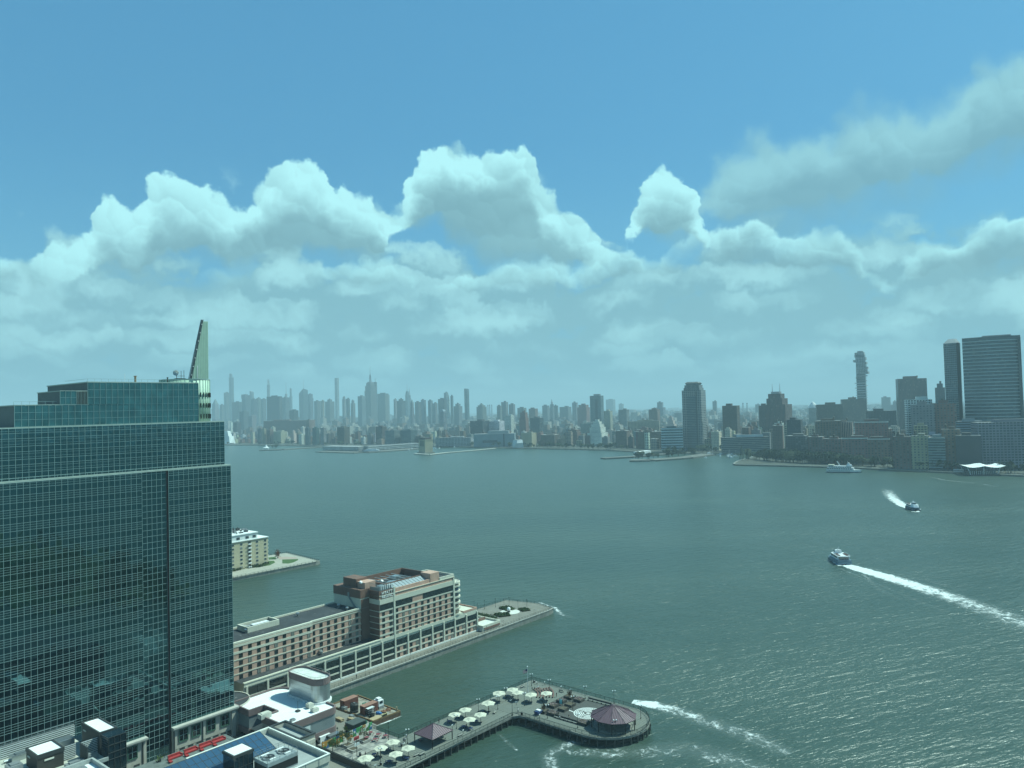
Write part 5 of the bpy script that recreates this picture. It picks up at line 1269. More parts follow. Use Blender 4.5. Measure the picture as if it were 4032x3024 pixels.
    b = MB(); b.box(-216.5, -213.9, 176.6, 181.0, 1.65, 1.9); part('timber_floor', b, mat('timber_pale', (.40, .31, .19)), t)
    b = MB(); b.box(-213.6, -213.35, 180.2, 182.6, 1.6, 2.9); part('yellow_gate', b, mat('gate_yellow', (.55, .46, .22), .7), t)
    for k in range(3): b = MB(); b.box(-213.34, -213.28, 180.4 + k * .72, 180.95 + k * .72, 1.9, 2.7); part('gate_opening', b, M_BLACK, t)
    rust = mat('container_rust', (.23, .095, .07), .85, var=.22, vscale=.8, streak=.25)
    def cont(x0, x1, y0, y1, z1, lab):
        s = sthing('shipping_container', lab, 'container', (x0 + x1) / 2, (y0 + y1) / 2, 1.6)
        b = MB(); b.box(x0, x1, y0, y1, 1.62, z1); part('body', b, rust, s)
        n = int((y1 - y0) / .42)
        for k in range(n): b = MB(); y = y0 + .1 + k * .42; b.box(x1, x1 + .06, y, y + .2, 1.75, z1 - .12); part('corrugation', b, rust, s)
        b = MB(); b.box(x0 - .05, x1 + .05, y0 - .05, y1 + .05, z1, z1 + .08); part('roof', b, mat('container_roof_rust', (.30, .16, .12), .85, var=.2), s)
        b = MB(); b.box(x1 + .02, x1 + .10, (y0 + y1) / 2 - .5, (y0 + y1) / 2 + .5, 2.4, 3.4); part('door', b, M_BLACK, s)
    cont(-233.2, -230.6, 177.2, 183.6, 4.6, 'rust red shipping container at the far side of the barge deck')
    cont(-222.8, -220.3, 178.0, 184.2, 4.6, 'rust red shipping container with open racks at the middle of the barge deck')
    s = sthing('control_cab', 'white crane cab standing at the end of the middle barge container', 'cab', -222.0, 186.0, 1.6)
    b = MB(); b.box(-223.4, -220.6, 184.9, 187.2, 2.6, 4.6); b.box(-222.8, -221.2, 185.2, 186.8, 4.6, 5.2); part('cab', b, mat('white_paint', (.78, .8, .78), .5), s)
    b = MB(); b.box(-220.62, -220.55, 185.3, 186.8, 3.4, 4.3); part('window', b, M_DARKG, s)
    b = MB(); b.box(-223.6, -220.4, 184.8, 187.3, 1.6, 2.6); part('base', b, M_STEEL, s)
    s = sthing('storage_rack', 'open dark storage rack with pale top leaning on the middle container', 'rack', -219.4, 179.8, 1.6)
    b = MB(); b.box(-220.1, -218.7, 178.4, 181.4, 4.0, 4.15); part('top', b, mat('pale_panel', (.62, .66, .64)), s)
    for z in (1.9, 2.6, 3.3): b = MB(); b.box(-220.1, -218.7, 178.4, 181.4, z, z + .08); part('shelf', b, M_STEEL, s)
    for (x, y) in ((-220.05, 178.5), (-218.75, 178.5), (-220.05, 181.3), (-218.75, 181.3)): b = MB(); b.box(x - .05, x + .05, y - .05, y + .05, 1.6, 4.0); part('post', b, M_BLACK, s)
    s = sthing('tank', 'dark upright tank beside the middle barge container', 'tank', -224.5, 175.9, 1.6)
    b = MB(); b.lathe([(1.5, 1.6), (1.5, 4.4), (1.2, 4.7)], 14, (-226.0, 178.0)); part('shell', b, mat('tank_black', (.03, .032, .03), .6), s); b = MB(); b.lathe([(1.56, 2.4), (1.56, 2.5), (1.5, 2.5), (1.5, 2.4)], 14, (-226, 178)); b.tube((-226, 178, 4.7), (-226, 178, 5.1), .3, n=8); part('band', b, M_STEEL, s)
    gear = [('winch', 'black deck winch at the near end of the barge', 6, -217.4, 178.9), ('tarp_bundle', 'blue tarpaulin bundle beside the storage rack on the barge', 0, -217.6, 182.2), ('gear_bin', 'green steel bin between the two barge containers', 3, -226.6, 183.6), ('rope_coil', 'brown coil of rope at the river end of the barge deck', 2, -217.2, 186.4), ('bollard', 'pale mooring bollard at the outer corner of the barge', 1, -213.5, 187.2), ('chain_heap', 'rusty heap of chain in the middle of the barge deck', 2, -217.2, 184.4), ('generator', 'steel generator box at the landward end of the barge', 4, -230.5, 177.4 - .4)]
    for (nm, lab, mi, x, y) in gear:
        b = MB()
        if nm in ('tarp_bundle', 'rope_coil', 'chain_heap'): b.blob((x, y, 1.9), (1.2, 1.0, .5), 9, 5, .25, rr)
        elif nm == 'bollard': b.lathe([(.3, 1.6), (.22, 2.0), (.22, 3.2), (.3, 3.4)], 8, (x, y))
        elif nm == 'winch': b.box(x - .9, x + .9, y - .5, y + .5, 1.6, 1.9); b.tube((x - .7, y, 2.4), (x + .7, y, 2.4), .5, n=10); b.tube((x - .8, y, 2.4), (x - .7, y, 2.4), .75, n=10); b.tube((x + .7, y, 2.4), (x + .8, y, 2.4), .75, n=10)
        else: b.box(x - 1, x + 1, y - .7, y + .7, 1.65, 2.7); b.box(x - 1.05, x + 1.05, y - .75, y + .75, 2.7, 2.85); b.box(x - .9, x + .9, y - .74, y + .74, 1.9, 2.1); b.tube((x, y, 2.8), (x, y, 3.3), .12, n=6)
        solo(nm, b, jk[mi], lab, 'barge gear', x, y, 1.6)
build_plaza()

# ------------------------------------------------------------------ people on the piers
def build_people():
    rr = random.Random(21)
    def body(name, pose, shirt, trousers, hair, skin=(.36, .22, .15)):
        J = {'pel': (0, 0, .95), 'che': (0, .01, 1.25), 'nec': (0, .02, 1.47), 'hd': (0, .04, 1.62), 'top': (0, .03, 1.74)}
        if pose == 'sit':
            dz = -.47; J = {k: (v[0], v[1], v[2] + dz) for k, v in J.items()}
            L = [(.1, .42, .47), (.11, .44, .08), (.11, .56, .04)]; R = [(-.1, .42, .47), (-.11, .44, .08), (-.11, .56, .04)]
            aL = [(.2, .02, .93), (.24, .18, .68), (.16, .36, .62)]; aR = [(-.2, .02, .93), (-.24, .18, .68), (-.16, .36, .62)]
        else:
            st = .26 if pose == 'walk' else .02
            L = [(.1, st * .6, .52), (.11, st * .9 - .05, .10), (.12, st + .10, .04)]; R = [(-.1, -st * .3, .52), (-.11, -st, .12), (-.12, -st + .10, .05)]
            aL = [(.21, .0, 1.40), (.26, -.06 - st * .3, 1.12), (.25, .06 - st * .4, .88)]; aR = [(-.21, .0, 1.40), (-.26, -.02 + st * .3, 1.12), (-.25, .12 + st * .4, .90)]
        vs_ = [J['pel'], J['che'], J['nec'], J['hd'], J['top']] + L + R + aL + aR
        es = [(0, 1), (1, 2), (2, 3), (3, 4), (0, 5), (5, 6), (6, 7), (0, 8), (8, 9), (9, 10), (1, 11), (11, 12), (12, 13), (1, 14), (14, 15), (15, 16)]
        rad = [.15, .17, .065, .105, .08, .085, .055, .045, .085, .055, .045, .06, .045, .04, .06, .045, .04]
        me = bpy.data.meshes.new('person'); me.from_pydata(vs_, es, []); o = bpy.data.objects.new('tmp', me); COL.objects.link(o)
        md = o.modifiers.new('s', 'SKIN'); sk = me.skin_vertices[0].data
        for i, r in enumerate(rad): sk[i].radius = (r * 1.15 if i < 2 else r, r * .8 if i < 2 else r); sk[i].use_root = (i == 0)
        sb = o.modifiers.new('u', 'SUBSURF'); sb.levels = 1; sb.render_levels = 1
        dg = bpy.context.evaluated_depsgraph_get(); m2 = bpy.data.meshes.new_from_object(o.evaluated_get(dg)); bpy.data.objects.remove(o)
        m2.name = 'person'; m2.materials.clear()
        for m in (shirt, trousers, mat('skin_tone', skin, .6), hair): m2.materials.append(m)
        off = -.47 if pose == 'sit' else 0
        for p in m2.polygons:
            c = p.center; z = c.z - off
            if z > 1.66 or (z > 1.56 and c.y < .0 and abs(c.x) < .12): p.material_index = 3
            elif z > 1.45 and abs(c.x) < .12: p.material_index = 2
            elif abs(c.x) > .19 and z < 1.2 and (c.z > .5): p.material_index = 2
            elif z < 1.0 or (pose == 'sit' and c.z < .56): p.material_index = 1
            else: p.material_index = 0
            p.use_smooth = True
        return m2
    sh = [mat('shirt_%s' % n, c, .8, var=.05) for n, c in (('white', (.70, .70, .68)), ('black', (.03, .03, .035)), ('blue', (.06, .11, .26)), ('red', (.36, .06, .06)), ('grey', (.25, .26, .27)))]
    tr = [mat('trousers_%s' % n, c, .85, var=.05) for n, c in (('navy', (.03, .04, .08)), ('khaki', (.28, .24, .16)), ('black', (.025, .025, .028)))]
    hr = [mat('hair_dark', (.03, .022, .018), .7), mat('hair_brown', (.10, .06, .035), .7)]
    V = {}
    def person(px, py, z, pose, s_, t_, lab, rot, grp=None, h=0):
        k = (pose, s_, t_, h)
        if k not in V: V[k] = body('person', pose, sh[s_], tr[t_], hr[h])
        p = on_z(px, py, z) if not isinstance(px, tuple) else world(*px, z)
        o = obj('person', V[k], None, p, rot); tagit(o, lab, 'person', grp)
    zz = lambda x, y: (1250 + x * .3165, 2600 + y * .3165)
    z8 = lambda x, y: (1850 + x * .339, 2600 + y * .339)
    z6 = lambda x, y: (1260 + x * .3165, 2200 + y * .3165)
    person(*zz(440, 1270), PZ, 'stand', 0, 0, 'person in white shirt and dark trousers standing by the ramp balustrade', 2.0)
    person(*zz(538, 1222), PZ, 'walk', 1, 2, 'person in black walking across the pale plaza paving', .6)
    person(*zz(596, 1205), PZ, 'stand', 1, 0, 'person in black top and navy trousers at the plaza edge behind an umbrella', 1.2)
    person(*zz(1073, 1025), PZ, 'walk', 4, 0, 'person in grey walking beside another near the inner rail', 2.6)
    person(*zz(1090, 1025), PZ, 'walk', 0, 2, 'person in white and black walking beside the person in grey', 2.7)
    person(*zz(1104, 975), PZ, 'walk', 0, 0, 'person in white shirt close to the corner of the inner rail', .5)
    person(*zz(1512, 785), PZ, 'stand', 1, 2, 'person in black leaning by the inner rail beyond the square canopy', 1.0)
    person(*zz(485, 222), 2.6, 'walk', 1, 2, 'person in black running along the hotel pier walkway', .7)
    person(*zz(2132, 640), PZ, 'stand', 3, 0, 'person in red shirt standing under the single umbrella', 2.0)
    person(*z6(1428, 1145), 2.6, 'walk', 0, 1, 'person in white shirt walking beside the hotel plinth', .7)
    person(*z6(2080, 885), 2.6, 'walk', 3, 2, 'person in red shirt walking past the low hotel terrace', .7)
    person(*z8(1007, 425), PZ, 'stand', 1, 1, 'person in black top and khaki trousers standing by the curved benches', 2.2)
    for (x, y, s_, l) in ((722, 345, 1, 'person in black sitting on a curved bench row'), (752, 345, 1, 'person in black sitting on a curved bench row'), (788, 330, 0, 'person in white sitting on a curved bench row')):
        person(*z8(x, y), PZ, 'sit', s_, 2, l, 3.6, 'people on the curved benches')
    person(*z8(1825, 760), PZ + .35, 'stand', 2, 0, 'person in blue leaning at the bandstand rail', 2.0)
    person(*z8(1800, 720), PZ + .35, 'stand', 2, 2, 'person in blue inside the bandstand', 2.4)
    person(*z8(1520, 760), PZ + .35, 'stand', 1, 0, 'person in black inside the bandstand', 1.4)
    person(*z8(1560, 780), PZ + .35, 'stand', 4, 0, 'person in grey inside the bandstand', 1.4)
    person(*z8(1045, 680), PZ, 'sit', 0, 1, 'person in white sitting on the inner long bench, shoreward', 4.3)
    person(*z8(1148, 668), PZ, 'sit', 1, 1, 'person in black top sitting on the inner long bench, riverward', 4.3)
    person(*z8(560, 610), PZ, 'stand', 0, 0, 'person in white by the inner corner of the pier', 1.0)
    person(*z8(770, 275), PZ, 'sit', 0, 2, 'person in white sitting near the far corner of the pier', 4.0)
    # seated at umbrella tables
    seats = [(-190.0, 157.0), (-182.5, 156.6), (-180.0, 161.3), (-188.6, 189.0), (-181.8, 188.8), (-179.0, 189.0), (-188.8, 194.2), (-187.4, 218.5), (-184.0, 217.0), (-175.0, 222.9), (-185.6, 202.6), (-197.6, 168.2), (-188.8, 212.2), (-178.6, 218.6), (-186.0, 173.5)]
    for i, (x, y) in enumerate(seats):
        a = rr.uniform(0, 6.28); s_ = (1, 2, 1, 4, 3)[i % 5]
        nm = ('black', 'blue', 'black', 'grey', 'red')[i % 5]
        tab = 'blue' if (x, y) in seats[:7] else ('red' if i == 11 else 'grey')
        person((x + 1.15 * cos(a), y + 1.15 * sin(a)), None, PZ, 'sit', s_, 0, near('person in %s seated' % nm, x, y), GROT + a + pi / 2, 'people sitting at picnic tables')
build_people()

# ------------------------------------------------------------------ hotel pier walkway, rails, garden at the tip
def build_hotel_walk():
    rr = random.Random(4)
    t = sthing('walkway_rail', 'dark metal railing along the hotel pier edge', 'railing', -249.8, 250, 2.5)
    pts = [(-249.8, 185), (-249.6, 326), (-251.0, 330.4), (-262.3, 333.6), (-282.2, 329.6), (-282.9, 291)]
    rp = MB(); rp.tube((0, 0, 0), (0, 0, 1.15), .06, n=5); rpost = rp.mesh('rail_post', M_RAIL)
    for a, b_ in zip(pts, pts[1:]):
        a, b_ = Vector((*a, 2.6)), Vector((*b_, 2.6)); L = (b_ - a).length; m = MB()
        for h in (1.15, .65, .2): m.bar(a + Vector((0, 0, h)), b_ + Vector((0, 0, h)), .06, .06)
        part('rail_run', m, M_RAIL, t); n = max(1, int(L / 2.2))
        for j in range(n): lpart('rail_post', rpost, t, a.lerp(b_, j / n))
    sp = thing('pier_lamp', 'x', 'lamp', (0, 0, 0), 0)
    b = MB(); b.lathe([(.16, 0), (.09, .6), (.06, .9), (.05, 4.2)], 8); part('post', b, M_RAIL, sp)
    b = MB(); b.lathe([(.08, 4.2), (.22, 4.3), (.24, 4.6), (.05, 4.85)], 8); part('lantern', b, M_RAIL, sp)
    for k in range(11): place(sp, world(-250.6, 191 + k * 12.4, 2.6), 0, 'dark lantern post along the hotel pier walkway', 'lanterns on the hotel walkway', .55)
    for (px, py) in ((1880, 2412), (1908, 2398), (1951, 2391), (1867, 2400), (2005, 2385), (2040, 2400), (2075, 2395), (1985, 2392)):
        p = on_z(px, py, 2.6); place(sp, p, 0, 'tall dark lantern post in the garden at the hotel pier tip', 'lanterns at the pier tip', 1.0)
    # garden beds and round sculpture
    def hedge(name, lab, poly, h, n, col, seed):
        r2 = random.Random(seed); xs = [p[0] for p in poly]; ys = [p[1] for p in poly]; b = MB(); k = 0
        while k < n:
            x, y = r2.uniform(min(xs), max(xs)), r2.uniform(min(ys), max(ys))
            c = False
            for i in range(len(poly)):
                (x1, y1), (x2, y2) = poly[i], poly[i - 1]
                if (y1 > y) != (y2 > y) and x < (x2 - x1) * (y - y1) / (y2 - y1) + x1: c = not c
            if not c: continue
            k += 1; p = Vector((x, y, 2.65 + r2.random() ** .6 * h)); d = Vector((r2.uniform(-1, 1), r2.uniform(-1, 1), r2.uniform(-.4, .8))).normalized() * .35; e = d.orthogonal().normalized() * .25
            b.poly([p - d, p + e, p + d, p - e])
        s = sthing(name, lab, 'hedge', sum(xs) / len(xs), sum(ys) / len(ys), 2.6); part('foliage', b, col, s)
        b = MB(); b.prism(poly, 2.5, 2.66 + h * .35); part('soil', b, mat('hedge_core', (.05, .055, .03), .95), s)
    g = mat('hedge_leaf', (.075, .115, .040), .8, var=.35, vscale=.8)
    hedge('garden_hedge', 'dark green hedge along the low hotel terrace wall', [(-281, 290.8), (-263, 290.8), (-259, 294), (-262, 299), (-281, 297)], 1.5, 1500, g, 1)
    hedge('garden_hedge', 'round green bed beside the pale pier sculpture', [S(1935, 2425, 2.6).xy[:] if False else (-268, 303), (-262, 301), (-259, 306), (-264, 309)], .9, 600, g, 2)
    hedge('garden_hedge', 'narrow green bed near the pier tip lanterns', [(-274, 314), (-267, 312), (-265, 317), (-272, 319)], .9, 600, g, 3)
    hedge('garden_hedge', 'small green bed at the river side of the pier tip', [(-264, 318), (-259, 316), (-257, 320), (-262, 322)], .8, 400, g, 4)
    m = MB(); m.lathe([(5.2, 2.5), (5.2, 2.62)], 28, (-264.5, 312)); solo('round_paving', m, mat('pale_paving', (.60, .60, .53), .85), 'pale round paving in the pier tip garden', 'paving', -264.5, 312, 2.5, kind='structure')
    s = sthing('sphere_sculpture', 'small pale sphere sculpture on a plinth in the pier tip garden', 'sculpture', -264.5, 311, 2.6)
    b = MB(); b.lathe([(.9, 2.6), (.7, 3.4)], 12, (-264.5, 311)); part('plinth', b, M_DARKM, s); b = MB(); b.smooth = True; b.blob((-264.5, 311, 4.3), 1.0, 14, 8, 0); part('sphere', b, M_WHITE, s)
build_hotel_walk()

# ------------------------------------------------------------------ apartment block on the next pier
def build_apartments():
    Z = 2.5
    land('apartment_pier', [(-473, 150), (-473, 274), (-469.6, 338), (-470.5, 342), (-520, 347.5), (-523.5, 331), (-523.5, 150)], -2, Z, mat('pale_quay', (.36, .345, .285), .9, var=.15), 'pale pier with paths under the apartment block')
    t = sthing('apartment_block', 'pale yellow apartment block with white top floor on the far pier', 'apartment block', -492, 290, Z)
    X0 = -492.0; XB = -516; Y1 = 313.0
    wl = mat('pale_yellow_brick', (.52, .46, .31), .85, var=.1, streak=.1); wh = mat('white_render', (.76, .78, .75), .7, var=.06)
    b = MB(); b.box(XB, X0, 240, Y1, Z, 22.0); part('brick_wall', b, wl, t)
    b = MB(); b.box(XB + 1, X0 - .6, 240, Y1 - 8, 22.0, 26.4); part('white_top_floor', b, wh, t)
    b = MB(); b.box(XB - .3, X0 + .5, 240, Y1 + .4, 22.0, 22.5); b.box(XB + .5, X0 - .2, 240, Y1 - 7.5, 26.4, 27.0); part('cornice', b, wh, t)
    W = MB(); W.box(-.05, .08, -.95, .95, -.75, .75); W.k = 1
    for k in range(3): W.box(.08, .13, -.85 + k * .6, -.35 + k * .6, -.65, .65)
    wme = W.mesh('window', [mat('white_frame', (.68, .70, .68), .6), glass_mat('hotel_window', (.016, .024, .026))])
    Bm = MB(); Bm.box(0, .9, -1.2, 1.2, 0, .15); Bm.box(.8, .9, -1.2, 1.2, .15, 1.0); bme = Bm.mesh('balcony', wh)
    D = MB(); D.box(-.05, .06, -1.0, 1.0, -.9, 1.0); dme = D.mesh('recess_door', M_DARKG)
    for k in range(7):
        z = 4.2 + k * 2.65
        for y in (285.5, 292.0, 304.3, 310.8): lpart('window', wme, t, (X0, y, z), 0)
        for y in (298.3, 279.5): lpart('recess_door', dme, t, (X0, y, z), 0); lpart('balcony', bme, t, (X0, y, z - 1.2), 0)
        o = lpart('balcony', bme, t, (X0 - 3, Y1, z - 1.2), pi / 2, (1.6, 1.3, 1)); lpart('balcony', bme, t, (X0 - 9, Y1, z - 1.2), pi / 2, (1.6, 1.3, 1))
    for y in (283.5, 290, 297, 302.5): lpart('window', wme, t, (X0 - .58, y, 24.2), 0, (1, 1.4, 1.3))
    rr = random.Random(3)
    for k in range(26):
        x, y = rr.uniform(XB + 3, X0 - 3), rr.uniform(276, 304); h = rr.uniform(.6, 2.0); a = rr.uniform(.4, 1.2)
        b = MB(); b.box(x - a, x + a, y - a, y + a, 26.4, 26.9 + h); b.tube((x, y, 26.9 + h), (x, y, 27.6 + h), .2, n=5); part('rooftop_unit', b, rr.choice([wh, M_STEEL, M_DARKM]), t)
    b = MB(); b.smooth = True; b.blob((XB + 10, 281, 29), 3.2, 14, 8, 0); part('roof_dome', b, wh, t)
    # lawns, hedge, paths, trees
    gr = mat('lawn', (.060, .115, .035), .95, var=.2, vscale=.4)
    def flat(name, lab, poly, m, z): b = MB(); b.prism(poly, Z - .1, z); cx = sum(p[0] for p in poly) / len(poly); cy = sum(p[1] for p in poly) / len(poly); solo(name, b, m, lab, 'lawn', cx, cy, Z, kind='structure')
    zf = lambda x, y: S(860 + x * .3165, 2050 + y * .3165, Z).xy[:]
    flat('lawn', 'mown lawn on the apartment pier', [zf(795, 485), zf(995, 478), zf(985, 495), zf(930, 520), zf(870, 534), zf(795, 532)], gr, Z + .06)
    flat('lawn', 'narrow lawn beside the apartments', [zf(585, 462), zf(712, 450), zf(716, 482), zf(600, 486)], gr, Z + .06)
    flat('lawn', 'lawn strip below the apartment wall', [zf(600, 500), zf(690, 500), zf(708, 520), zf(640, 555), zf(470, 585), zf(460, 575)], gr, Z + .06)
    flat('gravel_path', 'pinkish gravel patch between lawns', [zf(735, 448), zf(960, 452), zf(990, 475), zf(760, 484)], mat('pink_gravel', (.38, .30, .25), .95, var=.15), Z + .05)
    hm = mat('hedge_leaf', (.075, .115, .040)); r2 = random.Random(8)
    def hedge(lab, pts, n):
        b = MB()
        for a, c in zip(pts, pts[1:]):
            for k in range(n):
                p = Vector((*a, 0)).lerp(Vector((*c, 0)), r2.random()) + Vector((r2.gauss(0, .8), r2.gauss(0, .8), Z + r2.uniform(.2, 1.8))); d = Vector((r2.uniform(-1, 1), r2.uniform(-1, 1), r2.uniform(-.3, .8))).normalized() * .5; e = d.orthogonal().normalized() * .35; b.poly([p - d, p + e, p + d, p - e])
        solo('hedge', b, hm, lab, 'hedge', pts[0][0], pts[0][1], Z)
    hedge('long dark green hedge at the foot of the apartment wall', [zf(180, 635), zf(350, 590), zf(520, 575), zf(620, 540)], 260)
    tr = sthing('small_tree', 'single small reddish tree between the lawns of the apartment pier', 'tree', *zf(735, 470), Z)
    x, y = zf(735, 470); b = MB(); b.tube((x, y, Z), (x, y, Z + 3), .15, .08, 6); part('trunk', b, mat('bark', (.10, .08, .06)), tr)
    b = MB()
    for k in range(260):
        p = Vector((x + r2.gauss(0, 1.0), y + r2.gauss(0, 1.0), Z + 3.6 + r2.gauss(0, 1.3))); d = Vector((r2.uniform(-1, 1), r2.uniform(-1, 1), r2.uniform(-.5, .5))).normalized() * .4; e = d.orthogonal().normalized() * .3; b.poly([p - d, p + e, p + d, p - e])
    part('crown', b, mat('reddish_leaf', (.17, .08, .05), .8, var=.3), tr)
    t = sthing('pier_rail', 'dark railing round the apartment pier', 'railing', -470, 330, Z); pts = [(-472.4, 240), (-472.4, 274), (-469.4, 338), (-470.9, 341.4), (-519.6, 346.8), (-523, 331)]
    rp = MB(); rp.box(-.08, .08, -.08, .08, 0, 1.1); rpost = rp.mesh('rail_post', M_RAIL)
    for a, b_ in zip(pts, pts[1:]):
        a, b_ = Vector((*a, Z)), Vector((*b_, Z)); m = MB()
        for h in (1.1, .6, .2): m.bar(a + Vector((0, 0, h)), b_ + Vector((0, 0, h)), .08, .08)
        part('rail_run', m, M_RAIL, t); n = max(1, int((b_ - a).length / 3.0))
        for j in range(n): lpart('rail_post', rpost, t, a.lerp(b_, j / n))
build_apartments()
# ------------------------------------------------------------------ boats, wakes, foam
M_HULLW = mat('boat_white', (.72, .74, .74), .4, var=.05, streak=.08)
M_HULLB = mat('boat_blue', (.045, .085, .13), .4, var=.08)
M_HULLG = mat('boat_grey_blue', (.16, .24, .30), .45, var=.08)
M_BWIN = glass_mat('boat_window', (.012, .018, .022))
def hull(b, L, B, z0, z1, bow=.30, flare=1.12, n=8):
    """boat hull along +y, bow at +L/2"""
    def sec(s, z):
        y = -L / 2 + s * L; k = 1.0 if s < 1 - bow else max(0.0, 1 - ((s - (1 - bow)) / bow) ** 1.9)
        f = 1.0 if z > z0 + 1e-6 else 1 / flare
        return (B / 2 * k * f, y if s < 1 else y + (L * .03 if z > z0 else 0))
    S_ = [i / n for i in range(n + 1)]
    lo = [sec(s, z0) for s in S_]; hi = [sec(s, z1) for s in S_]
    P0 = [(x, y) for x, y in lo] + [(-x, y) for x, y in lo[::-1][1:]]; P1 = [(x, y) for x, y in hi] + [(-x, y) for x, y in hi[::-1][1:]]
    m = len(P0); i0 = b.pts([(x, y, z0) for x, y in P0]); i1 = b.pts([(x, y, z1) for x, y in P1])
    for i in range(m):
        j = (i + 1) % m; b.face([i0 + i, i0 + j, i1 + j, i1 + i])
    b.face([i1 + i for i in range(m)])
def row_windows(t, x, y0, y1, z, h, w, gap, m=None):
    wb = MB(); wb.box(-.03, .03, -w / 2, w / 2, -h / 2, h / 2); me = wb.mesh('window', M_BWIN)
    y = y0
    while y < y1:
        for s in (-1, 1): obj('window', me, t, (s * x, y, z))
        y += w + gap
def boat_at(name, label, cat, stern, bow_):
    a, c = on_z(*stern), on_z(*bow_); d = (c - a); L = d.length; mid = (a + c) / 2
    return thing(name, label, cat, (mid.x, mid.y, 0), math.atan2(d.y, d.x) - pi / 2), L
def build_boats():
    # three-deck cruise yacht
    t, L = boat_at('cruise_yacht', 'long white three deck cruise yacht with blue waterline and slanted mast', 'ship', (3256, 1859), (3390, 1861)); B = 11.0
    b = MB(); hull(b, L, B, -.5, 1.2); part('lower_hull', b, M_HULLB, t)
    b = MB(); hull(b, L * 1.005, B * 1.02, 1.2, 4.2, flare=1.08); part('hull', b, M_HULLW, t)
    b = MB(); b.box(-B * .47, B * .47, -L * .48, L * .30, 4.2, 7.0); part('main_deck', b, M_HULLW, t)
    b = MB(); b.box(-B * .45, B * .45, -L * .42, L * .24, 7.0, 9.6); part('upper_deck', b, M_HULLW, t)
    b = MB(); b.box(-B * .50, B * .50, -L * .49, L * .27, 6.95, 7.15); b.box(-B * .48, B * .48, -L * .47, L * .25, 9.6, 9.8); part('deck_edge', b, M_HULLW, t)
    b = MB(); b.prism([(-B * .36, L * .10), (B * .36, L * .10), (B * .30, L * .26), (-B * .30, L * .26)], 9.8, 12.4, top=[(-B * .34, L * .10), (B * .34, L * .10), (B * .24, L * .21), (-B * .24, L * .21)]); part('bridge', b, M_HULLW, t)
    b = MB(); b.box(-B * .2, B * .2, L * .12, L * .18, 12.4, 14.4); b.box(-B * .3, B * .3, L * .13, L * .16, 14.4, 14.6); b.tube((0, L * .14, 14.5), (0, L * .12, 17.5), .15, n=5); part('radar_mast', b, M_HULLW, t)
    b = MB(); b.bar((0, -L * .10, 9.8), (0, -L * .19, 17.2), 1.4, 1.0); part('slanted_funnel', b, M_HULLW, t)
    b = MB(); b.box(-B * .4, B * .4, -L * .44, -L * .28, 9.8, 11.6); b.box(-B * .42, B * .42, -L * .45, -L * .27, 11.6, 11.8); part('stern_awning', b, mat('awning_cream', (.55, .53, .43), .8), t)
    row_windows(t, B * .471, -L * .45, L * .27, 5.7, 1.3, 2.2, 1.0); row_windows(t, B * .451, -L * .40, L * .22, 8.4, 1.3, 2.2, 1.0); row_windows(t, B * .51, -L * .42, L * .18, 2.9, .9, 1.4, 1.4)
    b = MB(); b.box(-B * .27, B * .27, L * .245, L * .26, 10.7, 11.8); part('bridge_window', b, M_BWIN, t)
    r = MB()
    for k in range(14): r.tube((B * .46, -L * .42 + k * 2.4, 9.8), (B * .46, -L * .42 + k * 2.4, 10.9), .05, n=4); r.tube((-B * .46, -L * .42 + k * 2.4, 9.8), (-B * .46, -L * .42 + k * 2.4, 10.9), .05, n=4)
    for s in (-1, 1): r.bar((s * B * .46, -L * .42, 10.9), (s * B * .46, L * .1, 10.9), .08, .08)
    part('deck_rail', r, M_HULLW, t)
    # passenger ferries
    def ferry(name, label, stern, bow_, B, hm, sc=1.0):
        t, L = boat_at(name, label, 'ferry', stern, bow_); L = L * sc
        for s in (-1, 1):
            b = MB(); hull(b, L, B * .36, -.4, 1.3, bow=.45)
            b.v = [(x + s * B * .31, y, z) for (x, y, z) in b.v]; part('hull', b, hm, t)
        b = MB(); hull(b, L * .97, B, 1.3, 3.0, bow=.32, flare=1.02); part('main_hull', b, hm, t)
        b = MB(); b.prism([(-B * .44, -L * .42), (B * .44, -L * .42), (B * .44, L * .18), (B * .24, L * .33), (-B * .24, L * .33), (-B * .44, L * .18)], 3.0, 5.2, top=[(-B * .42, -L * .42), (B * .42, -L * .42), (B * .42, L * .14), (B * .22, L * .26), (-B * .22, L * .26), (-B * .42, L * .14)]); part('cabin', b, M_HULLW, t)
        b = MB(); b.box(-B * .46, B * .46, -L * .46, L * .12, 5.2, 5.4); part('roof_deck', b, M_HULLW, t)
        b = MB(); b.prism([(-B * .24, L * .0), (B * .24, L * .0), (B * .20, L * .16), (-B * .20, L * .16)], 5.4, 7.5, top=[(-B * .24, 0), (B * .24, 0), (B * .16, L * .11), (-B * .16, L * .11)]); part('wheelhouse', b, M_HULLW, t)
        b = MB(); b.box(-B * .185, B * .185, L * .125, L * .15, 6.2, 7.1); b.box(-B * .245, -B * .235, L * .02, L * .12, 6.2, 7.0); b.box(B * .235, B * .245, L * .02, L * .12, 6.2, 7.0); part('wheelhouse_window', b, M_BWIN, t)
        for s in (-1, 1): b = MB(); b.box(s * B * .425, s * B * .445, -L * .36, L * .14, 3.9, 4.9); part('window_band', b, M_BWIN, t)
        b = MB(); b.box(-B * .34, B * .34, -L * .425, -L * .415, 3.2, 4.6); part('stern_opening', b, M_BWIN, t)
        b = MB(); b.box(-B * .5, B * .5, -L * .5, -L * .42, 2.9, 3.05); b.box(-B * .22, B * .22, -L * .505, -L * .49, .6, 1.8); part('stern_deck', b, M_HULLG, t)
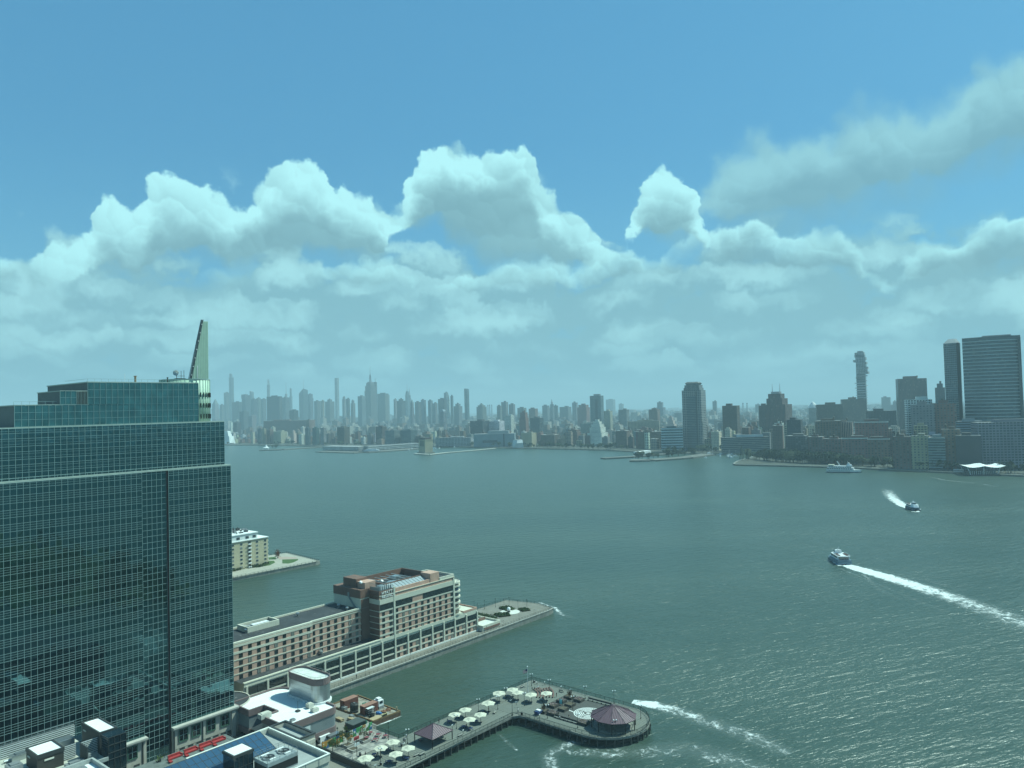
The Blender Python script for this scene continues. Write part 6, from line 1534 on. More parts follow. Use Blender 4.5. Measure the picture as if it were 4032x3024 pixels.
        b = MB(); b.tube((0, L * .03, 7.5), (0, -L * .01, 10.0), .10, n=5); b.bar((-.9, L * .02, 8.7), (.9, L * .02, 8.7), .15, .2); b.box(-.8, .8, -L * .04, L * .01, 7.5, 7.8); part('mast', b, M_HULLW, t)
        r = MB()
        for s in (-1, 1):
            r.bar((s * B * .44, -L * .45, 6.4), (s * B * .44, 0, 6.4), .06, .06)
            for k in range(8): r.tube((s * B * .44, -L * .45 + k * L * .064, 5.4), (s * B * .44, -L * .45 + k * L * .064, 6.4), .04, n=4)
        part('deck_rail', r, M_HULLW, t)
        for k in range(4):
            for s in (-1, 1): b = MB(); b.box(s * B * .3 - .9, s * B * .3 + .9, -L * .38 + k * L * .08, -L * .36 + k * L * .08, 5.4, 6.0); part('deck_bench', b, mat('ferry_bench', (.20, .12, .10), .7), t)
        return t, L
    ferry('passenger_ferry', 'grey blue passenger ferry trailing a long white wake', (3327, 2224), (3279, 2196), 9.0, M_HULLG)
    ferry('passenger_ferry', 'white topped catamaran ferry with short curved wake out on the river', (3582, 2002), (3612, 2012), 8.5, M_HULLB, 1.05)
    # small moored boats off the far basin
    sp = thing('moored_boat', 'x', 'boat', (0, 0, 0), 0)
    b = MB(); hull(b, 10, 3.2, -.2, 1.2, bow=.5); part('hull', b, M_HULLW, sp)
    b = MB(); b.box(-1.0, 1.0, -2.5, 1.5, 1.2, 2.5); part('cabin', b, M_HULLW, sp)
    b = MB(); b.tube((0, .8, 1.2), (0, .8, 12.0), .12, n=5); part('mast', b, M_HULLW, sp)
    rr = random.Random(17)
    for (px, py) in ((2806, 1793), (2836, 1797), (2840, 1790), (2870, 1792), (2880, 1790), (2896, 1797), (2779, 1804), (2792, 1787), (2893, 1786), (2876, 1802), (2867, 1797), (1712, 1768), (1730, 1766), (1790, 1762), (1610, 1775), (1622, 1770)):
        place(sp, on_z(px, py, 0), rr.uniform(0, 6.28), 'small white boat with bare mast moored off the far shore', 'moored boats', rr.uniform(.9, 1.5))
    b0 = thing('water_taxi', 'yellow and white water taxi moored beside the white ferry canopy', 'boat', (0, 0, 0), 0)
    a = on_z(3750, 1861, 0); c = on_z(3808, 1863, 0); b0.location = ((a.x + c.x) / 2, (a.y + c.y) / 2, 0); b0.rotation_euler[2] = math.atan2(c.y - a.y, c.x - a.x) - pi / 2
    L = (c - a).length
    b = MB(); hull(b, L, 7, -.3, 2.0); part('hull', b, mat('taxi_yellow', (.45, .36, .12), .5), b0); b = MB(); b.box(-3, 3, -L * .4, L * .25, 2.0, 5.0); part('cabin', b, M_HULLW, b0); b = MB(); b.box(-3.05, 3.05, -L * .38, L * .22, 3.2, 4.2); part('window_band', b, M_BWIN, b0)
build_boats()

def foam_mat():
    m, q, o = new_mat('foam')
    uv = q.node('ShaderNodeTexCoord').outputs['UV']; u, v, _ = q.sep(uv)
    pos = q.node('ShaderNodeNewGeometry').outputs['Position']
    n = q.noise(pos, .22, 5.0, .66, .8)
    r = q.m('ABSOLUTE', q.m('SUBTRACT', q.noise(q.v('ADD', pos, (31, 7, 0)), .35, 4.0, .6, .9), .5))
    n = q.m('ADD', q.m('MULTIPLY', n, .72), q.m('MULTIPLY', q.m('SUBTRACT', .20, r), .9))
    edge = q.m('SUBTRACT', 1.0, q.m('POWER', q.m('ABSOLUTE', u), 2.2))
    d = q.m('MULTIPLY', edge, v)
    a = q.m('ADD', q.ss(q.m('ADD', n, d), .88, 1.10), q.m('MULTIPLY', q.ss(d, .10, .9), .16), clamp=True)
    bs = q.node('ShaderNodeBsdfPrincipled', {'Base Color': (.62, .66, .64, 1), 'Roughness': .8})
    tr = q.node('ShaderNodeBsdfTransparent')
    mx = q.node('ShaderNodeMixShader', {0: a, 1: tr.outputs[0], 2: bs.outputs[0]}); q.l.new(mx.outputs[0], o.inputs[0]); return m
M_FOAM = foam_mat()
def foam(name, label, path, cat='foam'):
    """ribbon of foam on the water; path = (px, py, half width in m, density)"""
    P = [(on_z(x, y, 0), w, d) for (x, y, w, d) in path]
    Q = []
    for (a, wa, da), (b, wb, db) in zip(P, P[1:]):
        for k in range(6): f = k / 6; Q.append((a.lerp(b, f), wa + (wb - wa) * f, da + (db - da) * f))
    Q.append(P[-1]); V, F, UV = [], [], []; NU = 6
    for i, (p, w, d) in enumerate(Q):
        t = (Q[min(i + 1, len(Q) - 1)][0] - Q[max(i - 1, 0)][0]).normalized(); nrm = Vector((-t.y, t.x, 0))
        for k in range(NU + 1): u = -1 + 2 * k / NU; V.append(tuple(p + nrm * (w * u) + Vector((0, 0, .05)))); UV.append((u, d))
    for i in range(len(Q) - 1):
        for k in range(NU): a = i * (NU + 1) + k; F.append((a, a + 1, a + NU + 2, a + NU + 1))
    me = bpy.data.meshes.new(name); me.from_pydata(V, [], F); me.materials.append(M_FOAM)
    ul = me.uv_layers.new(name='UVMap')
    for lp in me.loops: ul.data[lp.index].uv = UV[lp.vertex_index]
    o = obj(name, me); tagit(o, label, cat, kind='stuff')
foam('boat_wake', 'long broken white wake behind the grey blue ferry', [(3330, 2224, 5.0, 1.0), (3380, 2240, 8, .86), (3500, 2274, 10.5, .70), (3650, 2320, 12.5, .58), (3800, 2370, 14, .50), (3950, 2425, 15, .46), (4150, 2500, 17, .42), (4400, 2600, 18, .38)], 'wake')
foam('boat_wake', 'short curved wake behind the catamaran ferry', [(3580, 2002, 5, .85), (3555, 1990, 8, .70), (3525, 1970, 10, .60), (3502, 1945, 12, .50), (3490, 1925, 12, .36)], 'wake')
foam('bow_wave', 'white bow wave of the grey blue ferry', [(3272, 2196, 1.5, .6), (3285, 2215, 1.6, .6), (3308, 2228, 2.5, .6)], 'wake')
foam('bow_wave', 'white bow wave of the catamaran ferry', [(3622, 2004, 2, .6), (3612, 2016, 3, .7), (3590, 2014, 3, .6)], 'wake')
foam('foam_streak', 'foam trailing from the rounded pier end', [(2490, 2764, 3.6, .66), (2590, 2778, 5.5, .60), (2700, 2812, 6.5, .48), (2820, 2855, 8, .41), (2950, 2895, 8, .43), (3110, 2970, 6, .40)])
foam('foam_streak', 'foam swirl in front of the rounded pier', [(2310, 2915, 2.5, .46), (2230, 2935, 4.5, .45), (2160, 2975, 5.0, .42), (2170, 3030, 4, .46), (2190, 3090, 4, .42)])
foam('foam_streak', 'foam patches drifting past the pier front', [(2230, 2960, 4, .42), (2380, 2965, 7, .43), (2560, 2960, 9, .39), (2700, 2945, 9, .38), (2850, 2985, 9, .42), (3000, 3040, 9, .38)])
foam('foam_streak', 'thin foam line inside the pier bend', [(1966, 2890, .9, .40), (2000, 2925, 1.5, .36), (2036, 2955, 1.0, .40)])
foam('foam_streak', 'foam along the barge side', [(1470, 2862, .8, .6), (1530, 2840, 1.2, .55), (1580, 2820, .8, .5)])
foam('foam_streak', 'thin foam at the hotel pier tip', [(2120, 2372, 1.6, .5), (2185, 2392, 2.0, .5), (2210, 2420, 3, .45), (2260, 2432, 3, .3)])
foam('foam_streak', 'thin white drift line beside the apartment pier', [(1270, 2205, 1.5, .34), (1400, 2206, 2.5, .32), (1560, 2212, 3, .28)])
foam('foam_streak', 'drift line of foam in the middle river', [(3180, 1845, 3, .32), (3000, 1850, 3, .34), (2850, 1853, 3, .3)])
foam('foam_streak', 'bright drift line along the far sea wall', [(3500, 1853, 3, .5), (3620, 1857, 4, .5), (3740, 1861, 3, .5)])
foam('foam_streak', 'short broken foam flecks off the ferry canopy', [(3670, 1880, 3, .42), (3720, 1890, 4, .42), (3860, 1905, 3, .4), (3930, 1918, 3, .4)])
foam('foam_streak', 'faint foam patches left of the ferry wake', [(3400, 2262, 2, .42), (3460, 2320, 3, .32), (3540, 2360, 4, .3)])
foam('glare_patch', 'pale patch added on the water as the glare mirrored in the glass tower', [(2250, 3240, 8, .42), (2600, 3270, 15, .50), (2900, 3330, 15, .46), (3130, 3520, 10, .36)])  # pale ribbon added out of view, stands for glare mirrored in the tower
foam('boat_wake', 'thin outer wave line on the near side of the ferry wake', [(3300, 2236, .8, .45), (3420, 2285, 1.6, .36), (3560, 2345, 2.5, .30), (3700, 2400, 3, .28)], 'wake')
foam('boat_wake', 'thin outer wave line on the far side of the ferry wake', [(3352, 2222, .8, .40), (3480, 2248, 1.6, .36), (3620, 2280, 2.5, .30), (3800, 2325, 3, .28)], 'wake')
# ------------------------------------------------------------------ the city across the river
CITY_Z = 2.0
def facade(name, bay, floor, wx, wy, gcol, grough=.2, lights=.12, kind='punched', rough=.85):
    m, q, o = new_mat('facade_' + name)
    uv = q.node('ShaderNodeTexCoord').outputs['UV']; u, v, _ = q.sep(uv)
    oi = q.node('ShaderNodeObjectInfo'); wall = oi.outputs['Color']; rnd = oi.outputs['Random']
    su = q.m('ADD', q.m('DIVIDE', u, bay), 100.0); sv = q.m('ADD', q.m('DIVIDE', v, floor), 0.15)
    fx = q.m('FRACT', su); fy = q.m('FRACT', sv)
    ax = q.m('LESS_THAN', q.m('ABSOLUTE', q.m('SUBTRACT', fx, .5)), wx / 2); ay = q.m('LESS_THAN', q.m('ABSOLUTE', q.m('SUBTRACT', fy, .5)), wy / 2)
    win = ay if kind == 'ribbon' else (ax if kind == 'pier' else q.m('MULTIPLY', ax, ay))
    wn = q.node('ShaderNodeTexWhiteNoise', {'Vector': q.xyz(q.m('FLOOR', su), q.m('FLOOR', sv), rnd)}, noise_dimensions='3D').outputs['Value']
    g = q.mix(q.m('GREATER_THAN', wn, 1 - lights), (*gcol, 1), (.26, .27, .25, 1))
    g = q.mix(q.m('MULTIPLY', wn, .6), g, (gcol[0] * .4, gcol[1] * .4, gcol[2] * .4, 1))
    co = q.node('ShaderNodeTexCoord').outputs['Object']
    nz = q.rng(q.noise(co, .035, 4.0), .3, .7, .78, 1.15); wl = q.mix(1.0, wall, q.xyz(nz, nz, nz), 'MULTIPLY')
    c = q.mix(win, wl, g)
    b = q.node('ShaderNodeBsdfPrincipled', {'Base Color': c, 'Roughness': q.m('MULTIPLY_ADD', win, grough - rough, rough), 'Specular IOR Level': .5})
    q.l.new(b.outputs[0], o.inputs[0]); return m
FAC = {'punched': facade('punched', 3.3, 3.5, .42, .52, (.035, .045, .05), lights=.2), 'speckle': facade('speckle', 5.0, 4.0, .46, .52, (.045, .055, .06), lights=.5), 'dense': facade('dense', 2.2, 3.2, .5, .5, (.035, .045, .05)), 'ribbon': facade('ribbon', 6, 3.9, 1, .55, (.035, .05, .06), .12, .05, 'ribbon'),
       'pier': facade('pier', 3.0, 4, .55, 1, (.03, .04, .045), .2, .05, 'pier'), 'glass': facade('glass', 3.2, 3.8, .93, .84, (.055, .085, .10), .08, .06, rough=.4), 'grid': facade('grid', 4.6, 3.9, .72, .62, (.04, .05, .055), .15, .08), 'blank': facade('blank', 30, 30, .02, .02, (.1, .1, .1))}
def roof_mat():
    m, q, o = new_mat('city_roof'); oi = q.node('ShaderNodeObjectInfo')
    co = q.node('ShaderNodeTexCoord').outputs['Object']; n = q.noise(co, .08, 3.0)
    r = q.m('POWER', oi.outputs['Random'], 2.2); f = q.m('MULTIPLY', q.m('MULTIPLY_ADD', r, .42, .10), q.rng(n, .3, .7, .75, 1.2))
    b = q.node('ShaderNodeBsdfPrincipled', {'Base Color': q.xyz(f, f, q.m('MULTIPLY', f, .96)), 'Roughness': .9}); q.l.new(b.outputs[0], o.inputs[0]); return m
M_CROOF = roof_mat()
def city_mesh(mb, name, fm):
    """side faces get a wall UV in metres and the facade material, top faces the roof material"""
    me = mb.mesh(name, [fm, M_CROOF]); ul = me.uv_layers.new(name='UVMap').data; vs_ = me.vertices
    for p in me.polygons:
        n = p.normal
        if abs(n.z) > .75:
            p.material_index = 1
            for li in p.loop_indices: c = vs_[me.loops[li].vertex_index].co; ul[li].uv = (c.x, c.y)
        else:
            l = math.hypot(n.x, n.y) or 1; tx, ty = -n.y / l, n.x / l
            for li in p.loop_indices: c = vs_[me.loops[li].vertex_index].co; ul[li].uv = (c.x * tx + c.y * ty, c.z)
    return me
def cpart(name, mb, t, style, col, label=None):
    o = obj(name, city_mesh(mb, name, FAC[style] if isinstance(style, str) else style), t); o.color = (*col, 1)
    if label: o['label'] = label
    return o
WC = {'brown': (.165, .100, .074), 'brick': (.235, .120, .085), 'dbrown': (.095, .066, .054), 'tan': (.40, .32, .22), 'cream': (.64, .57, .42), 'white': (.76, .75, .70), 'grey': (.22, .225, .23), 'lgrey': (.36, .37, .37), 'dark': (.050, .058, .065), 'blue': (.10, .145, .175), 'teal': (.085, .15, .16), 'steel': (.20, .25, .28)}
GRID = R_(-31)
def frame(x0, x1, yt, Y, rot):
    """place a box footprint so that it fills the pixel columns x0..x1 at distance Y; returns thing location, side, height"""
    xm = (x0 + x1) / 2; c = at_y(xm, yt, Y); ext = abs(at_y(x1, yt, Y).x - at_y(x0, yt, Y).x)
    k = abs(cos(rot - math.atan2(-c.x, c.y))) + abs(sin(rot - math.atan2(-c.x, c.y)))
    return c, ext, k, c.z - CITY_Z
def boxc(b, w, d, z0, z1, ox=0, oy=0): b.box(ox - w / 2, ox + w / 2, oy - d / 2, oy + d / 2, z0, z1, bottom=False); return b
NB = [0]
def bld(name, label, x0, x1, yt, Y, style='punched', col='grey', rot=GRID, asp=1.0, steps=(), plant=True, cat='building', tank=False, group=None, cornice=None, crown=None):
    """generic building: body with optional setbacks (fraction of width, fraction of height where they start)"""
    c, ext, k, H = frame(x0, x1, yt, Y, rot); NB[0] += 1; r2 = random.Random(NB[0])
    a = math.atan2(-c.x, c.y); cr, sr = abs(cos(rot - a)), abs(sin(rot - a)); w = ext / (cr + asp * sr); d = w * asp
    t = thing(name, label, cat, (c.x, c.y + (d * cr + w * sr) / 2 * .8, CITY_Z), rot, group)
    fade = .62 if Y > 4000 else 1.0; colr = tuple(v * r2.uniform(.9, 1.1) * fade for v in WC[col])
    lv = [(1.0, 0.0)] + [(f, h) for f, h in steps] + [(None, 1.0)]
    b = MB()
    for i in range(len(lv) - 1): f = lv[i][0]; boxc(b, w * f, d * f, lv[i][1] * H, lv[i + 1][1] * H)
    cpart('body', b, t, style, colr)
    ft = lv[-2][0]
    if plant:
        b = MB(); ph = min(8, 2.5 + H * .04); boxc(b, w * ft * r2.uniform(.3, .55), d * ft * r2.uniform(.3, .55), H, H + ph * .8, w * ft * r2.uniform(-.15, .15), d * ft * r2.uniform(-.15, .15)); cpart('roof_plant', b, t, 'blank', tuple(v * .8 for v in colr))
    if tank:
        b = MB(); tx, ty = w * ft * r2.uniform(-.3, .3), d * ft * r2.uniform(-.3, .3); b.lathe([(1.8, H + 3.5), (1.8, H + 7.0), (.1, H + 8.6)], 8, (tx, ty)); b.tube((tx, ty, H), (tx, ty, H + 3.5), 1.0, n=4); cpart('water_tank', b, t, 'blank', (.10, .075, .05))
    if cornice:
        b = MB(); boxc(b, w * ft + 1.6, d * ft + 1.6, H - 1.6, H); cpart('cornice', b, t, 'blank', WC[cornice])
    return t, w, d, H, colr

def city_ground():
    px = [(-2600, 1744), (-400, 1748), (500, 1752), (880, 1752), (1050, 1752), (1270, 1757), (1500, 1758), (1660, 1756), (1760, 1757), (1860, 1760), (2000, 1763), (2200, 1767), (2400, 1771), (2470, 1776), (2600, 1784), (2770, 1785), (2790, 1783), (3000, 1781), (3005, 1788), (2960, 1800), (2905, 1815), (2888, 1826), (2900, 1829), (3050, 1832), (3200, 1836), (3330, 1839), (3560, 1851), (3700, 1857), (4032, 1872), (4400, 1890)]
    P = [on_z(x, y, CITY_Z) for x, y in px]; poly = [(p.x, p.y) for p in P] + [(2600, 600), (20000, 600), (20000, 26500), (-20000, 26500), (-20000, P[0].y)]
    mb = MB(); mb.prism(poly, -1.5, CITY_Z, bottom=False)
    m = mat('city_ground_mat', (.075, .080, .065), .95, var=.3, vscale=.01)
    me = mb.mesh('city_ground', [m, M_SEAWALL])
    for p in me.polygons:
        if abs(p.normal.z) < .5: p.material_index = 1
    o = obj('city_ground', me); tagit(o, 'ground of the city across the river', 'ground', kind='structure')
    # sea wall coping along the shore
    b = MB()
    for a, c in zip(P[2:-1], P[3:]): b.bar((a.x, a.y, CITY_Z + .1), (c.x, c.y, CITY_Z + .1), 3, .8)
    o = obj('sea_wall', b.mesh('sea_wall', M_SEAWALL)); tagit(o, 'pale sea wall along the far shore', 'wall', kind='structure')
city_ground()
B = bld
# --- midtown skyline
B('office_tower', 'dim slab tower left of the tall supertall under construction', 862, 880, 1594, 6000, 'punched', 'grey')
B('office_tower', 'pale flat topped tower hugging the left side of the supertall', 879, 899, 1546, 6700, 'pier', 'grey')
t, w, d, H, c = B('supertall_tower', 'tallest slender supertall at the left end of the skyline, stepped top under construction', 899, 917, 1486, 7000, 'glass', 'steel', asp=.9, plant=False)
b = MB(); boxc(b, w * .55, d * .6, H, H + 34, -w * .2, 0); cpart('unfinished_top', b, t, 'dense', (.16, .17, .18))
b = MB(); b.bar((-w * .5, 0, H + 24), (w * .3, 0, H + 30), 2, 2); b.tube((-w * .2, 0, H + 30), (-w * .2, 0, H + 44), 1.2, n=4); cpart('crane', b, t, 'blank', (.2, .2, .2))
B('office_tower', 'wide dark slab in front of the supertall base', 908, 947, 1583, 5800, 'pier', 'dark', asp=.5)
t, w, d, H, c = B('office_tower', 'grey screened tower with thin mast behind the low grey slab', 948, 980, 1556, 5500, 'pier', 'steel')
b = MB(); b.tube((0, 0, H), (0, 0, H + 34), 1.3, .4, 5); cpart('mast', b, t, 'blank', (.3, .3, .3))
b = MB(); boxc(b, w * 1.06, d * .12, H * .9, H + 5, 0, -d * .5); boxc(b, w * .12, d * 1.06, H * .9, H + 5, -w * .5, 0); cpart('screen', b, t, 'dense', c)
t, w, d, H, c = B('apartment_tower', 'pale tower with curved bright shoulder behind the screened tower', 981, 997, 1546, 6700, 'glass', 'lgrey', plant=False)
b = MB(); b.poly([(-w / 2, -d / 2, H), (w / 2, -d / 2, H), (-w / 2, -d / 2, H + 14)]); b.prism([(-w / 2, -d / 2), (w / 2, -d / 2), (w / 2, d / 2), (-w / 2, d / 2)], H, H + 14, top=[(-w / 2, -d / 2), (-w * .1, -d / 2), (-w * .1, d / 2), (-w / 2, d / 2)]); cpart('curved_top', b, t, 'glass', WC['lgrey'])
B('office_tower', 'mid height dim tower right of the screened tower', 984, 1010, 1571, 5400, 'ribbon', 'steel')
B('office_tower', 'short dim tower left of the dark broad slab, arched cap', 1008, 1024, 1567, 5900, 'punched', 'grey')
B('office_tower', 'flat dim slab behind the left edge of the broad dark slab', 1023, 1045, 1571, 6000, 'ribbon', 'grey')
t, w, d, H, c = B('supertall_tower', 'very thin supertall with lattice crown rising behind the broad dark slab', 1050, 1061, 1515, 6900, 'grid', 'lgrey', plant=False)
b = MB()
for k in range(4):
    for s in (-1, 1): b.tube((s * w * .4, (k - 1.5) * d * .25, H), (s * w * .3, (k - 1.5) * d * .2, H + 52 - k * 6), 1.0, n=4)
for k in range(6): b.bar((-w * .4, 0, H + 6 + k * 8), (w * .4, 0, H + 10 + k * 8), 1.4, 1.4)
b.bar((w * .2, 0, H + 46), (w * 1.2, 0, H + 50), 1.5, 1.5)
cpart('lattice_crown', b, t, 'blank', (.22, .23, .24))
B('office_tower', 'broad dark rectangular slab tower standing clear above the low blocks', 1045, 1104, 1561, 4900, 'dense', 'dark', asp=.35, rot=R_(-14))
t, w, d, H, c = B('office_tower', 'flat dim block with tall thin spire right of the broad dark slab', 1106, 1136, 1565, 5600, 'pier', 'grey')
b = MB(); boxc(b, w * .3, d * .3, H, H + 26, w * .15, 0); b.tube((w * .15, 0, H + 26), (w * .15, 0, H + 118), 2.2, .5, 5); b.bar((-w * .05, 0, H + 14), (w * .35, 0, H + 14), 3, 3); cpart('spire', b, t, 'blank', (.24, .25, .26))
B('apartment_tower', 'thin stepped tower between the spire and the faceted glass tower', 1138, 1149, 1530, 6900, 'punched', 'steel', steps=((.7, .8),))
t, w, d, H, c = B('office_tower', 'faceted pale glass tower with sloping crown and hairline spire', 1174, 1208, 1552, 5700, 'glass', 'steel', plant=False)
b = MB(); b.prism([(-w / 2, -d / 2), (w / 2, -d / 2), (w / 2, d / 2), (-w / 2, d / 2)], H, H + 2, cap=False, bottom=False); 
i0 = b.pts([(-w / 2, -d / 2, H), (w / 2, -d / 2, H), (w / 2, d / 2, H), (-w / 2, d / 2, H), (-w / 2, -d / 2, H + 6), (w / 2, -d / 2, H + 42), (w / 2, d / 2, H + 30), (-w / 2, d / 2, H + 4)])
for f in ((0, 1, 5, 4), (1, 2, 6, 5), (2, 3, 7, 6), (3, 0, 4, 7), (4, 5, 6, 7)): b.face([i0 + i for i in f])
cpart('sloping_crown', b, t, 'glass', WC['steel'])
b = MB(); b.tube((w * .1, 0, H + 20), (w * .1, 0, H + 112), 1.8, .4, 5); cpart('spire', b, t, 'blank', (.3, .3, .3))
B('office_tower', 'flat block against the right side of the faceted glass tower', 1207, 1231, 1552, 5900, 'ribbon', 'steel', steps=((.8, .88),))
B('apartment_tower', 'dim block in the skyline gap before the yellowish tower', 1234, 1259, 1579, 5400, 'punched', 'grey')
B('apartment_tower', 'narrow yellowish tower in the skyline gap', 1261, 1276, 1578, 5300, 'punched', 'tan')
B('office_tower', 'broad stepped dim block left of the pencil tower', 1276, 1313, 1573, 5500, 'punched', 'grey', steps=((.5, .93),))
B('supertall_tower', 'plain square pencil supertall with flat top', 1316, 1332, 1488, 7000, 'grid', 'lgrey', plant=False)
B('apartment_tower', 'rounded topped tower right of the pencil supertall', 1346, 1360, 1563, 5400, 'punched', 'lgrey', steps=((.7, .93),))
B('apartment_tower', 'dark flat tower near the spired landmark tower, left of it', 1361, 1376, 1570, 5200, 'pier', 'dark')
B('apartment_tower', 'notched tower topped by a crane, left of the spired landmark tower', 1379, 1397, 1577, 5300, 'punched', 'grey', steps=((.6, .9),))
B('office_tower', 'square dim block touching the left side of the spired landmark tower', 1406, 1437, 1560, 5000, 'punched', 'steel')
# the spired landmark tower
def spired():
    c, ext, k, H = frame(1432, 1478, 1500, 5520, R_(-29)); t = thing('art_deco_skyscraper', 'tall stepped stone skyscraper with tapering mast and needle spire', 'skyscraper', (c.x, c.y + 30, CITY_Z), R_(-29))
    s = ext / 46 * .80; col = (.15, .15, .145)
    b = MB(); boxc(b, 62 * s * .62, 44 * s, 0, 262); boxc(b, 44 * s * .62, 50 * s, 0, 262); boxc(b, 70 * s * .62, 52 * s, 0, 110); cpart('shaft', b, t, 'pier', col)
    b = MB(); boxc(b, 54 * s * .62, 40 * s, 262, 296); boxc(b, 40 * s * .62, 34 * s, 296, 318); cpart('upper_setback', b, t, 'pier', col)
    b = MB(); boxc(b, 30 * s * .62, 26 * s, 318, 326); b.lathe([(9, 326), (7.5, 350), (6.8, 372), (5.0, 378), (2.5, 382)], 8); cpart('mooring_mast', b, t, 'pier', (.32, .32, .32))
    b = MB(); b.lathe([(2.4, 380), (1.8, 400), (1.0, 418), (.5, 443)], 6); cpart('spire', b, t, 'blank', (.3, .3, .3))
    t2 = thing('tower_crane_building', 'unfinished tower with hoists against the right flank of the spired skyscraper', 'building', (at_y(1478, 1500, 5700).x, 5700, CITY_Z), GRID)
    b = MB(); boxc(b, 16, 16, 0, 330); cpart('frame', b, t2, 'grid', WC['dark']); b = MB(); b.tube((0, 0, 330), (0, 0, 352), 1.5, n=4); b.bar((-9, 0, 348), (14, 0, 356), 1.6, 1.6); b.bar((5, 0, 300), (14, 0, 312), 2, 2); cpart('crane', b, t2, 'blank', (.2, .2, .2))
spired()
B('office_tower', 'wide flat slab with dark top band right of the spired skyscraper', 1483, 1526, 1550, 5400, 'punched', 'grey', asp=.5, cornice='dark')
B('office_tower', 'slim pale slab at the right end of the dark banded slab', 1524, 1533, 1555, 5500, 'punched', 'lgrey')
B('apartment_tower', 'low dim tower after the gap right of the dark banded slab', 1549, 1561, 1572, 5000, 'punched', 'lgrey')
B('apartment_tower', 'dark stepped tower left of the twin spired pair', 1560, 1594, 1571, 4900, 'pier', 'dark', steps=((.55, .94),))
def pair():
    c, ext, k, H = frame(1594, 1612, 1540, 5900, GRID); t = thing('office_tower', 'tapering glass tower with crane topped spire, left one of the spired pair', 'office tower', (c.x, c.y, CITY_Z), GRID)
    w = ext / 1.4; b = MB(); q_ = [(-w / 2, -w / 2), (w / 2, -w / 2), (w / 2, w / 2), (-w / 2, w / 2)]; b.prism(q_, 0, H * .86, top=[(x * .85, y * .85) for x, y in q_]); b.prism([(x * .85, y * .85) for x, y in q_], H * .86, H, top=[(x * .5, y * .5) for x, y in q_]); cpart('shaft', b, t, 'glass', WC['steel']); b = MB(); b.tube((0, 0, H), (0, 0, H + 56), 2, .4, 5); b.bar((-10, 0, H + 6), (9, 0, H + 10), 2, 2); cpart('spire', b, t, 'blank', (.3, .3, .3))
    c, ext, k, H = frame(1606, 1618, 1556, 6100, GRID); t = thing('art_deco_skyscraper', 'slender skyscraper with pointed needle crown, right one of the spired pair', 'skyscraper', (c.x, c.y, CITY_Z), GRID)
    w = ext / 1.4; b = MB(); boxc(b, w, w, 0, H * .9); boxc(b, w * .8, w * .8, H * .9, H); cpart('shaft', b, t, 'pier', WC['grey']); b = MB(); b.lathe([(w * .42, H), (w * .34, H + 16), (w * .2, H + 32), (w * .08, H + 46), (.3, H + 74)], 8); cpart('needle_crown', b, t, 'blank', (.34, .35, .36))
pair()
def pyr(name, label, x0, x1, ysh, yap, Y, col, style='punched'):
    t, w, d, H, c = B(name, label, x0, x1, ysh, Y, style, col, plant=False, steps=((.86, .82),)); ap = at_y((x0 + x1) / 2, yap, Y).z - CITY_Z
    b = MB(); s = w * .43; b.lathe([(s * 1.3, H), (s * .55, H + (ap - H) * .6), (.6, ap)], 4, (0, 0), pi / 4); cpart('pyramid_roof', b, t, 'blank', (.16, .20, .19)); return t
pyr('office_tower', 'tower with pyramid roof at the very left of the visible skyline', 829, 858, 1591, 1570, 6300, 'lgrey')
pyr('office_tower', 'stone tower with pointed dark roof right of the spired pair', 1614, 1629, 1585, 1572, 4300, 'grey')
B('office_tower', 'long low slab beside the pointed dark roof', 1632, 1657, 1583, 4600, 'ribbon', 'grey')
B('office_tower', 'twin topped block, left half', 1656, 1676, 1575, 4700, 'punched', 'steel'); B('office_tower', 'twin topped block, right half', 1684, 1703, 1577, 4700, 'punched', 'steel')
B('office_tower', 'low flat block left of the broad dark cube', 1700, 1722, 1588, 4500, 'punched', 'grey')
B('office_tower', 'broad dark cube left of the white clock tower', 1723, 1758, 1571, 4600, 'dense', 'dark', asp=.6)
B('apartment_tower', 'plain tower rising behind the broad dark cube', 1747, 1764, 1546, 5200, 'punched', 'steel')
pyr('clock_tower', 'white stone clock tower with pointed lantern roof', 1760, 1772, 1577, 1553, 4700, 'white', 'punched')
B('apartment_tower', 'slim dark tower right of the white clock tower', 1773, 1784, 1559, 4600, 'glass', 'dark')
B('office_tower', 'stepped pale block right of the slim dark tower', 1785, 1819, 1590, 4700, 'punched', 'grey', steps=((.6, .9),))
t, w, d, H, c = B('apartment_tower', 'tall slim glass tower with angled top standing alone', 1827, 1846, 1534, 4600, 'glass', 'teal', plant=False)
b = MB(); b.prism([(-w / 2, -d / 2), (w / 2, -d / 2), (w / 2, d / 2), (-w / 2, d / 2)], H, H + 6, top=[(-w / 2, -d / 2), (w * .2, -d / 2), (w * .2, d / 2), (-w / 2, d / 2)]); cpart('angled_top', b, t, 'glass', WC['teal'])
B('apartment_tower', 'broad stepped apartment tower right of the lone glass tower', 1875, 1915, 1592, 4200, 'punched', 'grey', steps=((.75, .90), (.4, .96)))
for i, (x, y) in enumerate(((1921, 1594), (1928, 1593), (1936, 1593), (2925, 1586), (2941, 1586))):
    p = at_y(x, y, 6500 if i < 3 else 5500); b = MB(); H = p.z - CITY_Z; b.lathe([(6, 0), (4.4, H)], 8); b.k = 0
    t = thing('chimney', 'distant power station chimney, one of three close together' if i < 3 else 'distant grey chimney, one of a pair', 'chimney', (p.x, p.y, CITY_Z), 0, 'three power station chimneys' if i < 3 else 'pair of grey chimneys'); cpart('stack', b, t, 'blank', WC['lgrey'])
    b = MB(); b.lathe([(4.6, H - 9), (4.5, H - 2)], 8); cpart('dark_band', b, t, 'blank', WC['dark'])
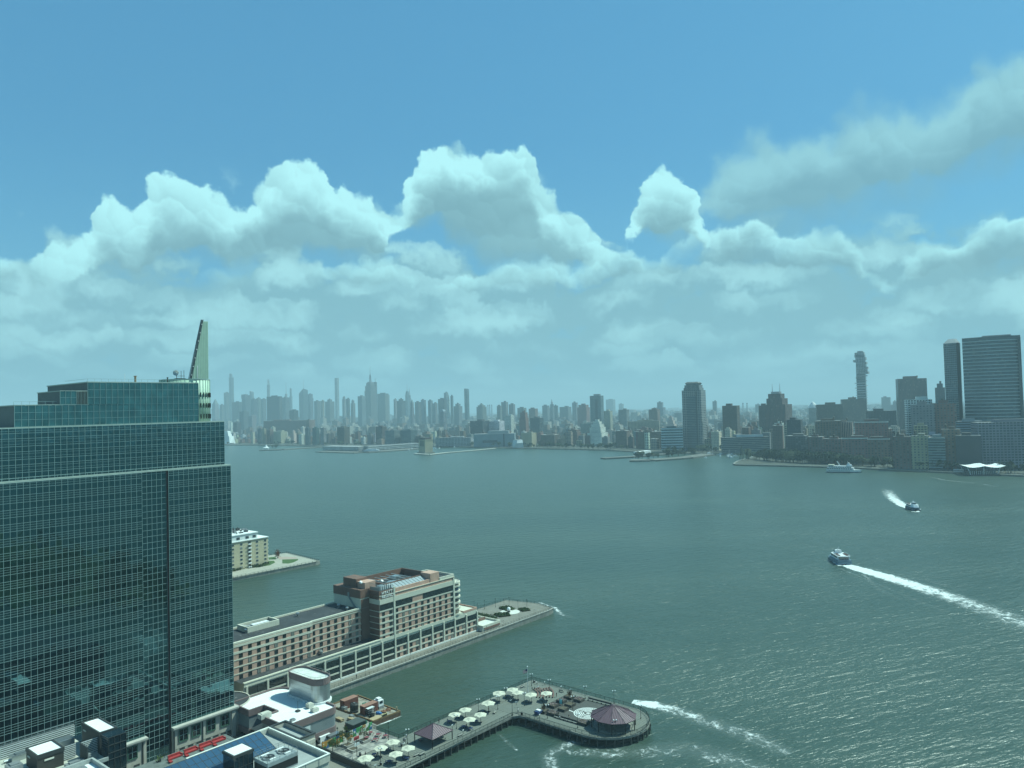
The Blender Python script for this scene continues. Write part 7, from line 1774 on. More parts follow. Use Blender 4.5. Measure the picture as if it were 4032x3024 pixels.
# --- mid city
B('loft_building', 'dim grey loft slab under the screened tower', 938, 974, 1621, 4400, 'grid', 'steel'); B('loft_building', 'pale grey loft slab beside it with flat cap', 975, 1004, 1636, 4300, 'punched', 'lgrey', cornice='lgrey')
B('office_block', 'dark ribbed block right of the broad slab base', 1136, 1171, 1616, 4500, 'pier', 'dark'); B('warehouse', 'very long brick warehouse spanning the low blocks', 1026, 1224, 1656, 3500, 'grid', 'brick', asp=.25, rot=R_(-8))
B('apartment_block', 'white cube far left beside the glass tower edge', 905, 914, 1663, 3900, 'blank', 'white'); B('office_block', 'dark block above the white sail building', 915, 944, 1663, 3600, 'dense', 'dark')
def sail():
    c, ext, k, H = frame(880, 924, 1697, 2980, GRID); t = thing('sail_shaped_building', 'bright white sail shaped glass building at the left shore', 'building', (c.x, c.y, CITY_Z), R_(-10)); b = MB(); w = ext / 1.2
    b.prism([(-w / 2, -14), (w * .30, -14), (w * .5, 14), (-w / 2, 14)], 0, H * .6, top=[(-w / 2, -12), (w * .15, -12), (w * .3, 12), (-w / 2, 12)]); b.prism([(-w / 2, -12), (w * .10, -12), (w * .15, 12), (-w / 2, 12)], H * .6, H, top=[(-w / 2, -10), (-w * .05, -10), (0, 10), (-w / 2, 10)]); cpart('white_glass', b, t, 'blank', (.74, .78, .77)); b = MB(); boxc(b, w * .9, 26, 0, H * .06); cpart('base', b, t, 'punched', WC['grey'])
sail()
FR = [(987, 1001, 1703, 2900, 'punched', 'cream', 'narrow cream block on the left shore'), (1013, 1030, 1690, 2880, 'glass', 'dark', 'dark narrow block beside the tan one on the shore'), (1030, 1046, 1688, 2860, 'punched', 'tan', 'tan shore block between the dark narrow one and the brown ones'), (1046, 1072, 1691, 2850, 'punched', 'brown', 'brown shore block left of the bright cream one'), (1071, 1124, 1699, 2840, 'grid', 'cream', 'bright cream white block, the brightest on the left shore'), (1142, 1164, 1697, 2860, 'punched', 'cream', 'stepped cream block behind the dark low roofs'), (1173, 1195, 1712, 2700, 'grid', 'white', 'low white block left of the glass trio'),
      (1199, 1220, 1685, 2640, 'glass', 'teal', 'left one of three glass apartment towers on the shore'), (1227, 1254, 1685, 2620, 'glass', 'teal', 'middle one of three glass apartment towers on the shore'), (1259, 1282, 1686, 2600, 'ribbon', 'lgrey', 'right, banded one of three glass apartment towers on the shore'), (1323, 1372, 1682, 2650, 'dense', 'dbrown', 'dark brown block right of the glass trio'),
      (1476, 1519, 1680, 2560, 'grid', 'dbrown', 'dark brown block with green roof edge behind the striped blocks'), (1513, 1572, 1695, 2430, 'ribbon', 'grey', 'grey block with pale stripes along the shore'), (1572, 1640, 1694, 2420, 'glass', 'steel', 'pale glass block with grid front along the shore'), (1712, 1866, 1724, 2260, 'grid', 'lgrey', 'long low pale garage block behind the stone vent tower'),
      (1849, 1926, 1657, 2500, 'ribbon', 'dark', 'big dark office block with horizontal bands and sloping left end'), (1924, 1986, 1658, 2510, 'grid', 'white', 'white office block with dark square windows beside the banded one'), (1985, 2024, 1636, 2720, 'grid', 'white', 'white gridded tower with dark cap'), (2044, 2081, 1624, 2600, 'punched', 'brick', 'unfinished reddish tower with pale panels'), (2052, 2113, 1705, 2130, 'blank', 'tan', 'beige windowless block on the shore road'),
      (2087, 2142, 1645, 2700, 'ribbon', 'dark', 'dark banded block right of the unfinished tower'), (2130, 2207, 1712, 2140, 'punched', 'dbrown', 'dark brown low block left of the tan one'), (2209, 2232, 1717, 2120, 'punched', 'tan', 'narrow tan block among dark brown low ones'), (2232, 2290, 1692, 2200, 'dense', 'brown', 'brown gabled block left of the cream ziggurat'), (2288, 2368, 1667, 2480, 'pier', 'lgrey', 'long pale pillared block behind the cream ziggurat'),
      (2427, 2484, 1696, 1960, 'punched', 'brown', 'big brown brick block right of the cream ziggurat'), (2379, 2413, 1618, 2680, 'pier', 'cream', 'cream and brick apartment tower right of the glass hotel tower'), (2437, 2479, 1613, 3200, 'ribbon', 'grey', 'grey slab with pale edge before the low skyline gap'), (2475, 2601, 1658, 2500, 'grid', 'tan', 'very long tan loft block with white roof gear'), (2515, 2606, 1700, 1900, 'dense', 'brown', 'broad windowless looking brown brick block by the banded glass block'), (2557, 2601, 1612, 2900, 'punched', 'brown', 'brown block with pale stripes far behind the long loft'), (2624, 2666, 1642, 2300, 'punched', 'cream', 'cream stepped block left of the crowned tower'),
      (2851, 2918, 1597, 1900, 'dense', 'dbrown', 'brown ribbed apartment tower right of the crowned tower'), (2992, 3029, 1597, 1930, 'dense', 'dbrown', 'brown ribbed apartment tower behind the antenna tower'), (3106, 3166, 1652, 1480, 'dense', 'dark', 'dark gridded block right of the antenna tower'), (3106, 3190, 1716, 1420, 'grid', 'dark', 'dark lower block at the foot of the antenna tower'), (3222, 3321, 1592, 2000, 'dense', 'dbrown', 'wide dark brown slab between cone roof and telephone building'), (3321, 3415, 1571, 2300, 'pier', 'brown', 'windowless brown telephone building'), (3218, 3316, 1657, 1420, 'speckle', 'brown', 'brown brick riverside block, upper left of the row'), (3311, 3364, 1662, 1430, 'pier', 'tan', 'tan pillared block in the brown riverside row'), (3189, 3252, 1720, 1330, 'speckle', 'brown', 'brown brick front block above the trees, with pale windows'), (3250, 3328, 1728, 1320, 'speckle', 'brick', 'reddish lower front block between two brown riverside blocks'),
      (3427, 3534, 1617, 1700, 'pier', 'dark', 'dark block with white vertical fins'), (3544, 3654, 1490, 2000, 'pier', 'brown', 'tall brown ribbed tower left of the curved glass pair'), (3689, 3724, 1510, 1900, 'dense', 'dark', 'dark stepped tower hidden behind the left glass tower'), (3577, 3675, 1573, 1330, 'grid', 'white', 'white checkered block with dark cap'), (3605, 3690, 1592, 1290, 'speckle', 'grey', 'grey speckled apartment block left of the rounded brick one'), (3685, 3775, 1587, 1280, 'speckle', 'brick', 'rounded brick and glass block below the curved glass tower'), (3530, 3600, 1719, 1180, 'speckle', 'brown', 'brown riverside block right of the white corniced pair'), (3602, 3668, 1716, 1165, 'speckle', 'tan', 'tan banded riverside block above the esplanade trees'), (3668, 3728, 1722, 1150, 'ribbon', 'steel', 'blue grey banded riverside block above the esplanade trees'), (3722, 3788, 1690, 1150, 'speckle', 'brick', 'reddish riverside block left of the black windowless one'), (3785, 3872, 1714, 1130, 'blank', 'dark', 'black windowless block beside the tan gridded one'), (3783, 3874, 1658, 1200, 'ribbon', 'steel', 'banded glass block at the foot of the curved glass tower'), (3877, 4120, 1662, 1120, 'grid', 'grey', 'big gridded block with pale roof beside the black windowless one'), (2037, 2073, 1606, 4300, 'punched', 'grey', 'pale slab left of the brown gabled roofs'), (2082, 2118, 1609, 3900, 'punched', 'brown', 'brown tower group behind the dark banded block'), (1973, 2000, 1583, 4300, 'dense', 'grey', 'tallest of three plain apartment towers'), (2003, 2028, 1592, 4350, 'dense', 'grey', 'right one of three plain apartment towers'), (1956, 1976, 1598, 4250, 'dense', 'grey', 'left one of three plain apartment towers'),
      (2135, 2164, 1597, 4700, 'punched', 'grey', 'dim block left of the lantern tower'), (2181, 2198, 1597, 4700, 'punched', 'dark', 'dark block right of the lantern tower'), (2204, 2251, 1602, 4500, 'punched', 'grey', 'low dim slab right of the lantern tower'), (2253, 2275, 1585, 4600, 'punched', 'grey', 'dim tower before the reddish block'), (2274, 2324, 1594, 3600, 'punched', 'brick', 'reddish block left of the glass hotel tower'), (2387, 2424, 1573, 8000, 'punched', 'grey', 'faint far tower pair beyond the glass hotel tower'), (2437, 2457, 1590, 8000, 'punched', 'grey', 'faint far round topped tower'), (2582, 2622, 1584, 4500, 'punched', 'steel', 'stepped dim tower far behind the long loft'), (2807, 2824, 1580, 4500, 'pier', 'steel', 'slender dim tower right of the crowned tower'), (2976, 2996, 1592, 5000, 'glass', 'steel', 'dim glass block left of the antenna tower'), (3477, 3511, 1564, 4500, 'glass', 'lgrey', 'faint pale arched tower left of the tall brown tower'), (3513, 3545, 1580, 4200, 'punched', 'grey', 'faint stepped towers left of the tall brown tower')]
STEP = {2044: ((.8, .8),), 1142: ((.6, .8),), 2624: ((.7, .7), (.45, .85)), 2582: ((.6, .75),), 3513: ((.5, .8),), 3689: ((.6, .93),), 2232: ((.8, .85),), 2274: ((.8, .9),)}
for (x0, x1, yt, Y, st, col, lab) in FR:
    asp = .35 if (x1 - x0) > 90 else .8
    B('city_building', lab, x0, x1, yt, Y, st, col, asp=asp, rot=R_(-14) if asp < .5 else GRID, steps=STEP.get(x0, ()), tank=(col in ('brown', 'brick', 'tan') and Y < 3000))
for (x0, x1, yt, Y, lab) in ((3383, 3503, 1660, 1330, 'brown brick riverside block with white cornice, upper tier'), (3328, 3420, 1724, 1290, 'brown brick riverside block with white cornice, lower tier, left half'), (3418, 3508, 1727, 1280, 'brown brick riverside block with white cornice, lower tier, right half')):
    t, w, d, H, c = B('city_building', lab, x0, x1, yt, Y, 'speckle', 'brick', asp=.6, rot=R_(-24), cornice='white')
# cream ziggurat
t, w, d, H, c = B('cream_ziggurat', 'cream stepped ziggurat apartment building on the shore', 2316, 2398, 1704, 2080, 'punched', 'white', plant=False); b = MB()
for f, z0, z1 in ((.78, 0, 20), (.62, 20, 32), (.42, 32, 42), (.2, 42, 50)): boxc(b, w * f, d * f, H + z0 * .72, H + z1 * .72)
cpart('stepped_top', b, t, 'punched', c)
# lantern tower
t, w, d, H, c = B('lantern_tower', 'pale stone tower topped by a columned lantern', 2164, 2183, 1592, 4600, 'pier', 'lgrey', plant=False, steps=((.8, .85),)); b = MB(); b.lathe([(w * .32, H), (w * .30, H + 14), (w * .12, H + 20), (w * .1, H + 27), (.5, H + 32)], 8); cpart('lantern', b, t, 'blank', WC['lgrey'])
# glass hotel tower with offset slabs
t, w, d, H, c = B('glass_hotel_tower', 'tall pale glass slab tower standing alone above the low lofts', 2324, 2378, 1558, 2900, 'glass', 'steel', asp=.6); b = MB(); boxc(b, w * .25, d * 1.05, H * .35, H * .9, w * .1, -d * .02); cpart('dark_recess', b, t, 'grid', WC['dark'])
# curved glass wedge
t, w, d, H, c = B('curved_glass_building', 'leaning pale glass wedge among low blocks', 1731, 1755, 1620, 3300, 'glass', 'lgrey', plant=False); b = MB(); b.prism([(-w / 2, -d / 2), (w / 2, -d / 2), (w / 2, d / 2), (-w / 2, d / 2)], H, H + 9, top=[(-w / 2, -d / 2), (w * .2, -d / 2), (w * .2, d / 2), (-w / 2, d / 2)]); cpart('slanted_roof', b, t, 'blank', WC['steel'])
# banded glass block
t, w, d, H, c = B('banded_glass_block', 'low glass block with bold pale blue bands beside the crowned tower', 2606, 2690, 1685, 1740, 'glass', 'teal', asp=.45, rot=R_(-6))
for k in range(9): b = MB(); boxc(b, w + .6, d + .6, 4 + k * H / 9.2, 4 + k * H / 9.2 + H * .045); cpart('band', b, t, 'blank', (.42, .52, .56))
# crowned tower
def crowned():
    x0, x1 = 2690, 2797; rot = R_(-28); c, ext, k, H = frame(x0, x1, 1536, 1750, rot); t = thing('crowned_tower', 'tall grey stone and glass tower with stepped crown and flared cap', 'skyscraper', (c.x, c.y + 30, CITY_Z), rot); w = ext / (cos(R_(28 + 13)) + sin(R_(41))) ; col = (.24, .25, .25); zt = at_y(2745, 1502, 1750).z - CITY_Z
    b = MB(); boxc(b, w, w, 0, H); boxc(b, w * 1.05, w * .8, 0, H * .48); cpart('shaft', b, t, 'grid', col)
    b = MB(); h = zt - H; boxc(b, w * .84, w * .84, H, H + h * .3); boxc(b, w * .76, w * .76, H + h * .3, H + h * .62); cpart('stepped_crown', b, t, 'pier', col)
    b = MB(); q_ = lambda s: [(-s, -s), (s, -s), (s, s), (-s, s)]; b.prism(q_(w * .30), H + h * .62, H + h * .85, top=q_(w * .36)); b.prism(q_(w * .36), H + h * .85, zt, top=q_(w * .26)); cpart('flared_cap', b, t, 'blank', (.20, .22, .22))
    for sx, sy in ((0, -1), (-1, 0)):
        b = MB(); boxc(b, w * (.46 if sx == 0 else .04), w * (.46 if sy == 0 else .04), 0, H * .9, sx * w * .505, sy * w * .505); cpart('glass_bay', b, t, 'ribbon', (.12, .17, .19))
        b = MB(); boxc(b, w * (.05 if sx == 0 else .05), w * .05, H * .0, H * .98, sx * w * .51 + (w * .25 if sx == 0 else 0), sy * w * .51 + (w * .25 if sy == 0 else 0)); cpart('dark_slot', b, t, 'blank', (.04, .05, .055))
crowned()
# long low college building
t, w, d, H, c = B('college_building', 'very long low dark building with bright roof behind the small basin', 2851, 3037, 1722, 1620, 'ribbon', 'grey', asp=.2, rot=R_(0), plant=False); b = MB(); boxc(b, w * .55, d * .5, H, H + 5, w * .1, 0); cpart('bright_roof', b, t, 'blank', (.50, .56, .58))
# antenna tower
t, w, d, H, c = B('antenna_tower', 'brown stepped art deco tower with two thin aerials', 3027, 3130, 1592, 1780, 'pier', 'brown', plant=False, rot=R_(-38)); b = MB(); boxc(b, w * .78, d * .78, H, H + 14, -w * .05, 0); boxc(b, w * .6, d * .6, H + 14, H + 25, -w * .08, 0); cpart('stepped_top', b, t, 'pier', c)
b = MB(); boxc(b, w * .38, d * .38, H + 25, H + 30, -w * .08, 0); cpart('pale_penthouse', b, t, 'blank', WC['lgrey'])
for s in (-1, 1): b = MB(); b.tube((s * w * .22 - w * .08, s * d * -.1, H + 25), (s * w * .22 - w * .08, s * d * -.1, H + 49), 1.1, .3, 5); cpart('aerial', b, t, 'blank', (.4, .4, .4))
t, w, d, H, c = B('dome_roof_building', 'white conical topped office building behind the dark brown slab', 3190, 3222, 1606, 2600, 'ribbon', 'lgrey', plant=False); b = MB(); b.lathe([(w * .6, H), (w * .45, H + 10), (w * .2, H + 18), (.5, H + 22)], 10); cpart('conical_top', b, t, 'blank', WC['white'])
# stacked box tower
def stacked():
    c, ext, k, H = frame(3368, 3430, 1386, 2350, GRID); t = thing('stacked_box_tower', 'pale glass tower like a shifted stack of boxes', 'skyscraper', (c.x, c.y + 20, CITY_Z), GRID); w = ext / 1.42 * .92; r2 = random.Random(6); n = 34; h = H / n
    b = MB(); boxc(b, w * .80, w * .80, 0, H * .97); cpart('core', b, t, 'ribbon', (.24, .27, .28))
    for i in range(n):
        big = 0.02 if i < 19 else (.10 if i < 25 else .20)
        dx, dy = r2.uniform(-big, big) * w, r2.uniform(-big, big) * w; f = .92 if i < 22 else r2.uniform(.74, 1.10)
        b = MB(); boxc(b, w * f, w * r2.uniform(.86, 1.06), i * h + .2, (i + (r2.choice((.35, .9, .9)) if i > 22 else .35)) * h, dx, dy); cpart('floor_box', b, t, 'blank' if i < 22 else 'grid', (.42, .45, .46))
    b = MB(); boxc(b, w * .5, w * .6, H * .97, H + 4); cpart('roof_plant', b, t, 'blank', (.3, .32, .33))
stacked()
# curved glass pair at the right
def goldman():
    rot = R_(-4); c0 = at_y(3900, 1326, 1300); zt = c0.z - CITY_Z; xl, xr = at_y(3790, 1326, 1300).x, at_y(4014, 1326, 1300).x; W = (xr - xl) * .87; ar = -math.atan2(c0.x, 1300)
    t = thing('curved_glass_tower', 'broad gently curved glass office tower with bright horizontal floor bands', 'office tower', (c0.x, 1300, CITY_Z), ar); n = 10
    pts = [(-W / 2 + W * i / n, -14 * sin(pi * i / n) * .55) for i in range(n + 1)]; foot = pts + [(W / 2, 46), (-W / 2, 46)]
    b = MB(); b.prism(foot, 0, zt); cpart('shaft', b, t, 'glass', (.035, .06, .07))
    sl = MB(); sl.prism([(x * 1.004, y - .9) for x, y in pts] + [(W / 2, 6), (-W / 2, 6)], 0, 1); me = city_mesh(sl, 'floor_band', FAC['blank'])
    nf = 34
    for k in range(nf):
        o = obj('floor_band', me, t, (0, 0, 8 + k * (zt - 10) / nf), 0, (1, 1, 1.55)); o.color = (.36, .43, .44, 1)
    b = MB(); boxc(b, W * .5, 20, zt, zt + 3, W * .1, 20); cpart('roof_plant', b, t, 'blank', WC['grey'])
    b = MB(); boxc(b, W * .055, 8, 0, zt - 4, W * .475, -2); cpart('dark_edge', b, t, 'dense', WC['dark'])
    c1 = at_y(3746, 1345, 1350); z1 = c1.z - CITY_Z; x0, x1 = at_y(3714, 1345, 1350).x, at_y(3779, 1345, 1350).x; w = (x1 - x0) * .87
    t = thing('slim_glass_tower', 'slim pale glass tower with angled top left of the curved one', 'office tower', (c1.x, 1350, CITY_Z), ar)
    b = MB(); b.prism([(-w / 2, 0), (w * .28, -9), (w / 2, 0), (w / 2, 40), (-w / 2, 40)], 0, z1 - 3); cpart('shaft', b, t, 'glass', (.20, .26, .28))
    b = MB(); q_ = [(-w / 2, 0), (w * .28, -9), (w / 2, 0), (w / 2, 40), (-w / 2, 40)]; b.prism(q_, z1 - 3, z1 + 5, top=[(-w * .2, 8), (w * .2, 4), (w * .3, 8), (w * .3, 30), (-w * .2, 30)]); cpart('angled_top', b, t, 'blank', (.24, .27, .28))
    b = MB(); b.prism([(w * .30, -9.4), (w * .5, -.4), (w * .5, 0), (w * .3, -8.8)], 0, z1 - 3); cpart('dark_edge', b, t, 'blank', (.03, .04, .045))
goldman()
# stone vent tower with causeway
def vent():
    a, c = on_z(1652, 1787, 0), on_z(1697, 1784, 0); cx, cy = (a.x + c.x) / 2, (a.y + c.y) / 2 + 14; zt = at_y(1675, 1722, cy).z; rot = R_(-47); w = 27
    t = thing('vent_tower', 'square tan stone ventilation tower standing in the river', 'tower', (cx, cy, 0), rot); col = (.40, .34, .22)
    b = MB(); boxc(b, w, w * .9, 1, zt - 6); cpart('shaft', b, t, 'blank', col)
    b = MB(); boxc(b, w * .86, w * .78, zt - 6, zt); cpart('dark_cap', b, t, 'blank', (.10, .07, .06))
    b = MB(); boxc(b, w * 1.04, w * .94, zt - 7.5, zt - 5.5); cpart('cornice', b, t, 'blank', col)
    for sx, sy in ((-1, 0), (0, -1)):
        for k in range(3):
            b = MB(); o = (k - 1) * w * .2; boxc(b, .6 if sx else w * .10, .6 if sy else w * .10, zt * .45, zt * .78, sx * w * .5 + (o if sy else 0), sy * w * .45 + (o if sx else 0)); cpart('louvre_slot', b, t, 'blank', (.04, .04, .04))
    b = MB(); boxc(b, w * 1.25, w * 1.2, -1, 3); cpart('footing', b, t, 'blank', (.30, .28, .22))
    P = [on_z(x, y, 2) for x, y in ((1632, 1786), (1690, 1790), (1760, 1782), (1870, 1773), (1950, 1765))]
    b = MB(); m = mat('pale_causeway', (.58, .56, .48), .85)
    for p, q_ in zip(P, P[1:]): b.bar((p.x, p.y, 2.2), (q_.x, q_.y, 2.2), 7, 1.2); b.bar((p.x, p.y, .6), (q_.x, q_.y, .6), 5, 2)
    me = b.mesh('causeway', m); o = obj('causeway', me); tagit(o, 'thin pale causeway from the stone vent tower to the shore', 'causeway')
    b = MB()
vent()
# piers and sheds on the far shore
def far_pier(name, label, pts, w, z, m):
    b = MB(); P = [on_z(x, y, z) for x, y in pts]
    for p, q_ in zip(P, P[1:]): b.bar((p.x, p.y, z / 2 - .2), (q_.x, q_.y, z / 2 - .2), w, z + .6)
    o = obj(name, b.mesh(name, m)); tagit(o, label, 'pier', kind='structure'); return P
M_FP = mat('far_pier_deck', (.15, .15, .13), .9, var=.25, vscale=.05)
far_pier('park_pier', 'low park pier with white tent, left shore', [(1022, 1772), (1110, 1769), (1270, 1758)], 26, 2.5, M_FP)
far_pier('shed_pier', 'broad pier under the white striped shed', [(1276, 1776), (1430, 1780), (1650, 1765)], 60, 2.0, M_FP)
far_pier('long_pier', 'long low pier before the brown blocks', [(2374, 1803), (2480, 1797), (2620, 1786)], 22, 2.6, M_FP)
far_pier('tree_pier', 'pier with trees before the crowned tower', [(2480, 1811), (2560, 1810), (2700, 1800), (2790, 1787)], 34, 2.6, M_FP)
def shed():
    P = [on_z(x, y, 2) for x, y in ((1285, 1774), (1428, 1777), (1645, 1762))]
    t = thing('pier_shed', 'very long white striped two storey pier shed on the far shore', 'shed', (P[1].x, P[1].y + 20, 2), 0); o = Vector((P[1].x, P[1].y + 20, 2))
    for a, c in ((P[0], P[1]), (P[1], P[2])):
        a, c = a + Vector((0, 22, 0)), c + Vector((0, 22, 0)); b = MB(); b.bar(a - o + Vector((0, 0, 6)), c - o + Vector((0, 0, 6)), 40, 12); cpart('walls', b, t, 'grid', (.50, .52, .51))
        for z in (3.4, 7.2, 11.6): b = MB(); b.bar(a - o + Vector((0, 0, z)), c - o + Vector((0, 0, z)), 41.2, 1.0); cpart('white_band', b, t, 'blank', (.62, .65, .64))
        b = MB(); b.bar(a - o + Vector((0, 0, 12.4)), c - o + Vector((0, 0, 12.4)), 40, .6); cpart('roof', b, t, 'blank', (.22, .25, .24))
    for i, (px, py) in enumerate(((1340, 1772), (1460, 1780))):
        p = on_z(px, py, 0); t = thing('moored_ship', 'white excursion boat moored at the striped shed' if i == 0 else 'low dark barge moored at the end of the striped shed', 'ship', (p.x, p.y - 6, 0), R_(90)); b = MB(); hull(b, 60, 10, -.5, 3); part('hull', b, M_HULLW if i == 0 else M_HULLB, t); b = MB(); b.box(-4, 4, -24, 18, 3, 6.5); b.box(-3.5, 3.5, -18, 10, 6.5, 9); part('decks', b, M_HULLW, t)
    p = on_z(1048, 1768, 2.5); t = thing('pier_tent', 'small white peaked tent on the park pier', 'tent', (p.x, p.y, 2.5), 0); b = MB(); b.lathe([(11, 4), (5, 6), (.4, 14)], 8); part('canopy', b, M_WHITE, t); b = MB(); b.lathe([(9.5, 0), (9.5, 4)], 8); part('side', b, M_WHITE, t)
    a, c = on_z(2555, 1783, 3), on_z(2505, 1789, 3); t = thing('white_pier_shed', 'long white roofed shed on the long low pier', 'shed', (c.x, c.y, 3), 0); b = MB(); b.bar((0, 0, 3), a - c + Vector((0, 0, 3)), 12, 5); part('roof', b, M_WHITE, t)
    c, ext, k, H = frame(1866, 2028, 1708, 2190, R_(-4)); t = thing('salt_grey_depot', 'big blank blue grey depot box on the shore', 'depot', (c.x, c.y + 20, CITY_Z), R_(-4)); b = MB(); boxc(b, ext, 46, 0, H); cpart('walls', b, t, 'blank', (.20, .255, .28)); b = MB(); boxc(b, ext * .36, 1, H * .32, H * .52, -ext * .1, -23); cpart('dark_strip', b, t, 'blank', (.05, .06, .07)); b = MB(); boxc(b, ext * .03, 1, 0, H, ext * .24, -23); cpart('dark_slot', b, t, 'blank', (.05, .06, .07)); b = MB(); boxc(b, ext * .5, 30, H, H + 8, ext * .1, 4); cpart('roof_box', b, t, 'blank', (.30, .35, .37))
    c, ext, k, H = frame(2017, 2061, 1731, 2110, 0); t = thing('crystal_salt_shed', 'white faceted salt shed on the shore', 'shed', (c.x, c.y, CITY_Z), 0); b = MB(); w = ext / 2; b.prism([(-w, -8), (-w * .2, -12), (w, -8), (w, 12), (-w, 12)], 0, H * .6, top=[(-w * .95, -4), (-w * .2, -14), (w * .9, -10), (w * .9, 12), (-w, 12)]); b.prism([(-w * .95, -4), (-w * .2, -14), (w * .9, -10), (w * .9, 12), (-w, 12)], H * .6, H, top=[(-w * .8, -2), (-w * .1, -8), (w * .8, -4), (w * .7, 10), (-w * .8, 10)]); cpart('facets', b, t, 'blank', (.55, .58, .58))
shed()
# white ferry canopy
def ferry_canopy():
    a, c = on_z(3795, 1868, 0), on_z(3925, 1868, 0); W = (c - a).length; o = (a + c) / 2; t = thing('ferry_canopy', 'white peaked fabric ferry terminal canopy on a floating dock', 'terminal', (o.x, o.y, 0), math.atan2(c.y - a.y, c.x - a.x)); L = W * .62; zt = 17.5
    b = MB(); n = 8
    zf = lambda u, v: 9.5 + 6.5 * (1 - abs(u)) ** 1.6 * (1 - .35 * abs(v)) + 4.5 * abs(u) ** 3
    def P(i, j): u, v = -1 + 2 * i / n, -1 + 2 * j / n; return (u * L, v * 24, zf(u, v))
    for i in range(n):
        for j in range(n): b.poly([P(i, j), P(i + 1, j), P(i + 1, j + 1), P(i, j + 1)])
    part('fabric_roof', b, M_WHITE, t)
    for u in (-.8, 0, .8):
        for v in (-.8, .8): b = MB(); b.tube((u * L * .8, v * 22, 1), (u * L, v * 24, zf(u, v)), .5, n=6); part('strut', b, M_HULLW, t)
    b = MB(); b.box(-W * .5, W * .5, -22, 22, -.5, 1.2); part('dock', b, M_DARKM, t); b = MB(); b.box(-W * .38, W * .38, -14, 14, 1.2, 6); part('waiting_room', b, M_BWIN, t)
    for k in range(14): b = MB(); b.box(-W * .38 + k * W * .058, -W * .38 + k * W * .058 + .5, -14.2, -14, 1.2, 6); part('mullion', b, M_HULLW, t)
ferry_canopy()

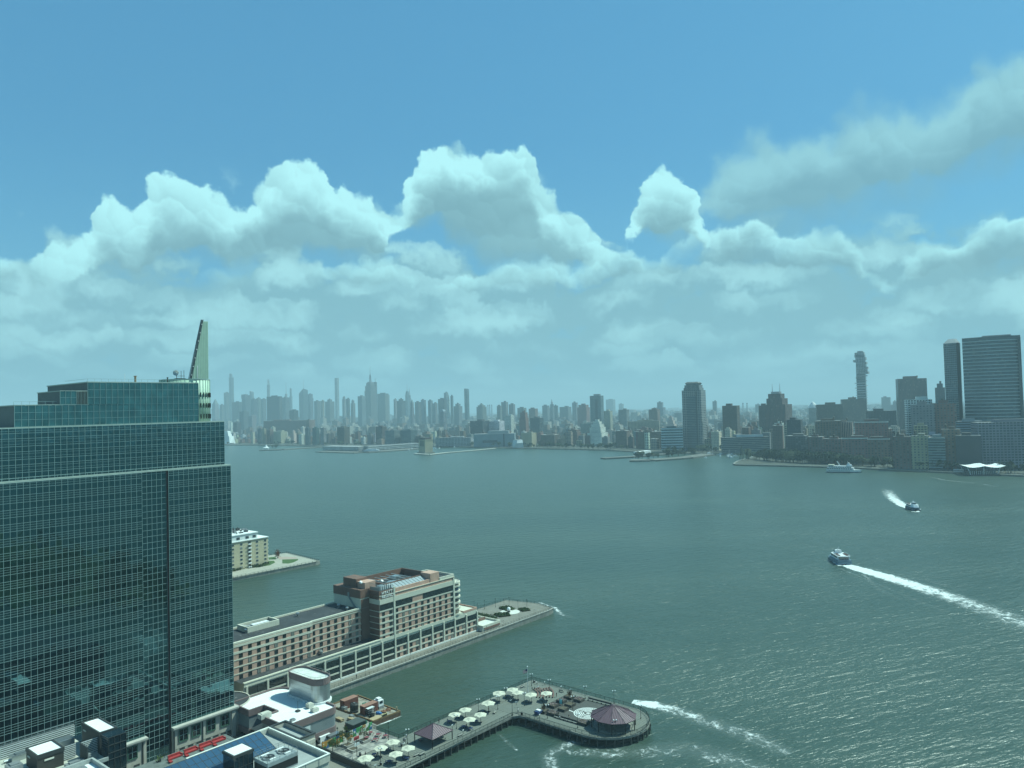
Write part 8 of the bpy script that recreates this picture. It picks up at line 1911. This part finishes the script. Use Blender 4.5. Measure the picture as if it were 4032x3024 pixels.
# --- fill the blocks between: individual buildings near the shore, one mass of roofs behind
def fillers():
    rr = random.Random(33)
    kinds = [('brick_walkup', 'brown', 'punched', 'small brown brick building among the low blocks across the river'), ('brick_walkup', 'brick', 'punched', 'small reddish brick building among the low blocks across the river'), ('loft_building', 'tan', 'grid', 'tan loft building with square windows among the low blocks across the river'), ('loft_building', 'cream', 'punched', 'small cream coloured building among the low blocks across the river'), ('apartment_building', 'grey', 'dense', 'plain grey apartment building among the low blocks across the river'), ('apartment_building', 'dbrown', 'dense', 'dark brown apartment building among the low blocks across the river'), ('office_block', 'steel', 'ribbon', 'banded glass office block among the low blocks across the river'), ('office_block', 'white', 'grid', 'small white building among the low blocks across the river')]
    # shoreline distance for a pixel column
    sh = [(880, 2860), (1050, 2830), (1270, 2600), (1500, 2400), (1760, 2230), (2000, 2140), (2200, 2010), (2400, 1900), (2600, 1720), (2800, 1640), (3000, 1560), (3330, 1280), (3600, 1180), (4040, 1080)]
    def shore(x):
        for (a, ya), (b, yb) in zip(sh, sh[1:]):
            if a <= x <= b: return ya + (yb - ya) * (x - a) / (b - a)
        return 2900 if x < 880 else 1080
    LMK = [(895, 'white sail building'), (960, 'dim grey loft slab'), (1030, 'tan shore block'), (1097, 'bright cream block'), (1150, 'long brick warehouse'), (1240, 'three glass apartment towers'), (1345, 'dark brown block'), (1420, 'striped pier shed'), (1540, 'pale striped block'), (1605, 'pale glass block'), (1675, 'stone vent tower'), (1742, 'glass wedge'), (1800, 'long pale garage'), (1887, 'big dark banded office'), (1950, 'blue grey depot'), (2004, 'white gridded tower'), (2062, 'unfinished reddish tower'), (2115, 'dark banded block'), (2170, 'dark brown low block'), (2260, 'brown gabled block'), (2355, 'cream ziggurat'), (2400, 'cream and brick tower'), (2455, 'big brown brick block'), (2540, 'long tan loft'), (2645, 'banded glass block'), (2745, 'crowned tower'), (2885, 'brown ribbed tower'), (2960, 'college building'), (3080, 'antenna tower'), (3140, 'dark gridded block'), (3205, 'white conical roof'), (3270, 'brown riverside block'), (3368, 'telephone building'), (3400, 'stacked box tower'), (3480, 'dark finned block'), (3600, 'tall brown ribbed tower'), (3640, 'white checkered block'), (3745, 'slim glass tower'), (3828, 'black windowless block'), (3950, 'curved glass tower')]
    n = 0
    for row in range(9):
        x = 888
        while x < 4040:
            Y0 = shore(x) * 1.03 + 60 + row * (105 + row * 22) + rr.uniform(-20, 20)
            wpx = rr.uniform(20, 38) * 1900 / Y0 * (1.0 + .3 * (rr.random() < .15))
            if rr.random() < .94 and n < 292:
                base = 14 + rr.random() ** 2 * 26 + (12 if x > 2300 else 0) + (14 if x > 2900 else 0)
                if rr.random() < .08 and row > 2: base *= 2.0
                c = at_y(x + wpx / 2, 1600, Y0); yt = None
                # pixel row of the roof
                v = Vector((c.x, Y0, base + CITY_Z)) - EYE; w_ = v.dot(CF); yt = 1512 - FPX * v.dot(CU) / w_
                k = rr.choices(range(8), weights=(4, 4, 3.4, 3.6, 2.5, 2, 1.6, 2.8))[0]; nm, col, st, lab = kinds[k]
                mk = min(LMK, key=lambda l: abs(l[0] - x - wpx / 2))[1]; lab = lab.split(' among')[0] + (' of the shore row' if row == 0 else ' of the middle rows' if row < 3 else ' of the far rows') + ' near the ' + mk
                B(nm, lab, x, x + wpx, yt, Y0, st, col, rot=GRID + rr.uniform(-.1, .1), asp=rr.uniform(.6, 1.2), tank=rr.random() < .3, plant=rr.random() < .8, group=col + ' ' + nm.replace('_', ' ') + 's of the low city blocks'); n += 1
            x += wpx * rr.uniform(.95, 1.5)
    # everything further back: a crowd of roofs nobody could count
    for gi, (fm, cols, lab, name) in enumerate((('punched', (.24, .17, .13), 'crowd of distant brown city roofs and walls', 'distant_brown_blocks'), ('grid', (.58, .54, .46), 'crowd of distant pale city roofs and walls', 'distant_pale_blocks'), ('dense', (.17, .18, .19), 'crowd of distant grey city blocks', 'distant_grey_blocks'))):
        b = MB(); r2 = random.Random(50 + gi)
        for i in range(1250):
            x = r2.uniform(840, 4080); s0 = shore(x); f = r2.random(); Y = s0 + 900 + f ** 1.3 * (5200 if x < 2400 else 6500)
            p = at_y(x, 1600, Y); w = r2.uniform(14, 34) * (1 + f); h = 12 + r2.random() ** 2.5 * 34
            mid = .7 if 850 < x < 1850 else (.3 if x < 2900 else .25)
            if f > .35 and r2.random() < .5: h += r2.random() ** 2.2 * 85 * mid
            ca, sa = cos(GRID), sin(GRID); q_ = [(p.x + a * ca - c * sa, Y + a * sa + c * ca) for a, c in ((-w / 2, -w / 2), (w / 2, -w / 2), (w / 2, w / 2), (-w / 2, w / 2))]
            b.prism(q_, CITY_Z, CITY_Z + h, bottom=False)
            if r2.random() < .5:
                k = .45; q2 = [(p.x + (a * ca - c * sa) * k, Y + (a * sa + c * ca) * k) for a, c in ((-w / 2, -w / 2), (w / 2, -w / 2), (w / 2, w / 2), (-w / 2, w / 2))]; b.prism(q2, CITY_Z + h, CITY_Z + h + 4 + .06 * h, bottom=False)
        me = city_mesh(b, name, FAC[fm]); o = obj(name, me); o.color = (*cols, 1); tagit(o, lab, 'city blocks', kind='stuff')
    b = MB(); r2 = random.Random(77)
    for i in range(900):
        x = r2.uniform(1900, 4100); Y = r2.uniform(7000, 14000); p = at_y(x, 1600, Y); w = r2.uniform(30, 120); h = 8 + r2.random() ** 3 * 40; b.box(p.x - w / 2, p.x + w / 2, Y, Y + w, CITY_Z, CITY_Z + h, bottom=False)
    me = city_mesh(b, 'far_borough', FAC['blank']); o = obj('far_borough', me); o.color = (.24, .24, .22, 1); tagit(o, 'faint flat roofs toward the horizon', 'city blocks', kind='stuff')
fillers()

# --- trees along the far shore
def far_trees():
    rr = random.Random(12); protos = []
    for s in range(4):
        t = thing('shore_tree', 'x', 'tree', (0, 0, 0), 0); r2 = random.Random(s); b = MB(); b.tube((0, 0, 0), (0, 0, 4.5), .4, .25, 6)
        for k in range(4): b.tube((0, 0, 3.5), (2.2 * cos(k * 1.6), 2.2 * sin(k * 1.6), 7), .2, .08, 4)
        part('trunk', b, mat('bark', (.10, .08, .06)), t); b = MB(); cl = [(r2.gauss(0, 2.2), r2.gauss(0, 2.2), r2.uniform(4.5, 10.5), r2.uniform(1.6, 2.8)) for _ in range(10)]
        for k in range(520):
            x, y, z, r = r2.choice(cl); d = Vector((r2.gauss(0, 1), r2.gauss(0, 1), r2.gauss(0, .8))).normalized() * r * r2.uniform(.6, 1); p = Vector((x, y, z)) + d; e = Vector((r2.uniform(-1, 1), r2.uniform(-1, 1), r2.uniform(-.6, .6))).normalized() * r2.uniform(.5, .9); f = e.orthogonal().normalized() * .5; b.poly([p - e, p + f, p + e, p - f])
        part('crown', b, mat('far_leaf_%d' % (s % 2), ((.045, .072, .028), (.060, .082, .034))[s % 2], .8, var=.4, vscale=.4), t); protos.append(t)
    lines = [([(885, 1751), (1080, 1750), (1300, 1754), (1420, 1756)], 22, 16, 'left'), ([(1760, 1754), (1900, 1759), (2100, 1763), (2300, 1767), (2480, 1772)], 60, 24, 'middle'), ([(2490, 1806), (2560, 1806), (2640, 1800), (2740, 1790)], 24, 10, 'tree pier'), ([(2600, 1781), (2760, 1781), (2850, 1779), (3000, 1777)], 28, 18, 'basin'), ([(2960, 1806), (3050, 1818), (3200, 1826), (3330, 1830)], 76, 40, 'park'), ([(3050, 1800), (3130, 1810), (3220, 1818)], 20, 30, 'park'), ([(3340, 1832), (3450, 1838), (3600, 1846), (3780, 1852)], 56, 26, 'esplanade'), ([(3950, 1862), (4040, 1866)], 8, 20, 'esplanade'), ([(1075, 1764), (1100, 1763)], 5, 8, 'park pier')]
    for (pl, n, back, nm) in lines:
        P = [on_z(x, y, CITY_Z) for x, y in pl]
        for k in range(n):
            f = rr.random() * (len(P) - 1); i = int(f); p = P[i].lerp(P[i + 1], f - i) + Vector((rr.uniform(-4, 4), rr.uniform(1, 5) if rr.random() < .5 else rr.uniform(4, back), 0)); s = rr.uniform(.75, 1.45) * (1.25 if nm == 'park' else 1)
            place(protos[rr.randrange(4)], p, rr.uniform(0, 6.28), 'leafy green tree along the far %s shore' % nm if nm in ('left', 'middle') else 'leafy green tree on the far %s' % ('riverside ' + nm if nm in ('park', 'esplanade') else nm), 'trees on the far shore, ' + nm, s)
    # park spit south of the viewpoint: seen only mirrored in the glass tower
    SP = [(-30, 232), (-14, 199), (25, 163), (110, 160), (240, 170), (300, 260), (120, 262), (46, 252), (2, 249)]
    land('park_spit', SP, -2, 2, mat('spit_grass', (.055, .085, .03), .95), 'green park spit south of the viewpoint')
    b = MB()
    for k in range(46):
        a = SP[k % 9]; f = rr.uniform(.08, .75); x, y = a[0] + (60 - a[0]) * f, a[1] + (215 - a[1]) * f
        for j in range(60):
            p_ = Vector((x + rr.gauss(0, 3), y + rr.gauss(0, 3), 2 + abs(rr.gauss(6, 3)))); e = Vector((rr.uniform(-1, 1), rr.uniform(-1, 1), rr.uniform(-.6, .6))).normalized() * 1.3; f_ = e.orthogonal().normalized(); b.poly([p_ - e, p_ + f_, p_ + e, p_ - f_])
    solo('spit_wood', b, MATS['far_leaf_0'], 'dark wood on the park spit mirrored in the glass tower', 'wood', 60, 215, 2, kind='stuff')
    # conifers on the park point
    for (px, py, h, lab) in ((2922, 1812, 27, 'taller dark conifer on the park point'), (2944, 1812, 22, 'shorter dark conifer on the park point')):
        p = on_z(px, py, CITY_Z); t = thing('conifer', lab, 'tree', (p.x, p.y, CITY_Z), 0); r2 = random.Random(h); b = MB(); b.tube((0, 0, 0), (0, 0, h * .9), .4, .1, 6); part('trunk', b, mat('bark', (.10, .08, .06)), t); b = MB()
        for k in range(500):
            z = r2.uniform(.08, 1) ; r = (1 - z) * h * .22 * r2.uniform(.4, 1) + .2; a = r2.uniform(0, 6.28); q_ = Vector((r * cos(a), r * sin(a), z * h)); e = Vector((cos(a), sin(a), -.4)).normalized() * .9; f = e.orthogonal().normalized() * .45; b.poly([q_ - e, q_ + f, q_ + e, q_ - f])
        part('crown', b, mat('conifer_leaf', (.030, .055, .028), .8, var=.3), t)
far_trees()
